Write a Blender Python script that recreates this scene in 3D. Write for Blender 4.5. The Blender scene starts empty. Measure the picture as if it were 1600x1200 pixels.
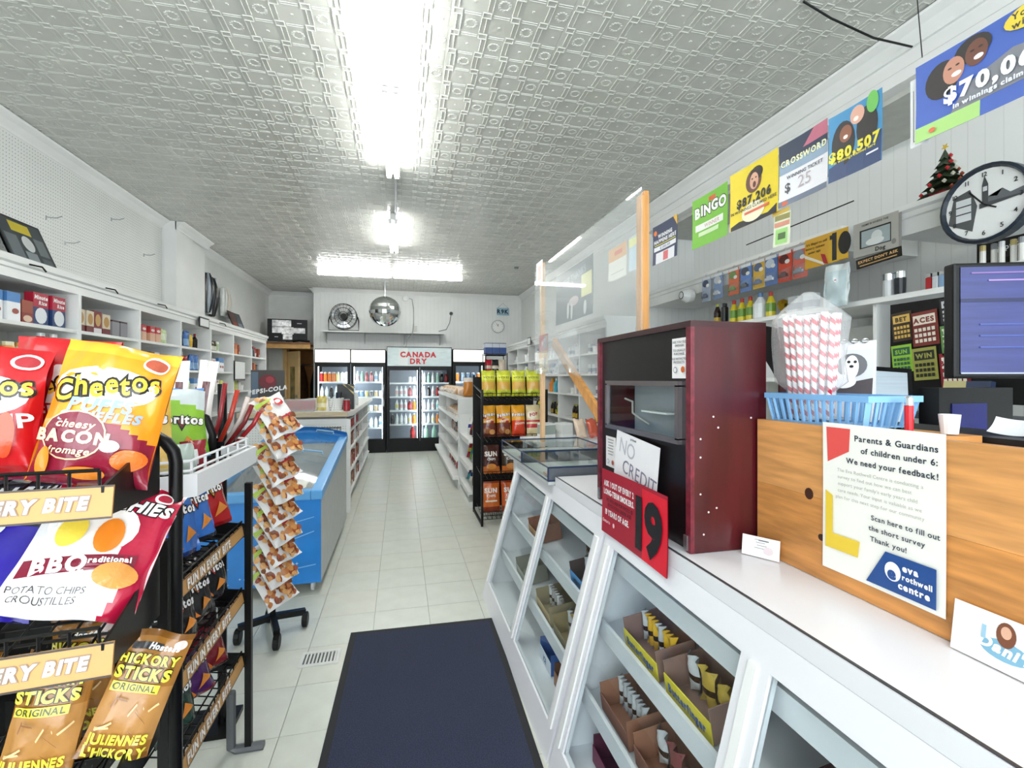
import bpy, bmesh, math, random
from mathutils import Vector, Matrix

scene = bpy.context.scene
COL = scene.collection
R = math.radians
random.seed(11)

# ------------------------------------------------------------------ camera
cam_data = bpy.data.cameras.new('camera')
cam_data.sensor_width = 36.0
cam_data.lens = 735.0 / 1600.0 * 36.0
cam_data.shift_y = -8.0 / 1600.0
cam_data.clip_start = 0.02
camera = bpy.data.objects.new('camera', cam_data)
camera.location = (0, 0, 1.36)
camera.rotation_euler = (R(90), 0, -math.atan(174.0 / 735.0))
COL.objects.link(camera)
scene.camera = camera

# ------------------------------------------------------------------ world, daylight, exposure
world = bpy.data.worlds.new('sky')
scene.world = world
world.use_nodes = True
bg = world.node_tree.nodes['Background']
bg.inputs[0].default_value = (0.86, 0.93, 1.0, 1)
bg.inputs[1].default_value = 1.2
day = bpy.data.lights.new('storefront_daylight', 'AREA')
day.shape = 'RECTANGLE'
day.size = 4.4
day.size_y = 2.2
day.energy = 44
day.color = (0.93, 0.97, 1.0)
dayo = bpy.data.objects.new('storefront_daylight', day)
dayo.location = (0.0, -1.42, 1.75)
dayo.rotation_euler = (R(90), 0, 0)
COL.objects.link(dayo)
vs = scene.view_settings
vs.view_transform = 'Standard'
vs.look = 'None'
vs.gamma = 1.0
vs.use_curve_mapping = False
vs.exposure = 1.3

# ------------------------------------------------------------------ materials
MATS = {}
def lin(c):
    return c / 12.92 if c <= 0.04045 else ((c + 0.055) / 1.055) ** 2.4
def hx(s):
    s = s.lstrip('#')
    return tuple(lin(int(s[i:i + 2], 16) / 255.0) for i in (0, 2, 4))

def mat(name, col='#cccccc', rough=0.5, metal=0.0, noise=0.06, scale=14.0, bump=0.0, emit=0.0, coat=0.0, spec=0.5, stretch=None):
    if name in MATS:
        return MATS[name]
    m = bpy.data.materials.new(name)
    m.use_nodes = True
    nt = m.node_tree
    b = nt.nodes['Principled BSDF']
    c = hx(col) if isinstance(col, str) else col
    b.inputs['Roughness'].default_value = rough
    b.inputs['Metallic'].default_value = metal
    b.inputs['Specular IOR Level'].default_value = spec
    if coat:
        b.inputs['Coat Weight'].default_value = coat
        b.inputs['Coat Roughness'].default_value = 0.12
    tc = nt.nodes.new('ShaderNodeTexCoord')
    no = nt.nodes.new('ShaderNodeTexNoise')
    no.inputs['Scale'].default_value = scale
    no.inputs['Detail'].default_value = 3
    if stretch:
        mp = nt.nodes.new('ShaderNodeMapping')
        mp.inputs['Scale'].default_value = stretch
        nt.links.new(tc.outputs['Object'], mp.inputs['Vector'])
        nt.links.new(mp.outputs['Vector'], no.inputs['Vector'])
    else:
        nt.links.new(tc.outputs['Object'], no.inputs['Vector'])
    rp = nt.nodes.new('ShaderNodeValToRGB')
    rp.color_ramp.elements[0].position = 0.3
    rp.color_ramp.elements[1].position = 0.7
    rp.color_ramp.elements[0].color = tuple(v * (1 - noise) for v in c) + (1,)
    rp.color_ramp.elements[1].color = tuple(min(1, v * (1 + noise)) for v in c) + (1,)
    nt.links.new(no.outputs['Fac'], rp.inputs['Fac'])
    nt.links.new(rp.outputs['Color'], b.inputs['Base Color'])
    if bump:
        bp = nt.nodes.new('ShaderNodeBump')
        bp.inputs['Strength'].default_value = bump
        bp.inputs['Distance'].default_value = 0.004
        nt.links.new(no.outputs['Fac'], bp.inputs['Height'])
        nt.links.new(bp.outputs['Normal'], b.inputs['Normal'])
    if emit:
        b.inputs['Emission Color'].default_value = c + (1,)
        b.inputs['Emission Strength'].default_value = emit
    MATS[name] = m
    return m

def clear(name, tint=(0.95, 0.98, 0.98), ior=1.35, rough=0.04, haze=0.0):
    if name in MATS:
        return MATS[name]
    m = bpy.data.materials.new(name)
    m.use_nodes = True
    nt = m.node_tree
    nt.nodes.clear()
    out = nt.nodes.new('ShaderNodeOutputMaterial')
    tr = nt.nodes.new('ShaderNodeBsdfTransparent')
    tr.inputs[0].default_value = tint + (1,)
    gl = nt.nodes.new('ShaderNodeBsdfGlossy')
    gl.inputs['Roughness'].default_value = rough
    fr = nt.nodes.new('ShaderNodeFresnel')
    fr.inputs[0].default_value = ior
    mx = nt.nodes.new('ShaderNodeMixShader')
    ge = nt.nodes.new('ShaderNodeNewGeometry')
    iv = nt.nodes.new('ShaderNodeMath'); iv.operation = 'SUBTRACT'; iv.inputs[0].default_value = 1.0
    nt.links.new(ge.outputs['Backfacing'], iv.inputs[1])
    ml = nt.nodes.new('ShaderNodeMath'); ml.operation = 'MULTIPLY'
    nt.links.new(fr.outputs[0], ml.inputs[0]); nt.links.new(iv.outputs[0], ml.inputs[1])
    nt.links.new(ml.outputs[0], mx.inputs[0])
    nt.links.new(tr.outputs[0], mx.inputs[1])
    nt.links.new(gl.outputs[0], mx.inputs[2])
    last = mx
    if haze:
        df = nt.nodes.new('ShaderNodeBsdfDiffuse')
        df.inputs[0].default_value = (0.9, 0.92, 0.92, 1)
        m2 = nt.nodes.new('ShaderNodeMixShader')
        m2.inputs[0].default_value = haze
        nt.links.new(mx.outputs[0], m2.inputs[1])
        nt.links.new(df.outputs[0], m2.inputs[2])
        last = m2
    nt.links.new(last.outputs[0], out.inputs[0])
    MATS[name] = m
    return m

def pattern_mat(name, base, dark, kind, pitch, width, rough=0.5):
    """pegboard holes (kind 'dots') or tongue-and-groove boards (kind 'grooves') in object space"""
    if name in MATS:
        return MATS[name]
    m = mat(name, base, rough, noise=0.025, scale=3)
    nt = m.node_tree
    b = nt.nodes['Principled BSDF']
    ramp = [n for n in nt.nodes if n.type == 'VALTORGB'][0]
    tc = [n for n in nt.nodes if n.type == 'TEX_COORD'][0]
    sp = nt.nodes.new('ShaderNodeSeparateXYZ')
    nt.links.new(tc.outputs['Object'], sp.inputs[0])
    def mth(op, a, bb=None):
        n = nt.nodes.new('ShaderNodeMath')
        n.operation = op
        for i, v in enumerate((a, bb)):
            if v is None:
                continue
            if isinstance(v, (int, float)):
                n.inputs[i].default_value = v
            else:
                nt.links.new(v, n.inputs[i])
        return n.outputs[0]
    def cell(o):
        return mth('ABSOLUTE', mth('SUBTRACT', mth('FRACT', mth('MULTIPLY', o, 1.0 / pitch)), 0.5))
    hor = mth('ADD', sp.outputs[0], sp.outputs[1])
    if kind == 'dots':
        a, c2 = cell(hor), cell(sp.outputs[2])
        d = mth('SQRT', mth('ADD', mth('MULTIPLY', a, a), mth('MULTIPLY', c2, c2)))
        fac = mth('LESS_THAN', d, width)
    else:
        fac = mth('LESS_THAN', cell(hor), width)
    mx = nt.nodes.new('ShaderNodeMixRGB')
    nt.links.new(fac, mx.inputs[0])
    nt.links.new(ramp.outputs[0], mx.inputs[1])
    mx.inputs[2].default_value = hx(dark) + (1,)
    nt.links.new(mx.outputs[0], b.inputs['Base Color'])
    bp = nt.nodes.new('ShaderNodeBump')
    bp.inputs['Strength'].default_value = 0.6
    bp.inputs['Distance'].default_value = 0.003
    bp.invert = True
    nt.links.new(fac, bp.inputs['Height'])
    nt.links.new(bp.outputs[0], b.inputs['Normal'])
    return m

def stripe_mat(name, base, col, freq, twist=0.0, axis=2):
    if name in MATS:
        return MATS[name]
    m = mat(name, base, 0.5, noise=0.02)
    nt = m.node_tree
    b = nt.nodes['Principled BSDF']
    ramp = [n for n in nt.nodes if n.type == 'VALTORGB'][0]
    tc = [n for n in nt.nodes if n.type == 'TEX_COORD'][0]
    sp = nt.nodes.new('ShaderNodeSeparateXYZ')
    nt.links.new(tc.outputs['Object'], sp.inputs[0])
    at = nt.nodes.new('ShaderNodeMath'); at.operation = 'ARCTAN2'
    nt.links.new(sp.outputs[1], at.inputs[0]); nt.links.new(sp.outputs[0], at.inputs[1])
    ml = nt.nodes.new('ShaderNodeMath'); ml.operation = 'MULTIPLY'; ml.inputs[1].default_value = twist / (2 * math.pi)
    nt.links.new(at.outputs[0], ml.inputs[0])
    ad = nt.nodes.new('ShaderNodeMath'); ad.operation = 'MULTIPLY_ADD'; ad.inputs[1].default_value = freq
    nt.links.new(sp.outputs[axis], ad.inputs[0]); nt.links.new(ml.outputs[0], ad.inputs[2])
    fr = nt.nodes.new('ShaderNodeMath'); fr.operation = 'FRACT'; nt.links.new(ad.outputs[0], fr.inputs[0])
    lt = nt.nodes.new('ShaderNodeMath'); lt.operation = 'LESS_THAN'; lt.inputs[1].default_value = 0.42
    nt.links.new(fr.outputs[0], lt.inputs[0])
    mx = nt.nodes.new('ShaderNodeMixRGB')
    nt.links.new(lt.outputs[0], mx.inputs[0]); nt.links.new(ramp.outputs[0], mx.inputs[1])
    mx.inputs[2].default_value = hx(col) + (1,)
    nt.links.new(mx.outputs[0], b.inputs['Base Color'])
    return m

def ink(col, rough=0.4):
    return mat('ink_' + col.lstrip('#'), col, rough, noise=0.02)
def foil(col):
    return mat('foil_' + col.lstrip('#'), col, 0.24, noise=0.08, scale=16, coat=0.3, bump=0.9)
def paint(col, rough=0.45):
    return mat('paint_' + col.lstrip('#'), col, rough, noise=0.04, scale=5)
WHITE = mat('white_paint', '#e9eae8', 0.45, noise=0.03, scale=4)
OFFWHITE = mat('aged_white_paint', '#dfe0dc', 0.5, noise=0.05, scale=6)
BLACK = mat('black_metal', '#050506', 0.38, noise=0.15, scale=30, spec=0.3)
BLKPLAST = mat('black_plastic', '#08090a', 0.45, noise=0.1, spec=0.3)
WIRE = mat('black_wire', '#070708', 0.35, noise=0.1, spec=0.35)
CHROME = mat('chrome', '#d8dadc', 0.12, metal=1.0, noise=0.03)
STEEL = mat('brushed_steel', '#b9bcbf', 0.3, metal=0.9, noise=0.06)
GLASS = clear('clear_glass')
PLASTIC = clear('clear_plastic', (0.96, 0.97, 0.97), 1.4, 0.1, 0.1)
PLEXI = clear('acrylic_sheet', (0.96, 0.98, 0.98), 1.3, 0.03, 0.13)
TUBE = mat('lit_tube', (1.0, 1.0, 0.98), 0.5, noise=0.0, emit=15.0)
PINE = mat('pine_wood', '#c98a4b', 0.42, noise=0.28, scale=5, stretch=(1, 1.0, 9))
TAN = mat('tan_timber', '#cf9350', 0.5, noise=0.16, scale=6, stretch=(8, 8, 1))
PALEWOOD = mat('pale_timber', '#e2b98c', 0.5, noise=0.1, scale=6, stretch=(8, 8, 1))
CARD = mat('cardboard', '#9b7358', 0.8, noise=0.08)
PAPER = mat('white_paper', '#f2f2ef', 0.6, noise=0.015)

# ------------------------------------------------------------------ mesh helpers
class MB:
    def __init__(s):
        s.v, s.f, s.m = [], [], []
    def add(s, vs, fs, m=0, M=None):
        o = len(s.v)
        for p in vs:
            p = Vector(p)
            s.v.append(M @ p if M else p)
        for i, f in enumerate(fs):
            s.f.append([o + k for k in f])
            s.m.append(m[i] if isinstance(m, (list, tuple)) else m)
        return s
    def box(s, x0, x1, y0, y1, z0, z1, m=0, M=None):
        vs = [(x, y, z) for z in (z0, z1) for y in (y0, y1) for x in (x0, x1)]
        fs = [(0, 2, 3, 1), (4, 5, 7, 6), (0, 1, 5, 4), (2, 6, 7, 3), (0, 4, 6, 2), (1, 3, 7, 5)]
        return s.add(vs, fs, m, M)
    def cbox(s, c, d, m=0, M=None):
        return s.box(c[0] - d[0] / 2, c[0] + d[0] / 2, c[1] - d[1] / 2, c[1] + d[1] / 2, c[2] - d[2] / 2, c[2] + d[2] / 2, m, M)
    def bar(s, a, b, w, t, m=0, up=(0, 0, 1)):
        """rectangular bar from a to b; w across, t along the up-ish direction"""
        a, b = Vector(a), Vector(b)
        d = (b - a); L = d.length; d.normalize()
        u = Vector(up)
        if abs(u.dot(d)) > 0.98:
            u = Vector((1, 0, 0))
        x = d.cross(u).normalized(); y = x.cross(d).normalized()
        vs = []
        for p in (a, b):
            for sx, sy in ((-1, -1), (1, -1), (1, 1), (-1, 1)):
                vs.append(p + x * sx * w / 2 + y * sy * t / 2)
        return s.add(vs, [(3, 2, 1, 0), (4, 5, 6, 7), (0, 1, 5, 4), (1, 2, 6, 5), (2, 3, 7, 6), (3, 0, 4, 7)], m)
    def tube(s, pts, r, n=8, m=0, closed=False):
        pts = [Vector(p) for p in pts]
        rings = []
        N = len(pts)
        ref = None
        for i, p in enumerate(pts):
            if closed:
                d = pts[(i + 1) % N] - pts[i - 1]
            else:
                d = pts[min(i + 1, N - 1)] - pts[max(i - 1, 0)]
            d.normalize()
            if ref is None:
                ref = Vector((0, 0, 1)) if abs(d.z) < 0.9 else Vector((1, 0, 0))
            x = d.cross(ref)
            if x.length < 1e-4:
                x = d.cross(Vector((0, 1, 0)))
            x.normalize(); y = d.cross(x).normalized(); ref = x.cross(d) if False else ref
            rr = r[i] if isinstance(r, (list, tuple)) else r
            rings.append([p + (x * math.cos(2 * math.pi * k / n) + y * math.sin(2 * math.pi * k / n)) * rr for k in range(n)])
        o = len(s.v)
        for rg in rings:
            s.v.extend(rg)
        for i in range(N if closed else N - 1):
            j = (i + 1) % N
            for k in range(n):
                s.f.append([o + i * n + k, o + i * n + (k + 1) % n, o + j * n + (k + 1) % n, o + j * n + k]); s.m.append(m)
        if not closed:
            s.f.append([o + k for k in range(n)]); s.m.append(m)
            s.f.append([o + (N - 1) * n + k for k in reversed(range(n))]); s.m.append(m)
        return s
    def lathe(s, prof, n=14, c=(0, 0, 0), m=0, M=None):
        """prof: list of (r, z[, material for the band above])"""
        vs, fs, ms = [], [], []
        for q in prof:
            for k in range(n):
                a = 2 * math.pi * k / n
                vs.append((c[0] + q[0] * math.cos(a), c[1] + q[0] * math.sin(a), c[2] + q[1]))
        for i in range(len(prof) - 1):
            mm = prof[i][2] if len(prof[i]) > 2 else m
            for k in range(n):
                fs.append((i * n + k, i * n + (k + 1) % n, (i + 1) * n + (k + 1) % n, (i + 1) * n + k)); ms.append(mm)
        fs.append(tuple(reversed(range(n)))); ms.append(ms[0])
        L = (len(prof) - 1) * n
        fs.append(tuple(L + k for k in range(n))); ms.append(ms[-2])
        return s.add(vs, fs, ms, M)
    def grid(s, fn, nu, nv, m=0, flip=False):
        o = len(s.v)
        for j in range(nv + 1):
            for i in range(nu + 1):
                s.v.append(Vector(fn(i / nu, j / nv)))
        for j in range(nv):
            for i in range(nu):
                a = o + j * (nu + 1) + i
                q = [a, a + 1, a + nu + 2, a + nu + 1]
                s.f.append(q[::-1] if flip else q)
                s.m.append(m((i + 0.5) / nu, (j + 0.5) / nv) if callable(m) else m)
        return s
    def prism(s, poly, a, b, axis='y', m=0):
        """extrude a 2D outline; axis y: outline is (x,z); axis x: (y,z); axis z: (x,y)"""
        def mk(p, t):
            return {'y': (p[0], t, p[1]), 'x': (t, p[0], p[1]), 'z': (p[0], p[1], t)}[axis]
        n = len(poly)
        vs = [mk(p, a) for p in poly] + [mk(p, b) for p in poly]
        fs = [tuple(range(n)), tuple(reversed(range(n, 2 * n)))] + [(i, i + n, (i + 1) % n + n, (i + 1) % n) for i in range(n)]
        return s.add(vs, fs, m)
    def build(s, name, mats, parent=None, smooth=False, loc=None, rot=None, bevel=0.0):
        me = bpy.data.meshes.new(name)
        me.from_pydata([tuple(p) for p in s.v], [], s.f)
        for q in (mats if isinstance(mats, (list, tuple)) else [mats]):
            me.materials.append(q)
        me.polygons.foreach_set('material_index', s.m)
        bm = bmesh.new(); bm.from_mesh(me)
        bmesh.ops.recalc_face_normals(bm, faces=bm.faces)
        if bevel:
            es = [e for e in bm.edges if len(e.link_faces) == 2 and e.calc_face_angle(0) > 0.6]
            bmesh.ops.bevel(bm, geom=es, offset=bevel, segments=2, affect='EDGES', profile=0.6)
        bm.to_mesh(me); bm.free()
        if smooth:
            me.polygons.foreach_set('use_smooth', [True] * len(me.polygons))
        o = bpy.data.objects.new(name, me)
        COL.objects.link(o)
        if parent:
            o.parent = parent
        if loc:
            o.location = loc
        if rot:
            o.rotation_euler = rot
        return o

def tag(o, label=None, cat=None, group=None, kind=None):
    if label: o['label'] = label
    if cat: o['category'] = cat
    if group: o['group'] = group
    if kind: o['kind'] = kind
    return o
def thing(name, label, cat, loc=(0, 0, 0), rot=(0, 0, 0), group=None):
    o = bpy.data.objects.new(name, None)
    o.empty_display_size = 0.05
    COL.objects.link(o)
    o.location = loc; o.rotation_euler = rot
    return tag(o, label, cat, group)
def struct(name, mb, mats, **k):
    return tag(mb.build(name, mats, **k), kind='structure')
KIDS = {}
def dup(o, loc=None, rot=None, label=None, group=None, parent=None, scale=None):
    c = o.copy(); COL.objects.link(c); c.parent = parent
    if loc: c.location = loc
    if rot: c.rotation_euler = rot
    if scale: c.scale = scale
    if label: c['label'] = label
    if group: c['group'] = group
    for ch in o.children:
        dup(ch, parent=c)
    return c
ORD = ['first', 'second', 'third', 'fourth', 'fifth', 'sixth', 'seventh', 'eighth', 'ninth', 'tenth', 'eleventh', 'twelfth', 'thirteenth', 'fourteenth', 'fifteenth', 'sixteenth']

# ------------------------------------------------------------------ lettering
GL = {}
def make_glyphs():
    chars = "ABCDEFGHIJKLMNOPQRSTUVWXYZabcdefghijklmnopqrstuvwxyz0123456789$&,.:!'/-%#"
    obs = []
    for bold in (0, 1, 2, 3):
        for ch in chars:
            cu = bpy.data.curves.new('g', 'FONT')
            cu.body = ch; cu.size = 1.0; cu.resolution_u = 3
            cu.offset = (0.0, 0.022, 0.05, 0.105)[bold]
            ob = bpy.data.objects.new('g', cu)
            COL.objects.link(ob)
            obs.append((ch, bold, ob))
    dg = bpy.context.evaluated_depsgraph_get()
    for ch, bold, ob in obs:
        ev = ob.evaluated_get(dg)
        me = ev.to_mesh()
        vs = [(v.co.x, v.co.y) for v in me.vertices]
        fs = [tuple(p.vertices) for p in me.polygons]
        GL[(ch, bold)] = (vs, fs, max([v[0] for v in vs] or [0.3]))
        ev.to_mesh_clear()
    for ch, bold, ob in obs:
        cu = ob.data
        bpy.data.objects.remove(ob)
        bpy.data.curves.remove(cu)
make_glyphs()

def text_geo(s, size, bold=1, shear=0.0, sx=1.0, bounce=0.0, adv=None):
    adv = bold if adv is None else adv
    out, x = [], 0.0
    for i, ch in enumerate(s):
        if ch == ' ':
            x += 0.32; continue
        vs, fs, xm = GL[(ch, bold)]
        xm = GL[(ch, adv)][2]
        dy = bounce * (1 if i % 2 else -1)
        out.append(([(x + a + shear * b, b + dy) for a, b in vs], fs))
        x += xm + 0.045 + 0.022 * adv
    out = [([((a - x / 2) * size * sx, (b - 0.34) * size) for a, b in vs], fs) for vs, fs in out]
    return out

def flat(u, v):
    return Vector((u, 0.0, v))
def put(parent, f, items, eps=0.0006, n=1, maxw=None, gloss=False):
    groups = {}
    items = list(items)
    for k in range(len(items) - 1):      # a word set twice in a row is outlined lettering: make the first its outline
        a, b = items[k], items[k + 1]
        if a[0] == b[0] == 't' and a[1] == b[1]:
            o = dict(b[6]) if len(b) > 6 else {}
            o['ab'] = o.get('b', 1); o['b'] = 3
            items[k] = ('t', b[1], b[2], b[3], b[4], a[5], o)
    for k, it in enumerate(items):
        off = eps * (1 + 0.5 * k) if not gloss else eps + 0.00045 * k
        kind = it[0]
        if kind == 't':
            _, s, u, v, size, col = it[:6]
            o = it[6] if len(it) > 6 else {}
            rot = R(o.get('rot', 0)); c, sn = math.cos(rot), math.sin(rot)
            geo = text_geo(s, size, o.get('b', 1), o.get('sh', 0), o.get('sx', 1), o.get('bo', 0), o.get('ab'))
            ref = text_geo(s, size, o['ab'], o.get('sh', 0), o.get('sx', 1), o.get('bo', 0)) if 'ab' in o else geo
            lim = o.get('w', 2 * (maxw / 2 - abs(u)) if maxw else None)
            if lim:
                xs = [p[0] for vs, fs in ref for p in vs]
                if max(xs) - min(xs) > lim:
                    q = lim / (max(xs) - min(xs))
                    geo = [([(a * q, b * max(q, 0.8)) for a, b in vs], fs) for vs, fs in geo]
            geo = [([(u + a * c - b * sn, v + a * sn + b * c) for a, b in vs], fs) for vs, fs in geo]
            nm = 'lettering'
            if f is not flat and n >= 6:     # finer triangles so the letters follow the curved surface
                fine = []
                for vs, fs in geo:
                    bm = bmesh.new()
                    bv = [bm.verts.new((p[0], p[1], 0)) for p in vs]
                    for q in fs:
                        try:
                            bm.faces.new([bv[i] for i in q])
                        except ValueError:
                            pass
                    bmesh.ops.triangulate(bm, faces=bm.faces)
                    for _ in range(2):
                        es = [e for e in bm.edges if e.calc_length() > 0.007]
                        if es:
                            bmesh.ops.subdivide_edges(bm, edges=es, cuts=1)
                            bmesh.ops.triangulate(bm, faces=bm.faces)
                    bm.verts.index_update()
                    fine.append(([(v.co.x, v.co.y) for v in bm.verts], [[v.index for v in q.verts] for q in bm.faces]))
                    bm.free()
                geo = fine
        elif kind == 'r':
            _, u0, u1, v0, v1, col = it
            g = MB().grid(lambda a, b: (u0 + (u1 - u0) * a, v0 + (v1 - v0) * b, 0), n, n)
            geo = [([(p.x, p.y) for p in g.v], g.f)]; nm = 'printed_panel'
        elif kind == 'e':
            _, cu, cv, ru, rv, col = it
            N = 20; rings = max(1, n // 2)
            vs, fs = [(cu, cv)], []
            for j in range(1, rings + 1):
                for i in range(N):
                    a = 2 * math.pi * i / N
                    vs.append((cu + ru * j / rings * math.cos(a), cv + rv * j / rings * math.sin(a)))
            for i in range(N):
                fs.append((0, 1 + i, 1 + (i + 1) % N))
            for j in range(1, rings):
                for i in range(N):
                    a, b = 1 + (j - 1) * N, 1 + j * N
                    fs.append((a + i, b + i, b + (i + 1) % N, a + (i + 1) % N))
            geo = [(vs, fs)]; nm = 'printed_panel'
        else:
            _, pts, col = it
            bm = bmesh.new()
            bm.faces.new([bm.verts.new((p[0], p[1], 0)) for p in pts])
            bmesh.ops.triangulate(bm, faces=bm.faces)
            if n > 1:
                bmesh.ops.subdivide_edges(bm, edges=bm.edges, cuts=max(1, n // 3), use_grid_fill=True)
            bm.verts.index_update()
            geo = [([(v.co.x, v.co.y) for v in bm.verts], [[v.index for v in q.verts] for q in bm.faces])]
            bm.free(); nm = 'printed_panel'
        mb = groups.setdefault((nm, col, k if len(items) <= 30 else 0), MB())
        for vs, fs in geo:
            P = []
            for a, b in vs:
                if f is flat:
                    P.append(Vector((a, -off, b)))
                else:
                    e = 0.006 if gloss else 0.002
                    p = f(a, b)
                    nn = (f(a + e, b) - f(a - e, b)).cross(f(a, b + e) - f(a, b - e))
                    nn.normalize()
                    P.append(p + nn * off)
            o = len(mb.v); mb.v.extend(P)
            for q in fs:
                mb.f.append([o + t for t in q]); mb.m.append(0)
    for (nm, col, _k), mb in groups.items():
        o = build_raw(nm, mb, (foil(col) if gloss else ink(col)) if isinstance(col, str) else col, parent)
        if len(items) > 30:
            o['kind'] = 'stuff'
def build_raw(name, mb, m, parent):
    me = bpy.data.meshes.new(name)
    me.from_pydata([tuple(p) for p in mb.v], [], mb.f)
    me.materials.append(m)
    o = bpy.data.objects.new(name, me)
    COL.objects.link(o); o.parent = parent
    return o

# ------------------------------------------------------------------ generic makers
def sheet(name, w, h, col, items, label, cat, loc, rot, group=None, curl=0.0, t=0.0008, skew=0.0):
    """paper or card: base edge centred on the origin, front towards -y"""
    def f(u, v):
        return Vector((u + skew * v, -curl * (2 * u / w) ** 2 + curl * 0.7 * math.sin(v / h * 2.6), v))
    mb = MB()
    n = 8 if curl else 1
    mb.grid(lambda a, b: f((a - 0.5) * w, b * h), n, n)
    mb.grid(lambda a, b: f((a - 0.5) * w, b * h) + Vector((0, t, 0)), n, n, flip=True)
    o = mb.build(name, ink(col) if isinstance(col, str) else col, loc=loc, rot=rot)
    tag(o, label, cat, group)
    if items:
        put(o, f, items, n=6 if curl else 1, maxw=w * 0.97)
    return o

def bag_fn(w, h, t, seed, sag=0.0):
    rnd = random.Random(seed)
    ph = [rnd.uniform(0, 6.28) for _ in range(6)]
    def dep(u, v):
        a = min(1.0, abs(2 * u / w)); b = min(1.0, max(0.0, v / h))
        g = max(0.0, 1 - a ** 2.6) ** 0.8
        q = max(0.0, 4 * b * (1 - b)) ** 0.5
        q *= 1.0 + sag * (0.5 - b)
        edge = min(1, (1 - q) + a * a * 0.6)
        wr = 0.005 * edge * (math.sin(u / w * 31 + ph[0] + 3 * math.sin(b * 5 + ph[1])) + 0.8 * math.sin(u / w * 17 - b * 9 + ph[2]))
        wr += 0.0042 * math.sin(b * 7 + 5 * u / w + ph[3]) * q + 0.0022 * math.sin(b * 19 + 9 * u / w + ph[4]) * a * q
        return t / 2 * g * q + wr * (w / 0.2) * (0.25 + 0.75 * min(1, q * 1.4))
    def f(u, v, side=-1):
        b = min(1.0, max(0.0, v / h))
        q = max(0.0, 4 * b * (1 - b)) ** 0.5
        x = u * (1 - 0.07 * q)
        d = dep(u, v)
        lean = 0.012 * math.sin(u / w * 9 + ph[5]) * (b ** 8 + (1 - b) ** 8)
        return Vector((x, side * d + lean, v))
    return f
def make_bag(name, w, h, t, cols, region, items, label, cat='chip bag', seed=1, loc=(0, 0, 0), rot=(0, 0, 0), group=None, res=16, sag=0.3):
    loc = (loc[0], loc[1], loc[2] + w / 2 * abs(math.sin(rot[1])) + 0.003)
    f = bag_fn(w, h, t, seed, sag)
    mb = MB()
    mb.grid(lambda a, b: f((a - 0.5) * w, b * h), res, int(res * 1.35), (lambda a, b: region(a - 0.5, b)) if region else 0)
    mb.grid(lambda a, b: f((a - 0.5) * w, b * h, 1) + Vector((0, 0.0015, 0)), res, int(res * 1.35), 0, flip=True)
    o = mb.build(name, [foil(c) for c in cols], smooth=True, loc=loc, rot=rot)
    tag(o, label, cat, group)
    if items:
        put(o, f, items, eps=0.0016, n=9, maxw=w * 0.92, gloss=True)
    return o

def carton_mb(w, d, h, bands, spot=None):
    """box with its front face printed in bands [(v0, v1, material index)]"""
    mb = MB()
    mb.box(-w / 2, w / 2, -d / 2, d / 2, 0, h, 0)
    for k, (a, b, m) in enumerate(bands):
        e = 0.0007 * (1 + k * 0.4)
        mb.box(-w / 2 - e * 0.3, w / 2 + e * 0.3, -d / 2 - e, d / 2, h * a + 0.0006, h * b - 0.0006, m)
    if spot:
        u, v, ru, rv, m = spot
        N = 14
        vs = [(u + ru * math.cos(6.2832 * i / N), -d / 2 - 0.0022, v * h + rv * math.sin(6.2832 * i / N)) for i in range(N)]
        mb.add(vs, [tuple(range(N))], m)
    return mb
# ------------------------------------------------------------------ THE SHELL
CEIL = 3.1
TILE = mat('vinyl_tile', '#c9ccc2', 0.32, noise=0.05, scale=9)
GROUT = mat('tile_joint', '#55584f', 0.8)
floor = struct('floor', MB().box(-2.75, 3.25, -1.6, 11.2, -0.08, -0.006), GROUT)
P = 0.305
X0, Y0 = -0.145, 3.466
tile_mesh = None
rest = MB()
rnd = random.Random(3)
TILES = [TILE, mat('vinyl_tile_warm', '#cacbc0', 0.34, noise=0.05, scale=9), mat('vinyl_tile_cool', '#c8cbc2', 0.3, noise=0.05, scale=9)]
tm = [MB().box(-P / 2 + 0.0011, P / 2 - 0.0011, -P / 2 + 0.0011, P / 2 - 0.0011, -0.006, 0.0) for _ in range(3)]
protos = []
for i in range(-9, 12):
    for j in range(-16, 26):
        x = X0 + (i + 0.5) * P; y = Y0 + (j + 0.5) * P
        if -1.0 < x < 0.95 and 1.3 < y < 9.2:
            k = rnd.randrange(3)
            if len(protos) < 3:
                k = len(protos)
                protos.append(tm[k].build('floor_tile', TILES[k], parent=floor, loc=(x, y, 0)))
            else:
                o = protos[k].copy(); COL.objects.link(o); o.location = (x, y, 0)
        elif -2.75 < x - P / 2 and x + P / 2 < 3.25 and -1.6 < y - P / 2 and y + P / 2 < 11.2:
            rest.box(x - P / 2 + 0.0011, x + P / 2 - 0.0011, y - P / 2 + 0.0011, y + P / 2 - 0.0011, -0.006, 0.0)
tag(rest.build('floor_tiles', TILE, parent=floor), kind='stuff')

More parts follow.
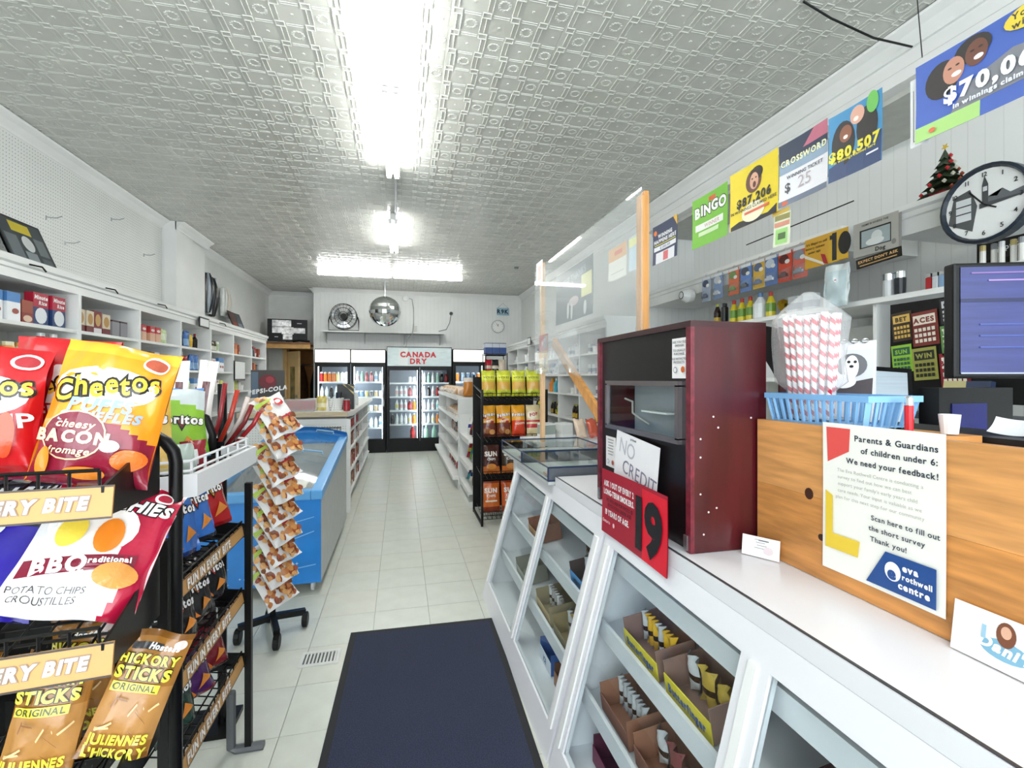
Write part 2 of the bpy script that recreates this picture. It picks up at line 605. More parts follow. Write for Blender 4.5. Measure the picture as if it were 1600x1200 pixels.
PEG = pattern_mat('pegboard', '#e4e6e3', '#8d908c', 'dots', 0.0254, 0.14)
BEAD = pattern_mat('beadboard', '#e8eae8', '#dbdddb', 'grooves', 0.08, 0.025)
wl = struct('wall_left', MB().box(-2.7, -2.55, -1.6, 11.2, 0, CEIL), WHITE)
pegp = MB().box(-2.55, -2.535, 1.4, 5.86, 2.0, 3.02).build('pegboard_panel', PEG, parent=wl)
pegq = MB().box(-2.55, -2.535, 6.82, 9.9, 2.0, 3.02).build('pegboard_panel', PEG, parent=wl)
MB().box(-2.55, -2.40, 5.88, 6.30, 0.0, CEIL - 0.004).build('pilaster', WHITE, parent=wl)
MB().box(-2.55, -2.43, 6.32, 6.74, 0.0, CEIL - 0.004).build('pilaster', WHITE, parent=wl)
wr = struct('wall_right', MB().box(2.48, 3.2, 4.45, 9.7, 0, CEIL), BEAD)
struct('wall_alcove', MB().box(3.05, 3.2, -1.6, 4.45, 0, CEIL), BEAD)
struct('trim_1', MB().box(2.48, 2.56, -1.6, 4.45, 2.87, CEIL), WHITE)
struct('trim_2', MB().box(2.56, 3.05, -1.6, 4.45, 2.84, 2.87), mat('soffit_paint', '#b9bab4', 0.6))
struct('wall_back', MB().box(-1.62, 3.2, 9.62, 11.2, 0, CEIL), BEAD)
# alcove behind the left shelves, with a doorway to a back room
DOORX0, DOORX1, DOORZ = -2.2, -1.62, 1.95
ab = MB().box(-2.7, DOORX0, 10.2, 10.32, 0, CEIL).box(DOORX0, -1.62, 10.2, 10.32, DOORZ, CEIL)
struct('wall_alcove_back', ab, OFFWHITE)
struct('wall_back_room', MB().box(-2.6, -1.3, 11.05, 11.18, 0, CEIL), mat('back_room_paint', '#b9772f', 0.6))
fw = MB().box(-2.7, 3.2, -1.75, -1.6, 0, 0.55).box(-2.7, 3.2, -1.75, -1.6, 2.9, CEIL).box(-2.7, -2.3, -1.75, -1.6, 0.55, 2.9).box(2.3, 3.2, -1.75, -1.6, 0.55, 2.9).box(-0.06, 0.06, -1.75, -1.6, 0.55, 2.9)
struct('wall_front', fw, WHITE)
for i, (a, b) in enumerate(((-2.3, -0.06), (0.06, 2.3))):
    w = struct('window_%d' % (i + 1), MB().box(a, b, -1.69, -1.68, 0.55, 2.9), GLASS)
# ceiling with embossed tin panels
TIN = mat('painted_tin', '#c9cac3', 0.27, noise=0.07, scale=2.5, spec=0.6)
ceil = struct('ceiling', MB().box(-2.75, 3.25, -1.75, 11.2, CEIL + 0.004, CEIL + 0.1), OFFWHITE)
W = 0.56
t = MB()
t.box(-W / 2 + 0.0006, W / 2 - 0.0006, -W / 2 + 0.0006, W / 2 - 0.0006, 0.0, 0.004)
def rdg(x0, x1, y0, y1, h=0.004):
    t.add([(x0, y0, 0), (x1, y0, 0), (x1, y1, 0), (x0, y1, 0), ((x0 + x1) / 2 - 0.0008, y0, -h), ((x0 + x1) / 2 + 0.0008, y1, -h)] if False else
          [(x0, y0, 0), (x1, y0, 0), (x1, y1, 0), (x0, y1, 0), (x0 + 0.0012, y0 + 0.0012, -h), (x1 - 0.0012, y0 + 0.0012, -h), (x1 - 0.0012, y1 - 0.0012, -h), (x0 + 0.0012, y1 - 0.0012, -h)],
          [(4, 5, 6, 7), (0, 1, 5, 4), (1, 2, 6, 5), (2, 3, 7, 6), (3, 0, 4, 7)])
q = 0.004
for c in range(4):
    xc = -W / 2 + 0.035 + c * 0.14
    for k in range(4):
        y = -W / 2 + k * 0.14
        s = 0.010 if (k + c) % 2 else -0.010
        for dx in (-0.014, 0.010):
            rdg(xc + s + dx, xc + s + dx + q, y + 0.036, y + 0.135)
        for dx, L in ((-0.022, 0.045), (0.018, 0.045)):
            rdg(xc + dx, xc + dx + q, y - 0.006 + 0.01, y + 0.034)
        rdg(xc - 0.022, xc + 0.022, y + 0.002, y + 0.006)
        rdg(xc - 0.022, xc + 0.022, y + 0.034, y + 0.038)
        for dy in (0.012, 0.024):
            rdg(xc + 0.03, min(xc + 0.11, W / 2 - 0.001), y + dy, y + dy + 0.003, 0.0025)
        x2 = xc + 0.07
        if (k + c) % 2 and x2 < W / 2 - 0.002:
            for g in range(12):
                a = g * math.pi / 6; rr = 0.026
                cx, cy = x2 + rr * math.cos(a), y + 0.088 + rr * math.sin(a)
                rdg(cx - 0.006, cx + 0.006, cy - 0.006, cy + 0.006, 0.003)
        elif x2 < W / 2 - 0.002:
            rdg(x2 - 0.006, x2 + 0.006, y + 0.082, y + 0.094, 0.003)
panel0 = None
for i in range(9):
    for j in range(22):
        x = -2.29 + i * W; y = -1.3 + j * W
        if x > 2.5 or y > 9.6:
            continue
        if panel0 is None:
            panel0 = t.build('tin_panel', TIN, parent=ceil, loc=(x, y, CEIL))
        else:
            o = panel0.copy(); COL.objects.link(o); o.location = (x, y, CEIL)
# crown mouldings
def crown(name, a, b, axis, at, sgn, z=CEIL - 0.006):
    prof = [(at, z), (at + sgn * 0.09, z), (at + sgn * 0.085, z - 0.012), (at + sgn * 0.05, z - 0.035), (at + sgn * 0.02, z - 0.07), (at + sgn * 0.018, z - 0.09), (at, z - 0.09)]
    struct(name, MB().prism(prof, a, b, axis), WHITE)
crown('trim_3', -1.6, 5.88, 'y', -2.55, 1)
crown('trim_4', 6.74, 10.2, 'y', -2.55, 1)
crown('trim_5', 5.88, 6.74, 'y', -2.41, 1)
crown('trim_6', -1.6, 9.62, 'y', 2.48, -1)
crown('trim_7', -1.62, 2.48, 'x', 9.62, -1)
crown('trim_8', -2.55, -1.62, 'x', 10.2, -1)
crown('trim_9', 9.62, 10.2, 'y', -1.62, -1)

# ------------------------------------------------------------------ CEILING LIGHTS
def tube_light(label, loc, rotz, length=1.2, energy=34.0):
    e = thing('strip_light', label, 'light', loc, (0, 0, rotz), 'fluorescent strip lights')
    MB().box(-length / 2, length / 2, -0.03, 0.03, 0.022, 0.09).build('housing', WHITE, parent=e, bevel=0.004)
    for y in (-0.03, 0.03):
        MB().tube([(-length / 2 + 0.02, y, 0), (length / 2 - 0.02, y, 0)], 0.019, 10).build('tube', TUBE, parent=e, smooth=True)
        for s in (-1, 1):
            MB().cbox((s * (length / 2 - 0.009), y, 0.008), (0.016, 0.034, 0.05)).build('lamp_holder', WHITE, parent=e)
    return e
LZ = CEIL - 0.096
tube_light('near ceiling strip light cut by the top edge', (-0.055, 2.11, LZ), R(90))
tube_light('long ceiling strip light, second down the middle of the aisle', (-0.06, 3.35, LZ), R(90))
tube_light('farthest aisle-wise ceiling strip light, beyond the thin conduit', (-0.08, 5.68, LZ), R(90))
tube_light('ceiling strip light across the room, left half of the pair', (-0.70, 7.80, LZ), 0, 1.12)
tube_light('ceiling strip light across the room, right half of the pair', (0.44, 7.78, LZ), 0, 1.12)
cd = MB().tube([(-0.04, 3.97, CEIL - 0.018), (-0.05, 5.06, CEIL - 0.018)], 0.012, 8)

tag(cd.build('conduit', STEEL), 'thin metal conduit joining the ceiling strip lights', 'conduit')
e = thing('sprinkler_head', 'small round detector on the ceiling far right', 'detector', (1.75, 7.1, CEIL - 0.03))
MB().lathe([(0.03, 0), (0.035, 0.012), (0.035, 0.03)]).build('body', mat('dark_detector', '#6d706c', 0.5), parent=e)

# ------------------------------------------------------------------ BACK WALL THINGS
def drinks(kind):
    if kind in DR:
        return DR[kind]
    col, shape = kind
    body = {'o': '#e07a2c', 'r': '#c02a2e', 'g': '#9fc4b0', 'w': '#eceff0', 'y': '#e6d98a', 'b': '#7f9fc2', 'k': '#231c1e', 'p': '#d9aeb2', 't': '#8fd0cc', 'n': '#c8b48e'}[col]
    mb = MB()
    if shape == 'can':
        mb.lathe([(0.028, 0, 1), (0.033, 0.008, 0), (0.033, 0.105, 1), (0.027, 0.118, 1), (0.025, 0.12, 1)], 10)
    elif shape == 'tall':
        mb.lathe([(0.03, 0, 0), (0.034, 0.008, 0), (0.034, 0.16, 1), (0.026, 0.178, 1), (0.025, 0.185, 1)], 10)
    elif shape == 'big':
        mb.lathe([(0.042, 0, 2), (0.048, 0.02, 2), (0.048, 0.09, 0), (0.048, 0.145, 2), (0.042, 0.175, 2), (0.016, 0.235, 1), (0.016, 0.25, 1), (0.014, 0.252, 1)], 12)
    else:
        mb.lathe([(0.028, 0, 2), (0.032, 0.008, 2), (0.032, 0.05, 0), (0.032, 0.115, 2), (0.028, 0.14, 2), (0.013, 0.18, 1), (0.014, 0.2, 1), (0.013, 0.202, 1)], 10)
    liquid = {'k': '#2a1512', 'g': '#9cc7b3', 'o': '#d9822f', 'r': '#8f1f22'}.get(col, '#d7dedd')
    o = mb.build('drink_bottle' if shape in ('bot', 'big') else 'drink_can', [foil(body), mat('drink_cap_' + col, '#d8dadb' if shape in ('can', 'tall') else '#e4e6e6', 0.35), mat('drink_liquid_' + col, liquid, 0.15)], smooth=False)
    DR[kind] = o
    o['unused'] = 1
    return o
DR = {}
CN = {'o': 'orange', 'r': 'red', 'g': 'pale green', 'w': 'white', 'y': 'pale yellow', 'b': 'blue', 'k': 'dark', 'p': 'pink', 't': 'turquoise', 'n': 'beige'}
SN = {'can': 'can', 'tall': 'tall can', 'bot': 'bottle', 'big': 'large bottle'}
def drink_row(x0, x1, y, z, codes, shape, where, row):
    n = len(codes)
    for i, c in enumerate(codes):
        if c == '.':
            continue
        p = drinks((c, shape))
        x = x0 + (x1 - x0) * (i + 0.5) / n
        label = '%s drink %s behind %s, %s in the %s' % (CN[c], SN[shape], where, ORD[i], row)
        if 'unused' in p:
            del p['unused']; o = p; o.location = (x, y, z); o['label'] = label
        else:
            o = dup(p, (x, y, z), label=label)
        o['category'] = 'bottle' if shape in ('bot', 'big') else 'can'
        o['group'] = 'drinks in the coolers'

LED = mat('cooler_led', (0.92, 0.96, 1.0), 0.5, noise=0, emit=12.0)
CWALL = mat('cooler_liner', '#aeb9c8', 0.4, noise=0.03)
def cooler(label, x0, x1, ztop, zhead, doors, headmats, zfoot=0.1, slider=False):
    yf, yb = 9.0, 9.6
    cx = (x0 + x1) / 2
    e = thing('drinks_cooler', label, 'cooler', (cx, yf, 0))
    w = x1 - x0; h = w / 2
    b = MB().box(-h, -h + 0.05, 0.05, yb - yf, 0, ztop).box(h - 0.05, h, 0.05, yb - yf, 0, ztop)
    b.box(-h + 0.05, h - 0.05, 0.05, yb - yf, 0, 0.2).box(-h + 0.05, h - 0.05, 0.05, yb - yf, zhead, ztop).box(-h + 0.05, h - 0.05, 0.52, yb - yf, 0.2, zhead)
    b.box(-h, h, 0.0, 0.05, 0, 0.2)
    b.build('body', BLACK, parent=e)
    MB().box(-h + 0.05, h - 0.05, 0.505, 0.52, 0.2, zhead).build('liner', CWALL, parent=e)
    n = len(headmats)
    hb = MB().box(-h, h, 0.0, 0.05, zhead - 0.02, ztop)
    hb.build('header_frame', BLACK, parent=e)
    for i, hm in enumerate(headmats):
        a = -h + w * i / n + 0.012; c = -h + w * (i + 1) / n - 0.012
        MB().box(a, c, -0.014, 0.0, zhead, ztop - 0.015).build('header_sign', hm, parent=e)
    dz0, dz1 = 0.2, zhead - 0.02
    for i in range(doors):
        a = -h + w * i / doors + 0.006; c = -h + w * (i + 1) / doors - 0.006
        fr = MB()
        t2 = 0.05 if not slider else 0.035
        fr.box(a, a + t2, 0, 0.04, dz0, dz1).box(c - t2, c, 0, 0.04, dz0, dz1).box(a + t2, c - t2, 0, 0.04, dz0, dz0 + 0.05).box(a + t2, c - t2, 0, 0.04, dz1 - 0.06, dz1)
        d = fr.build('door', BLACK, parent=e)
        MB().box(a + t2, c - t2, 0.015, 0.021, dz0 + 0.05, dz1 - 0.06).build('pane', GLASS, parent=d)
        if not slider:
            MB().tube([(c - 0.025, -0.002, 0.85), (c - 0.025, -0.03, 0.87), (c - 0.025, -0.03, 1.23), (c - 0.025, -0.002, 1.25)], 0.008, 6).build('handle', STEEL, parent=d)
        for s in (a + t2 - 0.007, c - t2 - 0.005):
            MB().box(s, s + 0.012, 0.06, 0.075, 0.25, zhead - 0.08).build('light_strip', LED, parent=e)
    return e
HEADW = mat('lit_header', (0.95, 0.94, 0.9), 0.4, noise=0.02, emit=0.6)
HEADC = mat('lit_header_grey', (0.42, 0.5, 0.5), 0.4, noise=0.1, scale=6, emit=0.14, stretch=(1, 1, 8))
c1 = cooler('black double-door drinks cooler with two blank white headers', -1.5, -0.27, 1.90, 1.66, 2, [HEADW, HEADW])
c2 = cooler('black sliding-door cooler with grey header and red lettering', -0.25, 0.95, 1.96, 1.60, 2, [HEADC], slider=True)
put(c2, lambda u, v: Vector((u, -0.0145, v)), [('r', -0.38, -0.22, 1.615, 1.93, '#d3d8d6'), ('t', 'CANADA', -0.02, 1.815, 0.135, '#c01f2c', {'b': 2}), ('t', 'DRY', -0.02, 1.69, 0.135, '#c01f2c', {'b': 2})], eps=0.002)
c3 = cooler('black single-door cooler partly hidden behind the bread shelf', 0.97, 1.6, 1.93, 1.69, 1, [HEADW])
SHW = mat('wire_shelf_white', '#e6eaee', 0.4)
def cshelves(par, a, b, zs):
    for z in zs:
        MB().box(a, b, 0.11, 0.5, z - 0.014, z).box(a, b, 0.1, 0.11, z - 0.02, z + 0.012).build('shelf', SHW, parent=par)
cshelves(c1, -0.56, -0.05, (0.45, 0.75, 1.02, 1.3)); cshelves(c1, 0.05, 0.56, (0.45, 0.75, 1.02, 1.3))
cshelves(c2, -0.56, -0.04, (0.5, 0.76, 1.02, 1.28)); cshelves(c2, 0.04, 0.56, (0.5, 0.76, 1.02, 1.28))
cshelves(c3, -0.26, 0.26, (0.5, 0.76, 1.02, 1.3))
yd = 9.17
drink_row(-1.44, -0.95, yd, 1.301, 'roooyww', 'tall', 'the left white-header door', 'top row')
drink_row(-1.44, -0.95, yd, 1.021, 'wwkwyw', 'bot', 'the left white-header door', 'second row')
drink_row(-0.82, -0.33, yd, 1.301, 'pgrrbw', 'bot', 'the right white-header door', 'top row')
drink_row(-0.82, -0.33, yd, 1.021, 'bbyknw', 'can', 'the right white-header door', 'second row')
drink_row(-0.82, -0.33, yd, 0.751, 'nwywnw', 'can', 'the right white-header door', 'third row')
drink_row(-0.82, -0.33, yd, 0.452, 'wwnwwb', 'bot', 'the right white-header door', 'bottom row')
drink_row(-0.19, 0.29, yd, 1.281, '....ww', 'can', 'the left sliding door', 'top row')
drink_row(-0.19, 0.29, yd, 1.021, '.ppprw', 'bot', 'the left sliding door', 'second row')
drink_row(-0.19, 0.29, yd, 0.761, '.yppro', 'bot', 'the left sliding door', 'third row')
drink_row(-0.19, 0.29, yd, 0.501, 'kwwwyo', 'bot', 'the left sliding door', 'fourth row')
drink_row(0.15, 0.29, yd, 0.215, 'r', 'big', 'the left sliding door', 'cooler floor')
drink_row(0.4, 0.9, yd, 1.281, 'wgwgkr', 'bot', 'the right sliding door', 'top row')
drink_row(0.4, 0.9, yd, 1.021, 'wkprpw', 'bot', 'the right sliding door', 'second row')
drink_row(0.4, 0.9, yd, 0.761, 'wwptrw', 'bot', 'the right sliding door', 'third row')
drink_row(0.4, 0.9, yd, 0.501, 'wwyoyw', 'bot', 'the right sliding door', 'fourth row')
drink_row(0.4, 0.86, yd, 0.215, 'ggw', 'big', 'the right sliding door', 'cooler floor')
drink_row(1.03, 1.54, yd, 1.301, 'obbbo', 'tall', 'the single-door cooler', 'top row')

# shelf, fan, mirror ball, clock, sign, cables on the back wall
sh = thing('wall_shelf', 'long thin white shelf high on the back wall', 'shelf', (-0.28, 9.62, 2.24))
MB().box(-1.14, 1.12, -0.3, 0, 0, 0.025).build('board', WHITE, parent=sh)
for x in (-1.1, -0.4, 0.35, 1.05):
    MB().prism([(0, 0), (0, -0.2), (-0.02, -0.2), (-0.24, -0.012), (-0.24, 0)], x - 0.006, x + 0.006, 'x').build('bracket', OFFWHITE, parent=sh)
fan = thing('floor_fan', 'black and steel drum fan standing on the back wall shelf', 'fan', (-1.05, 9.42, 2.265))
FC = Vector((0, 0, 0.275))
def ring(c, r, n=28):
    return [(c[0] + r * math.cos(6.28319 * k / n), c[1], c[2] + r * math.sin(6.28319 * k / n)) for k in range(n)]
cg = MB()
for y, r in ((-0.06, 0.24), (0.06, 0.24), (-0.085, 0.16), (-0.09, 0.085)):
    cg.tube(ring((0, y, FC.z), r), 0.006, 6, closed=True)
for k in range(20):
    a = 6.28319 * k / 20
    cg.tube([(0.05 * math.cos(a), -0.095, FC.z + 0.05 * math.sin(a)), (0.16 * math.cos(a), -0.085, FC.z + 0.16 * math.sin(a)), (0.24 * math.cos(a), -0.06, FC.z + 0.24 * math.sin(a)), (0.24 * math.cos(a), 0.06, FC.z + 0.24 * math.sin(a))], 0.0025, 4)
cg.build('cage', WIRE, parent=fan)
for k in range(3):
    a0 = 2.0944 * k + 0.5
    MB().grid(lambda u, v: ((0.05 + 0.16 * v) * math.cos(a0 + (u - 0.5) * (0.7 + 0.5 * v)), 0.03 * (u - 0.5), FC.z + (0.05 + 0.16 * v) * math.sin(a0 + (u - 0.5) * (0.7 + 0.5 * v))), 6, 4).build('blade', STEEL, parent=fan, smooth=True)
MB().tube([(0, -0.05, FC.z), (0, 0.1, FC.z)], 0.055, 14).build('motor', BLKPLAST, parent=fan)
MB().tube([(-0.25, 0, FC.z), (-0.27, 0, 0.2), (-0.27, -0.02, 0.012), (0.27, -0.02, 0.012), (0.27, 0, 0.2), (0.25, 0, FC.z)], 0.01, 8).build('stand', WIRE, parent=fan)
mbx = thing('mirror_ball', 'silver faceted mirror ball hanging under the far ceiling', 'mirror ball', (-0.27, 8.6, 2.285))
prof = []
for k in range(15):
    a = -math.pi / 2 + math.pi * k / 14
    prof.append((max(0.004, 0.275 * math.cos(a)), 0.265 + 0.265 * math.sin(a)))
MB().lathe(prof, 26).build('mirror_facets', mat('mirror_facet', '#d3d7d8', 0.04, metal=1.0, noise=0.02), parent=mbx)
MB().tube([(0, 0, 0.52), (0, 0, CEIL - 2.3)], 0.009, 8).build('stem', STEEL, parent=mbx)
MB().lathe([(0.07, CEIL - 2.3), (0.07, CEIL - 2.289)], 16).build('ceiling_plate', STEEL, parent=mbx)
def wall_clock(name, r, loc, rot, label, rim, face, depth=0.04):
    e = thing(name, label, 'clock', loc, rot)
    MB().lathe([(r * 0.86, 0), (r, 0), (r, depth), (r * 0.93, depth + 0.006), (r * 0.87, depth * 0.7)], 32, M=Matrix.Rotation(R(90), 4, 'X')).build('rim', rim, parent=e, smooth=False)
    MB().lathe([(r * 0.88, 0.0), (r * 0.88, depth * 0.78)], 32, M=Matrix.Rotation(R(90), 4, 'X')).build('face', face, parent=e)
    return e
k = wall_clock('wall_clock', 0.135, (1.97, 9.618, 2.45), (0, 0, 0), 'small round grey wall clock on the far wall', paint('#b9bec4'), PAPER)
put(k, lambda u, v: Vector((u, -0.0316, v)), [('p', [(-0.004, 0), (0.004, 0), (-0.03, 0.07), (-0.036, 0.066)], '#333333'), ('p', [(-0.004, 0), (0.004, 0), (0.01, 0.05), (0.002, 0.052)], '#333333')] + [('r', 0.1 * math.cos(a) - 0.003, 0.1 * math.cos(a) + 0.003, 0.1 * math.sin(a) - 0.006, 0.1 * math.sin(a) + 0.006, '#333333') for a in [i * math.pi / 6 for i in range(12)]])
sg = sheet('hanging_sign', 0.26, 0.15, '#8fb9cf', [('r', -0.115, 0.115, 0.015, 0.135, '#a9cbd9'), ('t', 'R9K', 0, 0.075, 0.115, '#1d3346', {'b': 2})], 'small pale blue lettered sign hanging above the far wall clock', 'sign', (2.08, 9.6, 2.69), (0, 0, 0), t=0.006)
MB().tube([(-0.11, 0.004, 0.15), (0, 0.006, 0.25), (0.11, 0.004, 0.15)], 0.002, 5).build('cord', WIRE, parent=sg)
cb = MB().tube([(0.165, 9.6, 2.96), (0.22, 9.59, 2.95), (0.25, 9.58, 2.75), (0.25, 9.57, 2.45), (0.22, 9.2, 2.24), (0.12, 9.2, 2.1), (0.1, 9.2, 1.97)], 0.008, 6)
tag(cb.build('power_cable', paint('#9a9c9a')), 'grey power cable running down to the sliding-door cooler', 'cable')
e = thing('junction_box', 'round white junction box under the far crown moulding', 'junction box', (0.09, 9.62, 2.96), (R(90), 0, 0))
MB().lathe([(0.06, 0), (0.06, 0.035), (0.045, 0.045)], 18).build('cover', WHITE, parent=e)
cb = MB().tube([(1.0, 9.61, 2.68), (0.97, 9.6, 2.5), (0.9, 9.59, 2.36), (0.75, 9.58, 2.32)], 0.006, 6)
e = thing('wall_socket', 'dark round socket with a cord on the far wall right of the mirror ball', 'socket', (1.0, 9.62, 2.69))
MB().lathe([(0.035, 0), (0.035, 0.03)], 12, M=Matrix.Rotation(R(90), 4, 'X')).build('socket', paint('#3a3c3c'), parent=e)
o = cb.build('cord', paint('#3a3c3c'), parent=e); o.location = (-1.0, -9.62, -2.69)
tag(MB().box(0.24, 0.32, 9.6, 9.62, 2.3, 2.42).box(0.255, 0.305, 9.594, 9.6, 2.32, 2.35).box(0.255, 0.305, 9.594, 9.6, 2.37, 2.4).build('wall_outlet', paint('#d6d7d2')), 'white wall outlet just above the long shelf', 'outlet')

# alcove: shelf with television, open cream door, coats
tvs = thing('alcove_shelf', 'rough wooden shelf across the alcove under the television', 'shelf', (-2.08, 9.75, 2.0))
MB().box(-0.45, 0.45, -0.42, 0.44, 0, 0.035).build('board', mat('rough_wood', '#7b5433', 0.7, noise=0.3, scale=7), parent=tvs)
MB().box(-0.45, 0.45, -0.40, -0.37, -0.08, 0).build('rail', mat('tan_panel', '#c79a5c', 0.5, noise=0.1), parent=tvs)
tv = thing('television', 'black television showing six security camera views', 'television', (-2.06, 9.55, 2.036), (0, 0, R(8)))
MB().box(-0.34, 0.34, -0.02, 0.035, 0.03, 0.44).build('casing', BLKPLAST, parent=tv, bevel=0.006)
MB().box(-0.16, 0.16, -0.08, 0.1, 0, 0.012).box(-0.03, 0.03, 0, 0.03, 0.012, 0.05).build('stand', BLKPLAST, parent=tv)
SCR = [mat('screen_grey_%d' % i, (0.5 + 0.12 * i,) * 3, 0.5, noise=0.75, scale=11 + i * 3, emit=0.12) for i in range(3)]
cells = [(-0.26, -0.1, 0.3, 0.42, 0), (-0.1, 0.06, 0.3, 0.42, 2), (-0.26, -0.1, 0.18, 0.29, 1), (-0.1, 0.1, 0.16, 0.29, 2), (0.1, 0.3, 0.18, 0.28, 0), (-0.08, 0.08, 0.06, 0.155, 1)]
for a, b, c, d, m in cells:
    build_raw('screen_view', MB().add([(a, -0.022, c), (b, -0.022, c), (b, -0.022, d), (a, -0.022, d)], [(0, 1, 2, 3)]), SCR[m], tv)
put(tv, lambda u, v: Vector((u, -0.022, v)), [('r', 0.16, 0.24, 0.36, 0.372, '#cfd2d4'), ('r', -0.22, -0.16, 0.1, 0.112, '#cfd2d4')])
tag(MB().tube([(-1.95, 9.42, 2.06), (-1.85, 9.44, 2.075), (-1.74, 9.4, 2.062), (-1.66, 9.44, 2.06)], 0.02, 7).build('cable_bundle', BLKPLAST), 'black cable bundle beside the television', 'cable')
CREAM = mat('cream_door', '#e6c48a', 0.45, noise=0.05)
dr = tag(MB().box(0, 0.42, -0.02, 0.02, 0, 1.9).build('door_1', CREAM, loc=(-2.2, 10.18, 0), rot=(0, 0, R(-48))), kind='structure')
MB().box(0.14, 0.3, -0.026, -0.02, 0.95, 1.6).build('door_panel', mat('door_glass', '#8d7a45', 0.2, noise=0.4, scale=8), parent=dr)
MB().box(0.36, 0.39, -0.05, -0.02, 1.0, 1.05).build('door_handle', STEEL, parent=dr)
struct('trim_10', MB().box(-2.27, -2.2, 10.12, 10.2, 0, 2.0).box(-1.7, -1.63, 10.12, 10.2, 0, 2.0).box(-2.27, -1.63, 10.12, 10.2, 1.95, 2.02), mat('cream_casing', '#d8b273', 0.5))
for i, (x, c, nm) in enumerate(((-2.05, '#4a2a12', 'brown'), (-1.74, '#15130f', 'black'))):
    e = tag(MB().grid(lambda u, v: (0.13 * math.cos(6.2832 * u) * (0.35 + 0.65 * min(1, (1 - v) * 3)) * (1 + 0.08 * math.sin(25 * u)), 0.07 * math.sin(6.2832 * u), 0.55 + 1.1 * v), 18, 8).build('coat', mat('coat_' + nm, c, 0.9, noise=0.2), smooth=True, loc=(x, 10.75, 0)), '%s coat hanging in the back room doorway' % nm, 'coat')
tag(MB().tube([(-2.2, 10.75, 1.66), (-1.5, 10.75, 1.66)], 0.012, 8).build('coat_rail', STEEL), 'rail holding the coats in the back room', 'rail')
# ------------------------------------------------------------------ PRODUCTS (small shelf stock)
PK = {}
def kind(code, desc, cat, name, width, builder):
    PK[code] = dict(desc=desc, cat=cat, name=name, w=width, b=builder, o=None)
def ctn(w, d, h, cols, bands, spot=None):
    return lambda nm: carton_mb(w, d, h, bands, spot).build(nm, [ink(c) for c in cols])
def lth(prof, cols, n=12):
    return lambda nm: MB().lathe(prof, n).build(nm, [foil(c) for c in cols])
def pch(w, h, t, cols, split, seed):
    def mk(nm):
        f = bag_fn(w, h, t, seed, 0.3)
        mb = MB()
        rg = (lambda a, b: 1 if split[0] < b < split[1] else 0)
        mb.grid(lambda a, b: f((a - 0.5) * w, b * h), 8, 12, rg)
        mb.grid(lambda a, b: f((a - 0.5) * w, b * h, 1) + Vector((0, 0.0015, 0)), 8, 12, 0, flip=True)
        return mb.build(nm, [foil(c) for c in cols], smooth=True)
    return mk
def rice(nm):
    o = carton_mb(0.125, 0.045, 0.2, [(0, 0.55, 1), (0.55, 1, 2)], (0, 0.3, 0.05, 0.05, 3)).build(nm, [ink('#1d2740'), ink('#27406e'), ink('#b3213a'), ink('#dfe3e6')])
    put(o, lambda u, v: Vector((u, -0.0235, v)), [('t', 'Minute', 0.0, 0.172, 0.034, '#f4ecec', {'b': 2, 'sh': 0.15}), ('t', 'Rice', 0.012, 0.138, 0.032, '#f4ecec', {'b': 2, 'sh': 0.15})], eps=0.002)
    return o
kind('B', 'blue and white carton', 'carton', 'carton', 0.1, ctn(0.095, 0.06, 0.165, ['#e3e8ee', '#eef0f2', '#4f86c2', '#a5564a'], [(0, 0.66, 1), (0.66, 1, 2)], (0.01, 0.35, 0.025, 0.016, 3)))
kind('C', 'brick red cocoa carton', 'carton', 'carton', 0.095, ctn(0.088, 0.06, 0.135, ['#7a3122', '#9b4a32', '#8c3a2a', '#d9bda6'], [(0, 0.45, 2), (0.45, 1, 1)], (0, 0.2, 0.036, 0.02, 3)))
kind('R', 'red and navy rice box', 'box', 'rice_box', 0.132, rice)
kind('D', 'dark narrow bottle', 'bottle', 'sauce_bottle', 0.06, lth([(0.026, 0, 0), (0.028, 0.1, 0), (0.012, 0.13, 1), (0.012, 0.16, 1), (0.01, 0.162, 1)], ['#211a1a', '#8c1f22']))
kind('G', 'squat jar with green label', 'jar', 'spice_jar', 0.075, lth([(0.03, 0, 1), (0.034, 0.006, 1), (0.034, 0.02, 0), (0.034, 0.09, 1), (0.03, 0.1, 2), (0.03, 0.12, 2), (0.028, 0.122, 2)], ['#b7cfa4', '#d7dccb', '#e2e4da']))
kind('O', 'squat jar with orange label', 'jar', 'spice_jar', 0.075, lth([(0.03, 0, 1), (0.034, 0.006, 1), (0.034, 0.02, 0), (0.034, 0.09, 1), (0.03, 0.1, 2), (0.03, 0.12, 2), (0.028, 0.122, 2)], ['#d98b4a', '#e0d7b4', '#e0a24f']))
kind('Y', 'squat jar with yellow label', 'jar', 'spice_jar', 0.075, lth([(0.03, 0, 1), (0.034, 0.006, 1), (0.034, 0.02, 0), (0.034, 0.09, 1), (0.03, 0.1, 2), (0.03, 0.12, 2), (0.028, 0.122, 2)], ['#e3cf8c', '#e0a24f', '#e6e0c0']))
kind('K', 'black bottle with white cap and lime label', 'bottle', 'syrup_bottle', 0.085, lth([(0.034, 0, 0), (0.038, 0.01, 1), (0.038, 0.095, 0), (0.038, 0.12, 0), (0.02, 0.165, 0), (0.02, 0.175, 2), (0.022, 0.178, 2), (0.022, 0.195, 2), (0.02, 0.197, 2)], ['#0e0d0c', '#c5cc4a', '#e9eaea'], 14))
kind('H', 'cream cracker box with brown picture', 'carton', 'cracker_box', 0.09, ctn(0.085, 0.05, 0.155, ['#b9a58b', '#6b2a28', '#d8cbb3', '#b58a4a'], [(0, 0.3, 1), (0.3, 1, 2)], (0, 0.62, 0.03, 0.04, 3)))
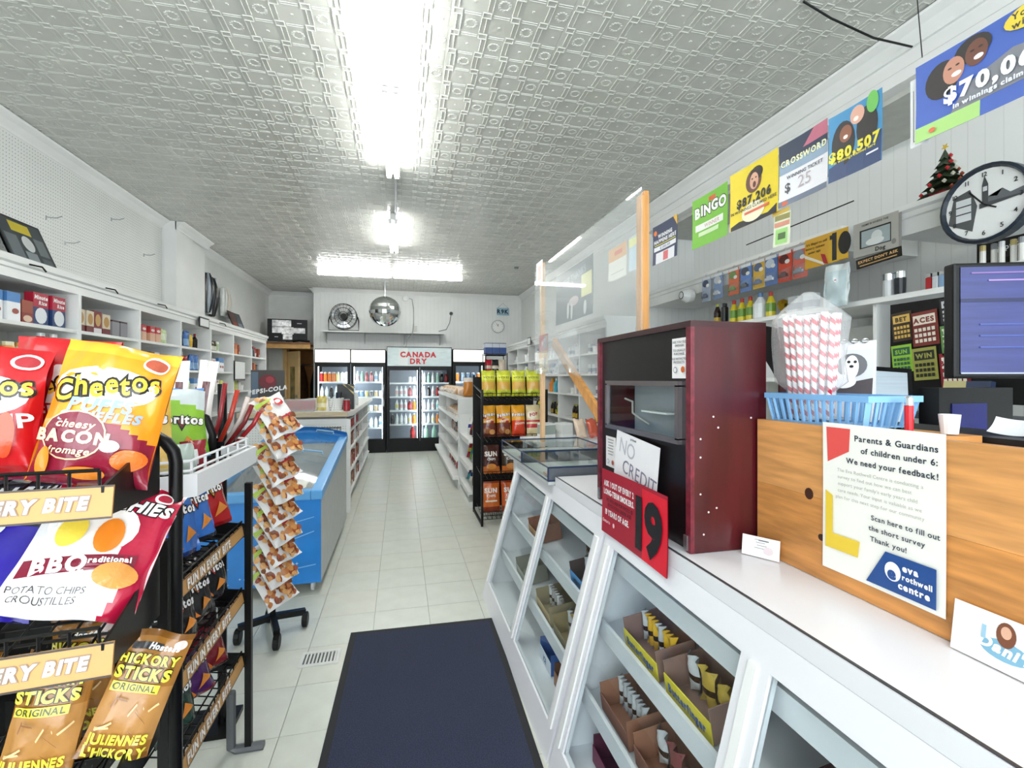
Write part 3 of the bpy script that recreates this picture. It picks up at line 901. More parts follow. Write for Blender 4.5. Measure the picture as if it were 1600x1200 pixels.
kind('I', 'maroon cracker box with tan picture', 'carton', 'cracker_box', 0.09, ctn(0.085, 0.05, 0.165, ['#6b1f22', '#d8d2d6', '#7f2a28', '#c29a55'], [(0, 0.25, 1), (0.25, 1, 2)], (0, 0.6, 0.03, 0.045, 3)))
kind('J', 'dark maroon box with grey side', 'carton', 'tea_box', 0.095, ctn(0.09, 0.05, 0.125, ['#3a1a20', '#8b8a8e', '#4a2028'], [(0.05, 0.9, 1)], None))
kind('P', 'red and peach soup carton', 'carton', 'soup_carton', 0.085, ctn(0.08, 0.05, 0.14, ['#b33a3c', '#e0b295', '#c2343a', '#e8e2da'], [(0, 0.58, 1), (0.58, 1, 2)], (0, 0.75, 0.03, 0.012, 3)))
kind('L', 'pale green pouch', 'pouch', 'pouch', 0.11, pch(0.11, 0.14, 0.05, ['#bcd39b', '#d9e4c4'], (0.25, 0.7), 4))
kind('M', 'dark cookie pouch', 'pouch', 'pouch', 0.1, pch(0.1, 0.16, 0.05, ['#2c2422', '#c9a68c'], (0.1, 0.5), 5))
kind('N', 'yellow snack pouch', 'pouch', 'pouch', 0.09, pch(0.085, 0.14, 0.05, ['#e0bf34', '#d8a92c'], (0.2, 0.5), 6))
kind('Q', 'blue snack pouch', 'pouch', 'pouch', 0.12, pch(0.12, 0.17, 0.06, ['#3f6fb4', '#8ab0d8'], (0.1, 0.5), 7))
kind('S', 'red snack pouch', 'pouch', 'pouch', 0.11, pch(0.11, 0.15, 0.05, ['#a3242a', '#e7d6d2'], (0.1, 0.45), 8))
kind('T', 'brown box with round biscuits', 'carton', 'biscuit_box', 0.075, ctn(0.07, 0.05, 0.15, ['#3a2418', '#c9b59c', '#5a3a28', '#d8b878'], [(0, 0.45, 1), (0.45, 1, 2)], (0, 0.72, 0.022, 0.022, 3)))
kind('U', 'plain white carton with a red mark', 'carton', 'carton', 0.11, ctn(0.1, 0.05, 0.15, ['#d5d3cf', '#e2e0dc', '#c05a58'], [(0, 0.7, 1)], (0, 0.82, 0.03, 0.008, 2)))
kind('V', 'small brown jar with white lid', 'jar', 'jar', 0.085, lth([(0.034, 0, 0), (0.037, 0.01, 1), (0.037, 0.06, 0), (0.037, 0.085, 0), (0.03, 0.1, 2), (0.032, 0.12, 2), (0.03, 0.122, 2)], ['#4d4a2f', '#dad7ca', '#5a4a3a']))
kind('W', 'white round tub', 'tub', 'tub', 0.1, lth([(0.038, 0, 0), (0.044, 0.07, 1), (0.046, 0.08, 1), (0.044, 0.082, 1)], ['#e6e7e4', '#cfd2cf']))
kind('X', 'orange carton', 'carton', 'carton', 0.1, ctn(0.09, 0.05, 0.15, ['#c46a28', '#e07f2e', '#e9c06a'], [(0, 0.5, 1)], None))
kind('Z', 'lime yellow box', 'box', 'box', 0.12, ctn(0.11, 0.06, 0.14, ['#cfd24a', '#dfe06a', '#b9c03a'], [(0, 0.4, 2)], None))
kind('c', 'red and white tin can', 'can', 'tin_can', 0.08, lth([(0.033, 0, 1), (0.034, 0.004, 0), (0.034, 0.1, 1), (0.033, 0.106, 1)], ['#b53238', '#cfd2d4']))
kind('d', 'teal detergent jug', 'jug', 'jug', 0.12, lth([(0.05, 0, 0), (0.055, 0.02, 0), (0.055, 0.12, 0), (0.02, 0.165, 1), (0.022, 0.2, 1), (0.02, 0.202, 1)], ['#4aa9b4', '#dfe4e6']))
kind('e', 'orange detergent jug', 'jug', 'jug', 0.12, lth([(0.05, 0, 0), (0.055, 0.02, 0), (0.055, 0.12, 0), (0.02, 0.165, 1), (0.022, 0.2, 1), (0.02, 0.202, 1)], ['#e08326', '#e2b23a']))
kind('f', 'blue detergent jug', 'jug', 'jug', 0.13, lth([(0.055, 0, 0), (0.06, 0.02, 0), (0.06, 0.13, 0), (0.025, 0.175, 1), (0.026, 0.205, 1), (0.024, 0.207, 1)], ['#2f5fa8', '#dfe4e6']))
kind('g', 'white foam cup stack', 'cup stack', 'cup_stack', 0.1, lth([(0.03, 0, 0), (0.042, 0.1, 0), (0.044, 0.102, 1), (0.044, 0.115, 1), (0.042, 0.117, 0), (0.045, 0.13, 0)], ['#eceeee', '#dfe2e2']))
kind('h', 'black spray can', 'spray can', 'spray_can', 0.065, lth([(0.026, 0, 0), (0.028, 0.005, 0), (0.028, 0.14, 1), (0.018, 0.15, 1), (0.018, 0.175, 1), (0.016, 0.176, 1)], ['#161718', '#2a2b2d']))
kind('i', 'yellow and green cleaner bottle', 'bottle', 'cleaner_bottle', 0.08, lth([(0.03, 0, 0), (0.034, 0.01, 0), (0.034, 0.04, 1), (0.034, 0.1, 0), (0.014, 0.15, 2), (0.014, 0.18, 2), (0.012, 0.182, 2)], ['#d9c832', '#6f9a3c', '#c23a30']))
kind('j', 'pair of white bleach bottles', 'bottle', 'bleach_bottle', 0.11, lth([(0.045, 0, 0), (0.05, 0.01, 0), (0.05, 0.11, 0), (0.018, 0.16, 1), (0.018, 0.19, 1), (0.016, 0.192, 1)], ['#e9ecee', '#5f86b5']))
PK['j']['desc'] = 'white bleach bottle'
kind('k', 'grey and white boxed bulb', 'box', 'bulb_box', 0.085, ctn(0.075, 0.06, 0.11, ['#cfd3d6', '#9aa3ad', '#6c7a8c'], [(0.2, 0.6, 2)], None))
kind('m', 'dark beer-brown bottle', 'bottle', 'brown_bottle', 0.07, lth([(0.028, 0, 0), (0.03, 0.01, 1), (0.03, 0.07, 0), (0.03, 0.11, 0), (0.012, 0.16, 2), (0.013, 0.18, 2), (0.011, 0.182, 2)], ['#2a160d', '#c9a83a', '#b9c04a']))
kind('n', 'folded blue cloth pack', 'pack', 'cloth_pack', 0.13, pch(0.12, 0.14, 0.06, ['#4f7fbe', '#dfe6ee'], (0.5, 0.8), 12))

def place(code, loc, rotz, label, group):
    k = PK[code]
    if k['o'] is None:
        o = k['b'](k['name']); o.location = loc; o.rotation_euler = (0, 0, rotz); k['o'] = o
        tag(o, label, k['cat'], group)
    else:
        o = dup(k['o'], loc, (0, 0, rotz), label, group); o['category'] = k['cat']
    return o
def stock(seq, start, fixed, z, along, facing, rowname, bay, group, gap=0.008):
    """along: 'y' (row runs to +y) with x fixed, or 'x'"""
    p = start; i = 0
    for ch in seq:
        if ch == '.':
            p += 0.05; continue
        k = PK[ch]
        c = p + k['w'] / 2
        jit = random.uniform(-0.008, 0.008)
        loc = (fixed + jit, c, z + 0.001) if along == 'y' else (c, fixed + jit, z + 0.001)
        place(ch, loc, facing + R(random.uniform(-4, 4)), '%s, %s in %s %s' % (k['desc'], ORD[min(i, 15)], bay, rowname), group)
        p += k['w'] + gap; i += 1

# ------------------------------------------------------------------ LEFT WALL SHELVES
SHELFIN = mat('shelf_paint', '#dcdedb', 0.45, noise=0.04, scale=5)
def bay_unit(name, label, xf, xb, ys, zs, ztop, zcor, th=0.03):
    """open shelving along a side wall; xf front edge, xb back edge"""
    s = 1 if xf > xb else -1
    e = thing(name, label, 'shelving', (xb, ys[0], 0))
    D = abs(xf - xb)
    def bx(a, b, y0, y1, z0, z1):
        x0, x1 = sorted((s * a, s * b))
        return MB().box(x0, x1, y0 - ys[0], y1 - ys[0], z0, z1)
    bx(0, 0.012, ys[0], ys[-1], 0, ztop).build('back_panel', SHELFIN, parent=e)
    for y in ys:
        bx(0.012, D, y - th / 2, y + th / 2, 0, zcor).build('upright', WHITE, parent=e)
    for i in range(len(ys) - 1):
        for z in zs:
            bx(0.012, D - 0.004, ys[i] + th / 2, ys[i + 1] - th / 2, z - 0.022, z).build('shelf', WHITE, parent=e)
    pr = [(0, zcor), (D, zcor), (D, zcor + 0.05), (D + 0.012, zcor + 0.055), (D + 0.012, zcor + 0.075), (D + 0.03, zcor + 0.085), (D + 0.035, ztop), (0, ztop)]
    MB().prism([(s * a, b) for a, b in pr], -th / 2, ys[-1] - ys[0] + th / 2, 'y').build('cornice', WHITE, parent=e)
    return e
LY = [2.273 + 0.757 * k for k in range(9)]
LX = -2.12
lu = bay_unit('wall_shelving', 'long white shelving unit stocked with groceries on the left wall', LX, -2.53, LY, (0.1, 0.4, 0.67, 0.94, 1.2, 1.45, 1.69), 2.05, 1.93)
for k, y in enumerate((3.28, 4.0, 4.75, 6.2)):
    MB().tube([(0.447, y - LY[0], 2.02), (0.5, y - LY[0] + 0.015, 2.01), (0.51, y - LY[0] + 0.03, 1.985)], 0.005, 5).build('price_hook', BLACK, parent=lu)
fr = R(90)
bays = ['nearest left bay', 'second left bay', 'third left bay', 'fourth left bay', 'fifth left bay', 'sixth left bay', 'seventh left bay']
UP = ['.BBCRR', 'HHIHJJ', 'PP.PPL', 'M.QN.D', 'VVVG', 'VDXC', 'XJDSC']
MI = ['GOYOYKK', 'DTTU.ZZ', 'PSTU', '.SSQQ', 'UU.BB', 'UW.Z', 'ZCXJ']
LO = ['KKGO.YY', 'ccVVTT', 'LLZUU', 'LLLB', 'BUUZ', 'ZZUW', 'CCTX']
for b in range(7):
    y0 = LY[b + 1] + 0.03
    stock(UP[b], y0, LX - 0.07, 1.69, 'y', fr, 'upper row', bays[b], 'stock on the left wall shelves', 0.014)
    stock(MI[b], y0, LX - 0.07, 1.45, 'y', fr, 'middle row', bays[b], 'stock on the left wall shelves', 0.014)
    stock(LO[b], y0, LX - 0.07, 1.2, 'y', fr, 'third row', bays[b], 'stock on the left wall shelves', 0.014)

# things above the left shelves
o = sheet('display_board', 0.40, 0.37, '#15171a', [('r', -0.185, 0.185, 0.015, 0.355, '#3c4247'), ('r', -0.09, 0.08, 0.27, 0.34, '#c9b62e'), ('r', -0.17, -0.07, 0.05, 0.24, '#6d7478'), ('r', -0.05, 0.05, 0.04, 0.14, '#8c9498'), ('e', 0.01, 0.2, 0.05, 0.055, '#cfd3d2'), ('r', 0.08, 0.17, 0.05, 0.12, '#5a6266'), ('r', 0.08, 0.17, 0.14, 0.26, '#70787a')],
    'dark framed photo board leaning on the pegboard above the left shelves', 'board', (-2.3, 3.72, 2.055), (R(-22), 0, R(90)), t=0.012)
for i, (y, z) in enumerate(((3.2, 2.9), (3.55, 2.78), (4.15, 2.55), (4.95, 2.8), (4.35, 2.42), (5.5, 2.62))):
    tag(MB().tube([(0, 0, 0), (0.06, 0.0, -0.005), (0.1, 0.0, 0.012)], 0.0035, 5).tube([(0, 0, -0.02), (0, 0, 0.01)], 0.005, 5).build('peg_hook', STEEL, loc=(-2.533, y, z)), 'bare metal hook on the white pegboard, %s from the near end' % ORD[i], 'hook', 'bare pegboard hooks')
def hang_bundle(label, loc, cols, n, h):
    e = thing('hanging_bundle', label, 'bundle', loc)
    for k in range(n):
        y = (k - n / 2) * 0.05
        MB().grid(lambda u, v: (0.05 + 0.03 * math.sin(6.2832 * u) + 0.05 * (k % 3) * v * (1 - v) * 2, y + 0.035 * math.cos(6.2832 * u) * (1 - 0.6 * abs(2 * v - 1) ** 3), h * (v - 1) + 0.02 * math.sin(k)), 10, 8).build('strap', foil(cols[k % len(cols)]), parent=e, smooth=True)
    return e
hang_bundle('bundle of dark and silver packs hanging beyond the pilaster', (-2.53, 7.05, 2.74), ['#14161a', '#98a3ac', '#1d2430', '#c4c9c2', '#23262b'], 7, 0.52)
hang_bundle('clear plastic packs hanging right of the dark bundle', (-2.53, 7.62, 2.66), ['#dfe1df', '#d2d4d0', '#cfc4b8'], 5, 0.4)
o = sheet('picture_frame', 0.26, 0.11, '#2a2c2e', [('r', -0.115, 0.115, 0.015, 0.095, '#e9ebea')], 'small black-framed white card on the left shelf cornice', 'frame', (-2.075, 5.75, 1.915), (0, 0, R(90)), t=0.008)
for i, (y, a) in enumerate(((7.58, 0), (7.78, 4))):
    o = sheet('magazine', 0.28, 0.3, ('#241f20', '#2d2f33')[i], [('r', -0.12, 0.12, 0.02, 0.28, ('#5a3a34', '#4b5158')[i]), ('r', -0.08, 0.08, 0.05, 0.14, ('#8f4030', '#868d93')[i])], '%s magazine leaning above the far left shelves' % ('brown', 'grey')[i], 'magazine', (-2.3, y, 2.055), (R(-20), 0, R(90 - a)), t=0.01)
sheet('notice_card', 0.42, 0.26, '#3a3c3e', [('r', -0.2, 0.2, 0.02, 0.25, '#e8ebea')], 'white card in a dark frame on the middle row far left', 'frame', (-2.1, 7.0, 1.34), (0, 0, R(90)), t=0.01)

# ------------------------------------------------------------------ ICE CREAM FREEZER
FBLUE = mat('freezer_blue', '#1f7fd0', 0.3, noise=0.16, scale=4, coat=0.4)
FRIM = mat('freezer_rim_blue', '#5fa3dc', 0.35, noise=0.04)
FSIDE = mat('freezer_side', '#aeb2b4', 0.35, noise=0.06)
fz = thing('ice_cream_freezer', 'blue ice cream chest freezer with sloping glass lid', 'freezer', (-0.83, 3.18, 0))
yn, yfv, xl, xr = 0.0, 1.42, -0.34, 0.34
zb, zn, zf = 0.075, 0.66, 0.84
b = MB()
out = [(yn, zb), (yfv, zb), (yfv, zf - 0.05), (yn, zn - 0.05)]
inn = 0.05
b.prism(out, xl, xl + inn, 'x', 1).prism(out, xr - inn, xr, 'x', 1)
b.box(xl + inn, xr - inn, yn, yn + inn, zb, zn - 0.05, 0).box(xl + inn, xr - inn, yfv - inn, yfv, zb, zf - 0.05, 1).box(xl + inn, xr - inn, yn + inn, yfv - inn, zb, zb + 0.12, 1)
b.build('body', [FSIDE, FSIDE], parent=fz)
MB().box(xl, xr, yn - 0.006, yn, zb, zn - 0.05).build('front_panel', FBLUE, parent=fz)
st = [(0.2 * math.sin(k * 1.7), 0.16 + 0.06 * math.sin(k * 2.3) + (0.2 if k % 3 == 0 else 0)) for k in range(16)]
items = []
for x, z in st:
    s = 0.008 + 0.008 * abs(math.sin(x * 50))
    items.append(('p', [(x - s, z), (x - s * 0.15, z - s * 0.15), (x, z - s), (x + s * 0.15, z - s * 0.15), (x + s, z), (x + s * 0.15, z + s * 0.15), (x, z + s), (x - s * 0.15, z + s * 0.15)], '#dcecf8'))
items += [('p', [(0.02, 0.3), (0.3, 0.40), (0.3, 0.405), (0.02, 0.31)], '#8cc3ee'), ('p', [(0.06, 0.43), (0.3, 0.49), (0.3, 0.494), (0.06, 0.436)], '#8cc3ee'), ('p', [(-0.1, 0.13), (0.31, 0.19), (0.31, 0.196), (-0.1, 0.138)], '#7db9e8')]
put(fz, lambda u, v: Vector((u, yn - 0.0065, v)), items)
def rimz(y):
    return zn + (zf - zn) * (y - yn) / (yfv - yn)
rm = MB()
for x0, x1 in ((xl - 0.01, xl + 0.06), (xr - 0.06, xr + 0.01)):
    rm.prism([(yn - 0.02, rimz(yn) - 0.06), (yfv + 0.01, rimz(yfv) - 0.06), (yfv + 0.01, rimz(yfv)), (yn - 0.02, rimz(yn))], x0, x1, 'x')
rm.build('side_rim', FRIM, parent=fz, bevel=0.008)
rim_n = MB().box(xl + 0.06, xr - 0.06, yn - 0.02, yn + 0.05, zn - 0.06, zn)
rim_n.build('front_rim', FRIM, parent=fz, bevel=0.008)
MB().grid(lambda u, v: (xl - 0.01 + (xr - xl + 0.02) * u, yfv - 0.06 + 0.08 * (v if v < 0.5 else 1 - v) * 2, zf - 0.06 + 0.09 * v + 0.06 * math.sin(math.pi * u) * (1 if v > 0.2 else 0)), 14, 4).build('back_rim', mat('freezer_rim_deep', '#2f7fc4', 0.35), parent=fz, smooth=True)
for k, (a, c, dz) in enumerate(((0.03, 0.76, -0.012), (0.68, 1.37, 0.0))):
    l = MB().grid(lambda u, v: (xl + 0.05 + (xr - xl - 0.1) * u, a + (c - a) * v, rimz(a + (c - a) * v) - 0.006 + dz + 0.045 * math.sin(math.pi * u)), 12, 2).build('glass_lid', GLASS, parent=fz, smooth=True)
    MB().tube([(0.1, c - 0.06, rimz(c) + 0.05 + dz), (0.1, c - 0.05, rimz(c) + 0.07 + dz), (0.24, c - 0.05, rimz(c) + 0.05 + dz), (0.24, c - 0.06, rimz(c) + 0.03 + dz)], 0.008, 6).build('lid_handle', paint('#7fa9cc'), parent=l)
for x in (xl + 0.06, xr - 0.06):
    for y in (0.07, yfv - 0.07):
        cs = MB().lathe([(0.03, -0.01), (0.034, -0.006), (0.034, 0.006), (0.03, 0.01)], 16, M=Matrix.Translation((x, y, 0.034)) @ Matrix.Rotation(R(90), 4, 'Y')).build('caster', paint('#d5d7d8'), parent=fz)
        MB().box(x - 0.016, x + 0.016, y - 0.02, y + 0.02, 0.066, 0.076).build('caster_bracket', STEEL, parent=cs)
cr = random.Random(8)
for k in range(12):
    x = -0.83 - 0.17 + 0.34 * (k % 3) / 2; y = 3.27 + 0.31 * (k // 3)
    o = make_bag('ice_cream_wrapper', 0.13, 0.2, 0.035, [('#d9d4c6', '#cfd8d4', '#e2dccf', '#b8b2a4')[k % 4]], None, None, 'pale ice cream packet in the freezer, row %s from the front, %s' % (ORD[k // 3], ('left', 'middle', 'right')[k % 3]), 'ice cream', 20 + k % 3, (x, y, 0.37 + 0.03 * (k // 3)), (R(-84), 0, R(cr.uniform(-9, 9))), 'ice cream packets in the freezer', res=7)

# ------------------------------------------------------------------ PEGBOARD-ENDED CHECK COUNTER AND AISLE SHELVING (LEFT)
BUTCH = mat('wood_edge', '#b9a98c', 0.5, noise=0.14, scale=8, stretch=(1, 1, 6))
ct = thing('island_counter', 'white pegboard-ended island counter with a wood-edged top', 'counter', (-0.98, 5.0, 0))
MB().box(-0.5, 0.46, 0.06, 0.08, 0.02, 0.95).build('pegboard_end', PEG, parent=ct)
MB().box(0.44, 0.48, 0.04, 0.1, 0.0, 0.95).build('corner_post', WHITE, parent=ct)
MB().box(-0.55, 0.46, 0.05, 0.09, 0.90, 0.955).build('top_rail', WHITE, parent=ct)
MB().box(-0.5, 0.1, 0.1, 3.5, 0.0, 0.95).build('core', WHITE, parent=ct)
MB().prism([(-0.55, 0.0), (0.46, 0.0), (0.5, 0.12), (0.5, 3.6), (-0.55, 3.6)], 0.98, 1.03, 'z').build('worktop', [mat('counter_laminate', '#dfe0da', 0.4)], parent=ct)
MB().box(-0.55, 0.46, -0.006, 0.0, 0.98, 1.03).build('wood_edge', BUTCH, parent=ct)
MB().box(-0.5, 0.44, 0.05, 3.55, 0.955, 0.98).build('worktop_batten', paint('#6f6a62'), parent=ct)
SX = 0.45
for z in (0.12, 0.36, 0.6, 0.8):
    MB().box(0.1, SX, 0.1, 3.5, z - 0.02, z).build('shelf', WHITE, parent=ct)
for y in (1.2, 2.3, 3.46):
    MB().box(0.1, SX - 0.02, y, y + 0.03, 0, 0.95).build('divider', WHITE, parent=ct)
rr = random.Random(5)
KS = 'IJCTPHcIJ'
n = 0
for lev, z in enumerate((0.12, 0.36, 0.6, 0.8)):
    y = 5.14; i = 0
    while y < 6.9 and i < 12:
        ch = KS[rr.randrange(len(KS))]
        if z == 0.8 and ch not in 'cJ': ch = 'c'
        if abs((y + 0.05) - 6.215) < 0.09:
            y += 0.12; continue
        place(ch, (-0.58, y + 0.05, z + 0.001), R(90), '%s, %s along the %s island shelf' % (PK[ch]['desc'], ORD[i], ('bottom', 'second', 'third', 'top')[lev]), 'stock on the island shelves')
        y += PK[ch]['w'] + 0.03; i += 1
wb = thing('wire_basket', 'empty black wire basket hooked on the island pegboard end', 'basket', (-0.72, 5.055, 0.77))
w = MB()
for z in (0.0, 0.05, 0.1):
    w.tube([(-0.13, 0, z), (-0.13, -0.1, z), (0.13, -0.1, z), (0.13, 0, z)], 0.003, 5, closed=True)
for k in range(9):
    x = -0.13 + 0.26 * k / 8
    w.tube([(x, 0, 0.1), (x, 0, 0), (x, -0.1, 0), (x, -0.1, 0.1)], 0.002, 4)
w.build('wire_mesh', WIRE, parent=wb)
# things on the island top
TOP = 1.031
bx = thing('storage_tub', 'clear plastic tub at the front of the island counter', 'tub', (-0.995, 5.2, TOP))
MB().grid(lambda u, v: ((0.14 + 0.015 * v) * (1 if abs(math.cos(6.2832 * u)) > abs(math.sin(6.2832 * u)) else 1) * max(-1, min(1, 1.5 * math.cos(6.2832 * u))), (0.11 + 0.015 * v) * max(-1, min(1, 1.5 * math.sin(6.2832 * u))), 0.12 * v), 32, 3).build('wall', clear('tub_plastic', (0.8, 0.82, 0.82), 1.4, 0.15, 0.25), parent=bx)
MB().box(-0.14, 0.14, -0.11, 0.11, 0.0, 0.004).build('base', paint('#9b9d9d'), parent=bx)
for k in range(4):
    place('c', (-1.1 + 0.07 * k, 5.2, TOP + 0.008), 0, 'red tin can in the clear tub, %s from the left' % ORD[k], 'cans in the clear tub')
bk = thing('perforated_basket', 'white perforated plastic basket on the island counter', 'basket', (-0.66, 5.2, TOP))
MB().lathe([(0.062, 0), (0.078, 0.12), (0.082, 0.122), (0.082, 0.13), (0.074, 0.13), (0.06, 0.008)], 20).build('basket_wall', pattern_mat('perforated_plastic', '#e9eae6', '#8d8f8a', 'dots', 0.02, 0.2), parent=bk)
for k in range(5):
    a = k * 1.25
    tag(MB().tube([(-0.66 + 0.03 * math.cos(a), 5.2 + 0.03 * math.sin(a), TOP + 0.02), (-0.66 + 0.06 * math.cos(a), 5.2 + 0.06 * math.sin(a), TOP + 0.19)], 0.007, 6).build('pen', ink(('#1d1e22', '#2d3c5a', '#303236', '#56585c', '#22252a')[k])), 'dark pen in the white perforated basket, %s clockwise' % ORD[k], 'pen', 'pens in the basket')
bx = MB().lathe([(0.03, 0, 0), (0.034, 0.005, 0), (0.034, 0.11, 1), (0.028, 0.122, 1)], 14).build('drink_can', [foil('#9d1f2c'), STEEL], loc=(-0.54, 5.1, TOP)); tag(bx, 'dark red drink can beside the white basket', 'can')
o = carton_mb(0.17, 0.1, 0.27, [(0, 0.5, 1)]).build('display_carton', [ink('#171716'), ink('#23231f')], loc=(-0.58, 5.4, TOP)); tag(o, 'black carton with yellow diagonal stripes on the island counter', 'carton')
put(o, lambda u, v: Vector((u, -0.0515, v)), [('p', [(-0.03, 0.27), (-0.01, 0.27), (0.085, 0.16), (0.085, 0.185)], '#d8c27a'), ('p', [(0.02, 0.27), (0.04, 0.27), (0.085, 0.22), (0.085, 0.245)], '#d8c27a'), ('e', 0, 0.07, 0.06, 0.03, '#4c4e44')])
tagcols = ['#c9ced2', '#8fa3b5', '#e1e3e2', '#7d8992']
for k in range(4):
    o = carton_mb(0.12, 0.08, 0.13 + 0.02 * (k % 2), [(0.2, 0.7, 1)]).build('small_box', [ink('#dadcdb'), ink(tagcols[k])], loc=(-0.58 - 0.02 * (k % 2), 5.8 + 0.2 * k, TOP)); tag(o, 'small grey and white box on the island counter, %s from the front' % ORD[k], 'box', 'boxes along the island counter')
o = make_bag('snack_packet', 0.1, 0.15, 0.05, ['#cdbb6a', '#e2d7ae'], lambda a, b: 1 if 0.2 < b < 0.5 else 0, None, 'yellow striped packet between the tub and the white basket', 'packet', 31, (-0.795, 5.18, TOP), (R(-10), 0, 0), res=8)
# cola display card box
o = thing('display_box', 'dark cola display carton with white lettering on the island counter', 'display box', (-1.335, 5.12, TOP))
MB().box(-0.16, 0.16, 0, 0.2, 0, 0.05).box(-0.16, -0.15, 0, 0.2, 0.05, 0.14).box(0.15, 0.16, 0, 0.2, 0.05, 0.14).box(-0.16, 0.16, 0.19, 0.2, 0.05, 0.42).build('carton', ink('#3f3a37'), parent=o)
MB().box(-0.16, 0.16, -0.004, 0.0, 0, 0.14).build('front_flap', ink('#cbb9a6'), parent=o)
put(o, lambda u, v: Vector((u, 0.188, v)), [('r', -0.155, -0.09, 0.06, 0.4, '#56697c'), ('e', 0.0, 0.3, 0.085, 0.075, '#6d1420'), ('e', 0.02, 0.32, 0.04, 0.035, '#a02a34'), ('t', 'PEPSI-COLA', 0.0, 0.215, 0.06, '#f0eeee', {'b': 2, 'rot': 9, 'sh': 0.2})])
put(o, lambda u, v: Vector((u, -0.005, v)), [('e', -0.02, 0.07, 0.06, 0.05, '#7c1822')])
# ------------------------------------------------------------------ SNACK RACKS BY THE ENTRANCE (LEFT)
STRIP = mat('shelf_strip', '#c4955a', 0.5, noise=0.03)
def strip(parent, p, length, rotz, tilt=-10, h=0.045, txt='FUN IN EVERY BITE', size=0.036, cu=0.0, wid=0.4):
    """printed shelf-edge strip; local x along the strip"""
    o = MB().box(-length / 2, length / 2, 0, 0.004, 0, h).build('shelf_strip', STRIP, parent=parent, loc=p, rot=(R(tilt), 0, rotz))
    put(o, flat, [('r', -length / 2, length / 2, h * 0.0, h * 0.06, '#3a2d22'), ('r', -length / 2, length / 2, h * 0.94, h, '#3a2d22'), ('t', txt, cu + 0.0018, h / 2 - 0.0015, size, '#8f7a6a', {'b': 2, 'sh': 0.2, 'w': wid}), ('t', txt, cu, h / 2, size, '#f5efe8', {'b': 2, 'sh': 0.2, 'w': wid})])
    return o
def wire_deck(parent, x0, x1, y0, y1, z0, z1, nx, ny, lip=0.05, r=0.0026, name='wire_shelf'):
    """sloping wire deck, z0 at y0 (front), z1 at y1 (back)"""
    w = MB()
    for k in range(nx + 1):
        x = x0 + (x1 - x0) * k / nx
        w.tube([(x, y0, z0 + lip), (x, y0, z0), (x, y1, z1)], r, 4)
    for k in range(ny + 1):
        y = y0 + (y1 - y0) * k / ny
        w.tube([(x0, y, z0 + (z1 - z0) * k / ny), (x1, y, z0 + (z1 - z0) * k / ny)], r * 1.2, 4)
    for q in (0.5, 1):
        w.tube([(x0, y0, z0 + lip * q), (x1, y0, z0 + lip * q)], r * 1.2, 4)
    return w.build(name, WIRE, parent=parent)
def hoop(parent, x0, x1, y, ztop, r=0.0125, rad=0.06, z0=0.0, name='frame_hoop'):
    pts = [(x0, y, z0), (x0, y, ztop - rad)]
    pts += [(x0 + rad - rad * math.cos(a), y, ztop - rad + rad * math.sin(a)) for a in (0.4, 0.8, 1.2, 1.57)]
    pts += [(x1 - rad + rad * math.sin(a), y, ztop - rad + rad * math.cos(a)) for a in (0.0, 0.4, 0.8, 1.2)]
    pts += [(x1, y, ztop - rad), (x1, y, z0)]
    return MB().tube(pts, r, 10).build(name, BLACK, parent=parent, smooth=True)
ra = thing('snack_rack', 'black wire snack rack with tan lettered strips at the near left', 'rack', (-0.462, 1.13, 0), (0, 0, R(6)))
hoop(ra, -0.66, 0.0, 0.0, 1.245)
tiers = (1.145, 0.895, 0.645, 0.395)
for z in tiers:
    wire_deck(ra, -0.64, -0.03, -0.25, -0.03, z, z + 0.05, 16, 5, lip=0.07)
    strip(ra, (-0.31, -0.262, z - 0.005), 0.6, 0, cu=0.145, h=0.052, size=0.034, wid=0.25)
    for x in (-0.655, -0.024):
        MB().prism([(-0.255, z - 0.005), (-0.255, z + 0.045), (-0.02, z + 0.10), (-0.02, z - 0.02)], x - 0.002, x + 0.002, 'x').build('side_bracket', BLACK, parent=ra)
MB().box(-0.66, 0, -0.012, 0.012, 0.1, 0.14).build('base_bar', BLACK, parent=ra)
for x in (-0.66, 0.0):
    MB().box(x - 0.012, x + 0.012, -0.3, 0.1, 0.0, 0.03).build('foot', BLACK, parent=ra)
RW, RR, YL, OR = '#c2141c', '#a51018', '#f4c83a', '#f39a1f'
def puffs_red(label, loc, rot, seed):
    return make_bag('puff_snack_bag', 0.168, 0.23, 0.075, [RW, RR], lambda a, b: 1 if b < 0.12 else 0,
        [('e', -0.0039, 0.1432, 0.0759, 0.0364, '#f3f1ee'), ('t', 'Cheetos', 0.0, 0.1447, 0.0648, '#151212', {'b': 2, 'rot': 14, 'bo': 0.05}), ('t', 'Cheetos', -0.0015, 0.1471, 0.0586, '#f4c83a', {'b': 1, 'rot': 14, 'bo': 0.05}), ('t', 'PUFFS UP', 0.0, 0.0929, 0.0356, '#f6eeee', {'b': 1, 'rot': 8}), ('e', 0.0542, 0.2028, 0.0202, 0.014, '#f0eeee'), ('e', 0.0542, 0.2028, 0.0155, 0.0101, '#b03038'), ('e', 0.0464, 0.0774, 0.0124, 0.0387, '#e0502c'), ('e', -0.0464, 0.0387, 0.0348, 0.017, '#e2662e'), ('e', 0.0, 0.0348, 0.0232, 0.0124, '#efe9e4')],
        label, 'chip bag', seed, loc, rot, res=20)
puffs_red('red puff snack bag at the far left edge of the top tier', (-0.705, 0.985, 1.18), (R(-7), R(4), R(6)), 2)
puffs_red('red puff snack bag tucked behind the orange bacon-cheese one', (-0.635, 1.088, 1.2), (R(0), R(3), R(8)), 3)
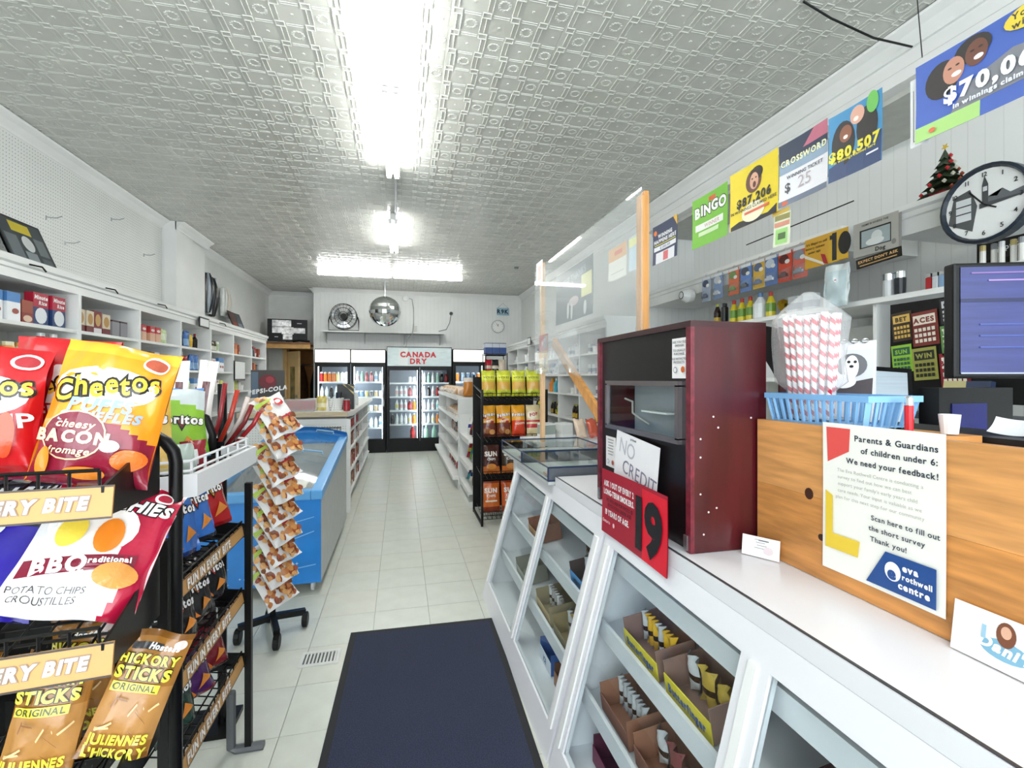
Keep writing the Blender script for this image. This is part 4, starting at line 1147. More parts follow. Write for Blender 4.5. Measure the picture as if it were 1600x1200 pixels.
make_bag('puff_snack_bag', 0.178, 0.255, 0.085, [OR, '#8d1a34', '#f7b02e'], lambda a, b: 1 if b < 0.37 + 0.07 * math.cos(a * 5) else (2 if b > 0.9 else 0),
    [('e', -0.0067, 0.1728, 0.0785, 0.0359, '#f6efe2'),
     ('t', 'Cheetos', -0.0042, 0.1737, 0.0733, '#17120f', {'b': 2, 'rot': 14, 'bo': 0.05}),
     ('t', 'Cheetos', -0.005, 0.1762, 0.0653, '#f4c83a', {'b': 1, 'rot': 14, 'bo': 0.05}),
     ('t', 'PUFFS', -0.0042, 0.1378, 0.0301, '#9db4dc', {'b': 2, 'sh': 0.2, 'rot': 3}),
     ('t', 'SOUFFLES', 0.0, 0.1177, 0.0225, '#9db4dc', {'b': 2, 'sh': 0.2, 'rot': 3}),
     ('e', -0.0292, 0.0835, 0.0468, 0.0418, '#f2c9a0'),
     ('e', -0.0292, 0.0835, 0.0443, 0.0392, '#7a1830'),
     ('t', 'cheesy', -0.0292, 0.1019, 0.0184, '#f3d9b0', {'b': 1, 'sh': 0.2}),
     ('t', 'BACON', -0.0292, 0.081, 0.0267, '#e8c9a8', {'b': 2}),
     ('t', 'fromage', -0.0292, 0.0585, 0.0159, '#f3d9b0', {'b': 1, 'sh': 0.2}),
     ('e', 0.0568, 0.2238, 0.02, 0.0142, '#f4f2f0'),
     ('e', 0.0568, 0.2238, 0.0159, 0.01, '#b5553a'),
     ('e', -0.0626, 0.0376, 0.01, 0.025, '#ee8a24'),
     ('e', 0.0, 0.025, 0.0292, 0.01, '#ee8a24'),
     ('e', 0.0543, 0.0501, 0.0234, 0.0184, '#e9742a'),
     ('e', 0.025, 0.071, 0.0134, 0.01, '#f2ede8')],
    'orange and maroon bacon cheese puff bag on the top tier', 'chip bag', 5, (-0.537, 0.978, 1.152), (R(-10), R(11), R(12)), res=26)
make_bag('chip_bag', 0.2, 0.25, 0.06, ['#14142c', '#2b1d9e', '#c9ccd6'], lambda a, b: 1 if (b < 0.62 and a > -0.2 + 0.3 * b) else 0,
    [('t', 'MUNCHIES', 0.0, 0.215, 0.058, '#0e0e14', {'b': 2, 'sh': 0.2, 'rot': 6}), ('t', 'MUNCHIES', -0.002, 0.218, 0.052, '#eef0f4', {'b': 2, 'sh': 0.2, 'rot': 6}), ('e', -0.04, 0.15, 0.05, 0.025, '#dfe3ea')],
    'navy and violet chip bag at the left of the second tier', 'chip bag', 7, (-0.73, 0.98, 0.93), (R(-34), R(12), R(8)), res=20)
make_bag('chip_bag', 0.205, 0.25, 0.06, ['#e9e8e8', '#b3163a', '#7d1c33'], lambda a, b: 1 if (a > 0.16 + 0.14 * math.sin(b * 5 + 0.6) or b > 0.86) else 0,
    [('e', -0.0166, 0.1535, 0.0706, 0.0515, '#f2efe9'), ('t', 'MUNCHIES', 0.0066, 0.2017, 0.0465, '#151314', {'b': 2, 'sh': 0.25, 'rot': -2}), ('t', 'MUNCHIES', 0.0033, 0.2042, 0.0415, '#f3f1ee', {'b': 2, 'sh': 0.25, 'rot': -2}), ('p', [(-0.0913, 0.0539), (0.0706, 0.0871), (0.0706, 0.112), (-0.0913, 0.083)], '#7d1c33'), ('t', 'BBQ', -0.0373, 0.0797, 0.0357, '#f4efec', {'b': 2, 'rot': 10}), ('t', 'traditional', 0.0291, 0.0946, 0.0133, '#f4efec', {'b': 2, 'rot': 10}), ('e', 0.0498, 0.0706, 0.0349, 0.0216, '#e09a4e'), ('t', 'POTATO CHIPS', -0.0373, 0.0398, 0.0158, '#3b3436', {'b': 0, 'rot': 3}), ('t', 'CROUSTILLES', -0.0373, 0.0249, 0.0158, '#3b3436', {'b': 0, 'rot': 3}), ('e', -0.0456, 0.1369, 0.0216, 0.0291, '#e8cf4a'), ('e', 0.0124, 0.1369, 0.0224, 0.0332, '#e98428'), ('e', 0.0706, 0.2258, 0.0158, 0.0116, '#f4f2f0'), ('e', 0.0706, 0.2258, 0.0116, 0.0083, '#b3163a')],
    'white and crimson BBQ potato chip bag on the second tier', 'chip bag', 9, (-0.562, 0.955, 0.915), (R(-36), R(18), R(14)), res=26)
HB, HT = '#9c6a2c', '#b98a4c'
def hickory(label, loc, rot, seed):
    K = lambda L: [tuple([t[0]] + [t[1]] + [v * 0.89 for v in t[2:5]] + list(t[5:])) if t[0] == 't' else (('p', [(a * 0.89, b * 0.89) for a, b in t[1]], t[2]) if t[0] == 'p' else tuple([t[0]] + [v * 0.89 for v in t[1:5]] + [t[5]])) for t in L]
    return make_bag('stick_snack_bag', 0.108, 0.2, 0.042, [HB, '#b07e42', '#7f5220'], lambda a, b: 1 if 0.16 < b < 0.56 else (2 if b > 0.95 or b < 0.05 else 0),
        K([('r', -0.045, 0.012, 0.19, 0.203, '#3a3a3c'), ('t', 'Hostess', 0.015, 0.197, 0.015, '#f1efe9', {'b': 2, 'sh': 0.2}), ('e', 0.042, 0.204, 0.011, 0.009, '#efd9d4'),
         ('t', 'HICKORY', -0.001, 0.171, 0.031, '#1f1508', {'b': 2, 'sx': 0.86}), ('t', 'HICKORY', -0.002, 0.173, 0.028, '#e9e04a', {'b': 2, 'sx': 0.9}), ('t', 'STICKS', -0.002, 0.146, 0.031, '#1f1508', {'b': 2, 'sx': 0.9}), ('t', 'STICKS', -0.003, 0.148, 0.028, '#e9e04a', {'b': 2, 'sx': 0.95}),
         ('r', -0.05, 0.035, 0.116, 0.132, '#d9d23c'), ('t', 'ORIGINAL', -0.008, 0.124, 0.016, '#4a4a20', {'b': 1}), ('t', 'JULIENNES', 0, 0.037, 0.022, '#e9e04a', {'b': 2, 'sx': 0.8}), ('t', "L'HICKORY", 0, 0.015, 0.021, '#e9e04a', {'b': 2, 'sx': 0.8})]
        + [('p', [(x, y), (x + 0.002, y - 0.003), (x + dx, y + dy), (x + dx - 0.002, y + dy + 0.003)], c) for x, y, dx, dy, c in [(-0.045 + 0.011 * k, 0.055 + 0.012 * (k * 3 % 5), 0.022 * math.cos(k * 1.3), 0.02 * math.sin(k * 2.1), ('#e3c08a', '#8a5a2a')[k % 2]) for k in range(9)]]),
        label, 'chip bag', seed, loc, rot, res=16)
hickory('brown and tan potato stick bag standing left on the third tier', (-0.60, 0.95, 0.675), (R(-14), R(8), R(8)), 3)
hickory('brown and tan potato stick bag leaning right at the end of the third tier', (-0.495, 0.965, 0.675), (R(-16), R(20), R(10)), 4)
hickory('brown and tan potato stick bag half hidden behind the left one', (-0.585, 1.045, 0.705), (R(-2), R(2), R(2)), 6)
hickory('brown and tan potato stick bag at the left picture edge of the third tier', (-0.74, 0.97, 0.68), (R(-10), R(2), R(4)), 7)

# second rack, facing the aisle
rb = thing('snack_rack', 'black wire rack of corn chips facing the aisle', 'rack', (-0.53, 1.24, 0), (0, 0, R(90)))
# local x runs away along the aisle, local -y points into the aisle
for x in (0.03, 0.66):
    MB().bar((x, 0.012, 0), (x, 0.012, 0.98), 0.022, 0.022).build('front_post', BLACK, parent=rb)
    hp = MB().tube([(x, 0.36, 0.02), (x, 0.36, 1.16), (x, 0.34, 1.22), (x, 0.29, 1.25), (x, 0.2, 1.25), (x, 0.15, 1.22), (x, 0.13, 1.16), (x, 0.13, 1.0)], 0.0125, 10).build('side_hoop', BLACK, parent=rb, smooth=True)
    MB().tube([(x, 0.07, 0.22), (x, 0.07, 0.02), (x, 0.05, 0.008), (x, -0.04, 0.008)], 0.016, 8).build('foot', mat('grey_foot', '#55575a', 0.4), parent=rb)
for k, z in enumerate((0.79, 0.55, 0.32)):
    wire_deck(rb, 0.05, 0.64, 0.03, 0.33, z, z + 0.06, 14, 6, lip=0.055)
    strip(rb, (0.345, 0.022, z), 0.6, 0, h=0.04, size=0.032, txt='FUN IN EVERY BITE')
    for x in (0.045, 0.645):
        MB().prism([(0.02, z - 0.005), (0.02, z + 0.045), (0.33, z + 0.09), (0.33, z - 0.01)], x - 0.002, x + 0.002, 'x').build('side_bracket', BLACK, parent=rb)
MB().box(0.03, 0.66, 0.35, 0.36, 0.15, 1.1).build('back_panel', pattern_mat('slotted_back', '#141517', '#55595c', 'dots', 0.03, 0.12), parent=rb)
# white tray on top
WT = mat('white_plastic', '#e4e5e8', 0.35, noise=0.02)
tr = thing('tray_shelf', 'white plastic-edged wire tray holding green chip bags', 'tray', (-0.53, 1.24, 1.075), (0, 0, R(90)))
MB().prism([(0.055, 0.09), (0.055, 0.05), (0.10, -0.03), (0.60, -0.03), (0.63, 0.0), (0.635, 0.09), (0.62, 0.09), (0.615, 0.01), (0.59, -0.015), (0.105, -0.015), (0.07, 0.055), (0.07, 0.09)], -0.012, 0.045, 'z').build('front_edge', WT, parent=tr)
w = MB()
for z in (0.05, 0.075):
    w.tube([(0.08, 0.09, z), (0.12, -0.005, z), (0.58, -0.005, z), (0.61, 0.03, z)], 0.004, 5)
for k in range(6):
    x = 0.13 + 0.44 * k / 5
    w.tube([(x, -0.005, 0.02), (x, -0.005, 0.075)], 0.004, 5)
w.build('wire_rail', WT, parent=tr)
wire_deck(tr, 0.075, 0.61, 0.0, 0.32, 0.012, 0.02, 12, 5, lip=0.0, name='wire_floor')
def corn(col, col2, accent, label, loc, rot, seed, w=0.15, h=0.225):
    return make_bag('corn_chip_bag', w, h, 0.05, [col, col2], lambda a, b: 1 if (b > 0.8 - 0.2 * a or b < 0.08) else 0,
        [('p', [(-0.02, h * 0.62), (0.03, h * 0.62), (0.005, h * 0.42)], '#1b1314'), ('p', [(-0.012, h * 0.6), (0.022, h * 0.6), (0.005, h * 0.46)], accent), ('t', 'Doritos', 0.0, h * 0.57, 0.042, '#121012', {'b': 2}), ('t', 'Doritos', -0.001, h * 0.575, 0.038, '#f6f4f2', {'b': 2}),
         ('p', [(0.0, h * 0.16), (0.05, h * 0.24), (0.02, h * 0.36)], '#e08a30'), ('p', [(-0.05, h * 0.12), (-0.01, h * 0.1), (-0.03, h * 0.24)], '#d97a28')],
        label, 'chip bag', seed, loc, rot, res=14)
corn('#e6c164', '#efdca0', '#a8281f', 'pale yellow corn chip bag beside the rack hoop', (-0.655, 1.39, 1.105), (R(-6), R(-2), R(22)), 3, 0.16, 0.25)
corn('#8fc23a', '#cfd9dc', '#8a2a1c', 'lime green corn chip bag at the front of the white tray', (-0.635, 1.55, 1.10), (R(-12), R(6), R(40)), 4)
corn('#86bd3a', '#5f8fd0', '#8a2a1c', 'lime green and blue corn chip bag behind the other green one', (-0.66, 1.67, 1.105), (R(-12), R(0), R(44)), 5)
corn('#2f6fc4', '#16306e', '#d0392a', 'blue corn chip bag nearest the entrance on the upper tier', (-0.60, 1.50, 0.852), (R(-16), R(2), R(68)), 6)
corn('#2f6fc4', '#20242c', '#d0392a', 'blue corn chip bag second along the upper tier', (-0.605, 1.63, 0.852), (R(-16), R(-2), R(66)), 7)
corn('#b3181c', '#8a1014', '#e0a030', 'red corn chip bag at the far end of the upper tier', (-0.61, 1.765, 0.852), (R(-14), R(-4), R(62)), 8)
corn('#141315', '#222024', '#d0392a', 'black corn chip bag nearest the entrance on the middle tier', (-0.60, 1.49, 0.612), (R(-16), R(2), R(66)), 9, 0.14, 0.18)
corn('#141315', '#222024', '#e07a2a', 'black corn chip bag second along the middle tier', (-0.605, 1.625, 0.612), (R(-16), R(-2), R(66)), 10, 0.14, 0.18)
corn('#17161a', '#2a2830', '#d0392a', 'black corn chip bag at the far end of the middle tier', (-0.61, 1.765, 0.612), (R(-14), R(-4), R(64)), 11, 0.14, 0.18)
corn('#1f3a30', '#16211e', '#d0392a', 'dark green corn chip bag on the bottom tier', (-0.60, 1.47, 0.382), (R(-16), R(2), R(66)), 12, 0.14, 0.18)
corn('#4a1f5c', '#7a1a24', '#e07a2a', 'purple corn chip bag on the bottom tier', (-0.605, 1.61, 0.382), (R(-16), R(-2), R(66)), 13, 0.14, 0.18)
corn('#7a1a24', '#2a1216', '#e0a030', 'dark red corn chip bag on the bottom tier', (-0.61, 1.755, 0.382), (R(-16), R(-2), R(66)), 14, 0.14, 0.18)
corn('#2c66b4', '#c9ccd2', '#d0392a', 'blue chip bag seen behind the near rack upright', (-0.645, 1.36, 0.845), (R(-10), R(0), R(20)), 15, 0.13, 0.2)
pkt = make_bag('gum_packet', 0.07, 0.085, 0.012, ['#9c2a34', '#dfe6e2'], lambda a, b: 1 if (a < 0.1 and 0.15 < b < 0.7) else 0, [('r', -0.025, 0.005, 0.012, 0.05, '#eef0ee')], 'small red packet on the white tray edge', 'packet', 8, (-0.565, 1.50, 1.098), (R(-8), 0, R(50)), res=8)
make_bag('gum_packet', 0.055, 0.085, 0.012, ['#b9c9bf'], None, None, 'small pale green packet on the white tray edge', 'packet', 9, (-0.56, 1.43, 1.098), (R(-8), 0, R(50)), res=8)

# meat sticks in a black holder behind the tray
mh = thing('stick_holder', 'black holder of meat snack sticks behind the white tray', 'holder', (-0.80, 1.98, 0))
MB().box(-0.2, 0.17, -0.06, 0.06, 1.06, 1.075).box(-0.2, 0.17, -0.06, -0.055, 1.075, 1.13).box(-0.2, 0.17, 0.055, 0.06, 1.075, 1.13).build('trough', BLACK, parent=mh)
MB().tube([(0.12, 0.075, 0.02), (0.12, 0.075, 1.34)], 0.016, 10).build('post', BLACK, parent=mh)
MB().box(-0.02, 0.17, 0.0, 0.16, 0.0, 0.02).build('base', BLACK, parent=mh)
for i in range(2):
    o = make_bag('jerky_packet', 0.058, 0.30, 0.018, ['#c4201c', '#e2622a'], lambda a, b: 1 if (b < 0.5 and a < 0.1) or b > 0.92 else 0, [('e', -0.002, 0.235, 0.014, 0.012, '#2a1012'), ('p', [(-0.02, 0.05), (0.02, 0.12), (-0.015, 0.17)], '#3a1412')], 'red and orange jerky packet, %s of the pair' % ('left', 'right')[i], 'snack stick', 40 + i, (-0.93 + 0.065 * i, 1.955 - 0.01 * i, 1.09), (R(-4), R(-7 + 3 * i), R(25)), 'jerky packets', res=8)
for i in range(2):
    o = make_bag('sausage_packet', 0.06, 0.315, 0.016, ['#e6e2de', '#b3242c'], lambda a, b: 1 if b > 0.95 else 0, [('r', -0.013, 0.011, 0.03, 0.235, '#5c1418')], 'white packet with one dark red stick, %s of the pair' % ('left', 'right')[i], 'snack stick', 44 + i, (-0.80 + 0.07 * i, 1.965 - 0.005 * i, 1.11), (R(-3), R(2 + 5 * i), R(22)), 'white sausage packets', res=8)
for i in range(5):
    x = -0.69 + 0.014 * i
    o = MB().tube([(0, 0, 0), (0.01, 0, 0.14), (0.0, 0.0, 0.27 - 0.02 * i)], 0.0085, 7).build('meat_stick', foil(('#8a1820', '#b8321f', '#d9ccc6', '#7a1218', '#a82228')[i]), loc=(x, 1.945 + 0.02 * (i % 3), 1.08), rot=(0, R(12 + 6 * i), 0), smooth=True)
    tag(o, 'thin leaning meat stick, %s from the left in the fan' % ORD[i], 'snack stick', 'loose meat sticks')
wr2 = thing('wire_stand', 'black wire spinner stand behind the yellow chip bag', 'stand', (-1.25, 2.35, 0))
w = MB()
for k in range(8):
    z = 0.9 + 0.075 * k
    w.tube([(-0.16, -0.1, z), (0.16, -0.1, z), (0.16, 0.1, z), (-0.16, 0.1, z)], 0.004, 5, closed=True)
for x in (-0.16, 0.16):
    for y in (-0.1, 0.1):
        w.tube([(x, y, 0), (x, y, 1.43)], 0.005, 5)
w.build('wire_frame', WIRE, parent=wr2)
sheet('price_card', 0.13, 0.1, '#eef0ef', None, 'blank white card on the wire stand', 'card', (-1.32, 2.242, 1.33), (0, 0, 0), t=0.003)

# nut bags on a clip strip
NUT = mat('nut_print', '#b5763e', 0.4, noise=0.6, scale=70)
ns = thing('clip_stand', 'black wheeled stand carrying a strip of nut bags', 'stand', (-0.66, 2.72, 0))
MB().tube([(0, 0, 0.1), (0, 0, 1.25)], 0.014, 8).build('pole', BLACK, parent=ns)
for k in range(4):
    a = R(20 + 90 * k)
    lg = MB().bar((0, 0, 0.1), (0.16 * math.cos(a), 0.16 * math.sin(a), 0.085), 0.03, 0.03).build('leg', BLACK, parent=ns)
    MB().lathe([(0.034, -0.014), (0.04, -0.01), (0.04, 0.01), (0.034, 0.014)], 14, M=Matrix.Translation((0.16 * math.cos(a), 0.16 * math.sin(a), 0.041)) @ Matrix.Rotation(R(90), 4, 'Y')).build('caster', BLKPLAST, parent=lg)
MB().bar((0.03, -0.04, 0.3), (0.03, -0.04, 1.27), 0.03, 0.004).build('clip_strip', WT, parent=ns)
nuts = []
for k in range(9):
    z = 1.07 - 0.098 * k
    yaw = 42 + (k % 3); roll = (-16, -14, -17, -13, -16, -17, -12, -15, -13)[k]
    x = -0.53 + (0.0, 0.01, 0.0, 0.01, 0.0, 0.008, -0.004, -0.008, -0.012)[k]
    lab = 'white bag of mixed nuts, %s from the top of the hanging strip' % ORD[k]
    if k < 2:
        o = make_bag('nut_bag', 0.155, 0.225, 0.03, ['#e4e2e0'], None, None, lab, 'nut bag', 50 + k, (x, 2.48 - 0.004 * k, z), (R(-36), R(roll), R(yaw)), 'nut bags', res=12)
        f = bag_fn(0.155, 0.225, 0.03, 50 + k, 0.3)
        rn = random.Random(k)
        its = []
        for q in range(64):
            u = -0.065 + 0.06 * rn.random() if q % 2 else 0.005 + 0.06 * rn.random(); v = 0.02 + 0.2 * rn.random()
            if q % 2 == 0: v = 0.012 + 0.075 * rn.random()
            its.append(('e', u, v, 0.009 + 0.004 * rn.random(), 0.011 + 0.004 * rn.random(), ('#b06a30', '#7d4420', '#d8a468', '#96401f', '#c88a4c')[q % 5]))
        its += [('e', 0.03, 0.165, 0.02, 0.02, '#c0242c'), ('e', 0.03, 0.168, 0.011, 0.009, '#efe9e6'), ('p', [(0.0, 0.075), (0.06, 0.085), (0.06, 0.095), (0.0, 0.085)], '#b3242c'), ('p', [(-0.07, 0.165), (0.0, 0.185), (0.0, 0.195), (-0.07, 0.19)], '#a9c24a')]
        put(o, f, its, eps=0.0005, n=4)
        nuts.append(o)
    else:
        dup(nuts[k % 2], (x, 2.48 - 0.004 * k, z), (R(-36), R(roll), R(yaw)), lab, 'nut bags')

# entrance mat, floor register
MATM = mat('mat_pile', '#2a2f45', 0.95, noise=0.55, scale=260, bump=0.6)
dm = thing('door_mat', 'dark navy ribbed entrance mat on the tiled floor', 'mat', (0.1, 1.6, 0.0005), (0, 0, R(-1.5)))
MB().box(-0.355, 0.355, -1.27, 1.0, 0.0, 0.008).build('pile', MATM, parent=dm)
fr2 = MB().box(-0.385, -0.355, -1.3, 1.03, 0, 0.006).box(0.355, 0.385, -1.3, 1.03, 0, 0.006).box(-0.355, 0.355, 1.0, 1.03, 0, 0.006).box(-0.355, 0.355, -1.3, -1.27, 0, 0.006)
fr2.build('rubber_border', mat('mat_rubber', '#101216', 0.7), parent=dm)
fv = thing('floor_register', 'white slotted floor register beside the mat', 'vent', (-0.37, 2.44, 0.001))
VW = mat('register_white', '#d2d3ce', 0.4)
MB().box(-0.1, 0.08, -0.06, -0.045, 0, 0.006).box(-0.1, 0.08, 0.045, 0.06, 0, 0.006).box(-0.1, -0.085, -0.045, 0.045, 0, 0.006).box(0.065, 0.08, -0.045, 0.045, 0, 0.006).build('frame', VW, parent=fv)
MB().box(-0.085, 0.065, -0.045, 0.045, 0, 0.001).build('backing', paint('#4a4c48'), parent=fv)
for k in range(9):
    x = -0.077 + 0.0165 * k
    MB().box(x, x + 0.008, -0.045, 0.045, 0.001, 0.005).build('slat', VW, parent=fv)
# ------------------------------------------------------------------ RIGHT AISLE: BREAD GONDOLA
gr = thing('bread_gondola', 'white aisle shelving topped with bread loaves', 'shelving', (0.69, 5.8, 0))
MB().box(0.30, 0.34, 0, 3.0, 0.1, 1.12).build('spine', PEG, parent=gr)
for y in (0.0, 1.5, 2.97):
    MB().box(0.0, 0.30, y, y + 0.03, 0.12, 1.11).build('end_panel', WHITE, parent=gr)
for z in (0.36, 0.62, 0.86, 1.13):
    for a, b in ((0.03, 1.5), (1.53, 2.97)):
        MB().box(-0.01, 0.30, a, b, z - 0.02, z).box(-0.016, -0.01, a, b, z - 0.035, z + 0.012).build('shelf', WHITE, parent=gr)
MB().box(-0.07, 0.34, -0.02, 3.0, 0.12, 0.16).box(0.0, 0.34, 0.0, 3.0, 0.0, 0.12).build('base', WHITE, parent=gr)
MB().box(0.34, 0.75, 0.0, 3.0, 0.0, 1.12).build('far_side', WHITE, parent=gr)
ls = []
for k in range(8):
    y = 6.0 + 0.34 * k
    lab = 'bagged bread loaf on top of the aisle shelving, %s from the near end' % ORD[k]
    if not ls:
        cols = ['#c8a98c', '#e2d8cc', '#b98a5c']
        def loaf(u, v):
            a = 2 * math.pi * u; s = math.sin(math.pi * min(1, max(0, v * 1.12))) ** 0.35 if v < 0.88 else 0.25 + 2.0 * (0.0 if v < 0.9 else (v - 0.9))
            return (0.3 * (v - 0.45), 0.065 * math.cos(a) * s * (1 + 0.06 * math.sin(9 * v + 2 * a)), 0.062 + 0.062 * math.sin(a) * s * (1 + 0.08 * math.sin(14 * v)))
        o = MB().grid(loaf, 14, 16, lambda a, b: 1 if b > 0.86 or b < 0.06 else (2 if (b * 9) % 1 < 0.3 else 0)).build('bread_loaf', [foil(c) for c in cols], smooth=True, loc=(0.84, y, 1.132)); tag(o, lab, 'bread', 'bread loaves'); ls.append(o)
    else:
        o = dup(ls[0], (0.84 + 0.01 * math.sin(k * 5), y, 1.132), (0, 0, R(180 + 9 * math.sin(k * 3))), lab, 'bread loaves')
    if k < 6:
        dup(ls[0], (0.84, 5.95 + 0.24 * k, 0.862), (0, 0, R(178 - 3 * math.sin(k))), 'bagged bread loaf on the second shelf, %s from the near end' % ORD[k], 'bread loaves')
make_bag('bun_bag', 0.17, 0.24, 0.1, ['#c87f2e', '#e2d8cc'], lambda a, b: 1 if b > 0.8 else 0, None, 'orange-brown bag of buns standing at the near end of the bread', 'bread', 61, (0.84, 5.86, 1.134), (R(-3), 0, R(20)), res=10)
for k in range(15):
    ch = 'JMDISMJHP'[k % 9] if k != 9 else 'J'
    place(ch, (0.78, 5.93 + 0.125 * k + (0.09 if k > 10 else 0), 0.621), R(-90), '%s on the third gondola shelf, %s from the near end' % (PK[ch]['desc'], ORD[k]), 'stock on the bread gondola')
    ch = 'cSDcJ'[k % 5]
    place(ch, (0.76, 5.93 + 0.125 * k + (0.09 if k > 10 else 0), 0.161), R(-90), '%s on the gondola base shelf, %s from the near end' % (PK[ch]['desc'], ORD[k]), 'stock on the bread gondola')
gs = thing('snack_gondola', 'low white shelving of snack bags behind the black chip rack', 'shelving', (0.70, 4.92, 0))
MB().box(0.30, 0.34, 0, 0.82, 0.06, 0.93).build('spine', PEG, parent=gs)
MB().box(0.0, 0.30, 0.80, 0.83, 0.06, 0.93).build('end_panel', WHITE, parent=gs)
for z in (0.16, 0.42, 0.70):
    MB().box(0.0, 0.30, 0.0, 0.80, z - 0.02, z).box(-0.008, 0.0, 0.0, 0.80, z - 0.04, z + 0.014).build('shelf', WHITE, parent=gs)
MB().box(0.0, 0.34, 0, 0.83, 0, 0.06).build('base', WHITE, parent=gs)
sc = ['#34406a', '#b9bcc4', '#4a1a24', '#5fa82e', '#dfe0d8', '#a01d28', '#2f9aa6', '#2a3a8c', '#d8b23a']
for i in range(3):
    for k in range(4):
        q = i * 4 + k
        make_bag('snack_bag', 0.14, 0.2, 0.05, [sc[(q * 2) % 9], sc[(q * 2 + 3) % 9]], lambda a, b: 1 if 0.35 < b < 0.6 else 0, None, 'small snack bag, %s along the %s snack shelf behind the black rack' % (ORD[k], ('bottom', 'middle', 'top')[i]), 'chip bag', 70 + q % 5, (0.80, 5.0 + 0.17 * k, (0.165, 0.425, 0.705)[i]), (R(-14), R(4 * (-1) ** k), R(-64)), 'bags on the snack shelves', res=7)
# tower display beyond
tw = thing('snack_tower', 'black wire tower of snack bags standing beyond the bread', 'rack', (1.29, 6.5, 0))
w = MB()
for x in (-0.15, 0.15):
    for y in (-0.12, 0.12):
        w.tube([(x, y, 1.13), (x, y, 1.72)], 0.006, 6)
for z in (1.135, 1.42, 1.69):
    for k in range(5):
        w.tube([(-0.15, -0.12 + 0.06 * k, z), (0.15, -0.12 + 0.06 * k, z)], 0.004, 5)
w.build('wire_frame', WIRE, parent=tw)
for k in range(3):
    make_bag('snack_bag', 0.1, 0.2, 0.05, [('#b3182a', '#1b1a1c', '#d2c3ae')[k], '#d9c9b2'], lambda a, b: 1 if 0.3 < b < 0.55 else 0, None, '%s snack bag on the upper tier of the tall wire tower' % ('red', 'black', 'tan')[k], 'chip bag', 76 + k, (1.19 + 0.1 * k, 6.45, 1.43), (R(-8), 0, 0), 'bags on the wire tower', res=7)
    make_bag('snack_bag', 0.1, 0.22, 0.05, [('#e2e0de', '#26242a', '#dfe0b0')[k], '#3a2a3a'], lambda a, b: 1 if 0.3 < b < 0.55 else 0, None, '%s snack bag on the lower tier of the tall wire tower' % ('white', 'charcoal', 'cream')[k], 'chip bag', 79 + k, (1.19 + 0.1 * k, 6.45, 1.145), (R(-8), 0, 0), 'bags on the wire tower', res=7)
    o = carton_mb(0.095, 0.16, 0.16, [(0.1, 0.6, 1), (0.6, 0.95, 2)]).build('boxed_snack', [ink('#1d2b52'), ink('#2c4a86'), ink('#c9cdd6')], loc=(1.19 + 0.1 * k, 6.5, 1.7)); tag(o, 'blue box on top of the wire tower, %s from the left' % ORD[k], 'box', 'blue boxes on the tower')

# black chip rack facing the entrance
rc = thing('chip_rack', 'black chip rack facing the entrance on the right of the aisle', 'rack', (0.73, 4.28, 0))
for x in (0.0, 0.62):
    sf = MB().bar((x, 0, 0), (x, 0, 1.26), 0.02, 0.02)
    sf.bar((x, 0.5, 0), (x, 0.5, 1.4), 0.02, 0.02); sf.bar((x, 0, 0.02), (x, 0.5, 0.02), 0.02, 0.02); sf.bar((x, 0, 1.23), (x, 0.5, 1.3), 0.015, 0.015)
    sf.build('side_frame', BLACK, parent=rc)
MB().box(0.01, 0.61, 0.49, 0.5, 0.05, 1.38).build('back_panel', BLKPLAST, parent=rc)
for z in (0.06, 0.43, 0.77, 1.155):
    wire_deck(rc, 0.012, 0.608, 0.005, 0.4, z, z + 0.05, 14, 5, lip=0.07)
def chip(name, w, h, cols, rg, its, lab, x, z, seed, yaw=0, y=4.41, tilt=-9):
    make_bag(name, w, h, 0.075, cols, rg, its, lab, 'chip bag', seed, (x, y, z), (R(tilt), 0, R(yaw)), 'bags on the black chip rack', res=12)
for k in range(4):
    chip('kettle_chip_bag', 0.142, 0.25, ['#c3c832', '#d9dc4a', '#d3a548'], lambda a, b: 2 if 0.22 < b < 0.55 else (1 if 0.62 < b < 0.8 else 0), [('t', 'VICKIES', 0, 0.178, 0.028, '#6d7424', {'b': 1}), ('t', 'CHIPS', 0, 0.03, 0.026, '#6d7424', {'b': 1})], 'lime yellow chip bag on the top tier, %s from the left' % ORD[k], 0.818 + 0.148 * k, 1.19, 84 + k)
FR = [('#e39a22', '#7a3a1e', '#f0c040')]
for k in range(2):
    chip('corn_twist_bag', 0.145, 0.30, ['#e3a022', '#6e2c1a', '#b3231c'], lambda a, b: 1 if b < 0.42 else (2 if 0.48 < b + 0.25 * a < 0.56 else 0), [('t', 'Fritos', 0, 0.205, 0.058, '#3a120c', {'b': 2, 'rot': 12}), ('t', 'Fritos', -0.001, 0.207, 0.052, '#f6f2ee', {'b': 2, 'rot': 12}), ('t', 'TWISTS', 0, 0.15, 0.024, '#f0e8e0', {'b': 2, 'rot': 14}), ('e', -0.02, 0.06, 0.035, 0.03, '#9a5a2c'), ('e', 0.03, 0.045, 0.028, 0.024, '#c2874a')], 'brown and yellow corn chip bag, %s of the pair' % ('left', 'right')[k], 0.818 + 0.148 * k, 0.805, 90 + k)
chip('corn_twist_bag', 0.14, 0.30, ['#eda524', '#d63c18', '#c22f16'], lambda a, b: 1 if b < 0.5 else 0, [('t', 'Fritos', 0, 0.205, 0.056, '#5a140c', {'b': 2, 'rot': 4}), ('t', 'Fritos', -0.001, 0.207, 0.05, '#f6f2ee', {'b': 2, 'rot': 4}), ('t', 'HOOPS', 0.01, 0.12, 0.026, '#f6e0c8', {'b': 2, 'rot': 6})], 'orange and red corn chip bag right of the brown pair', 1.112, 0.805, 93)
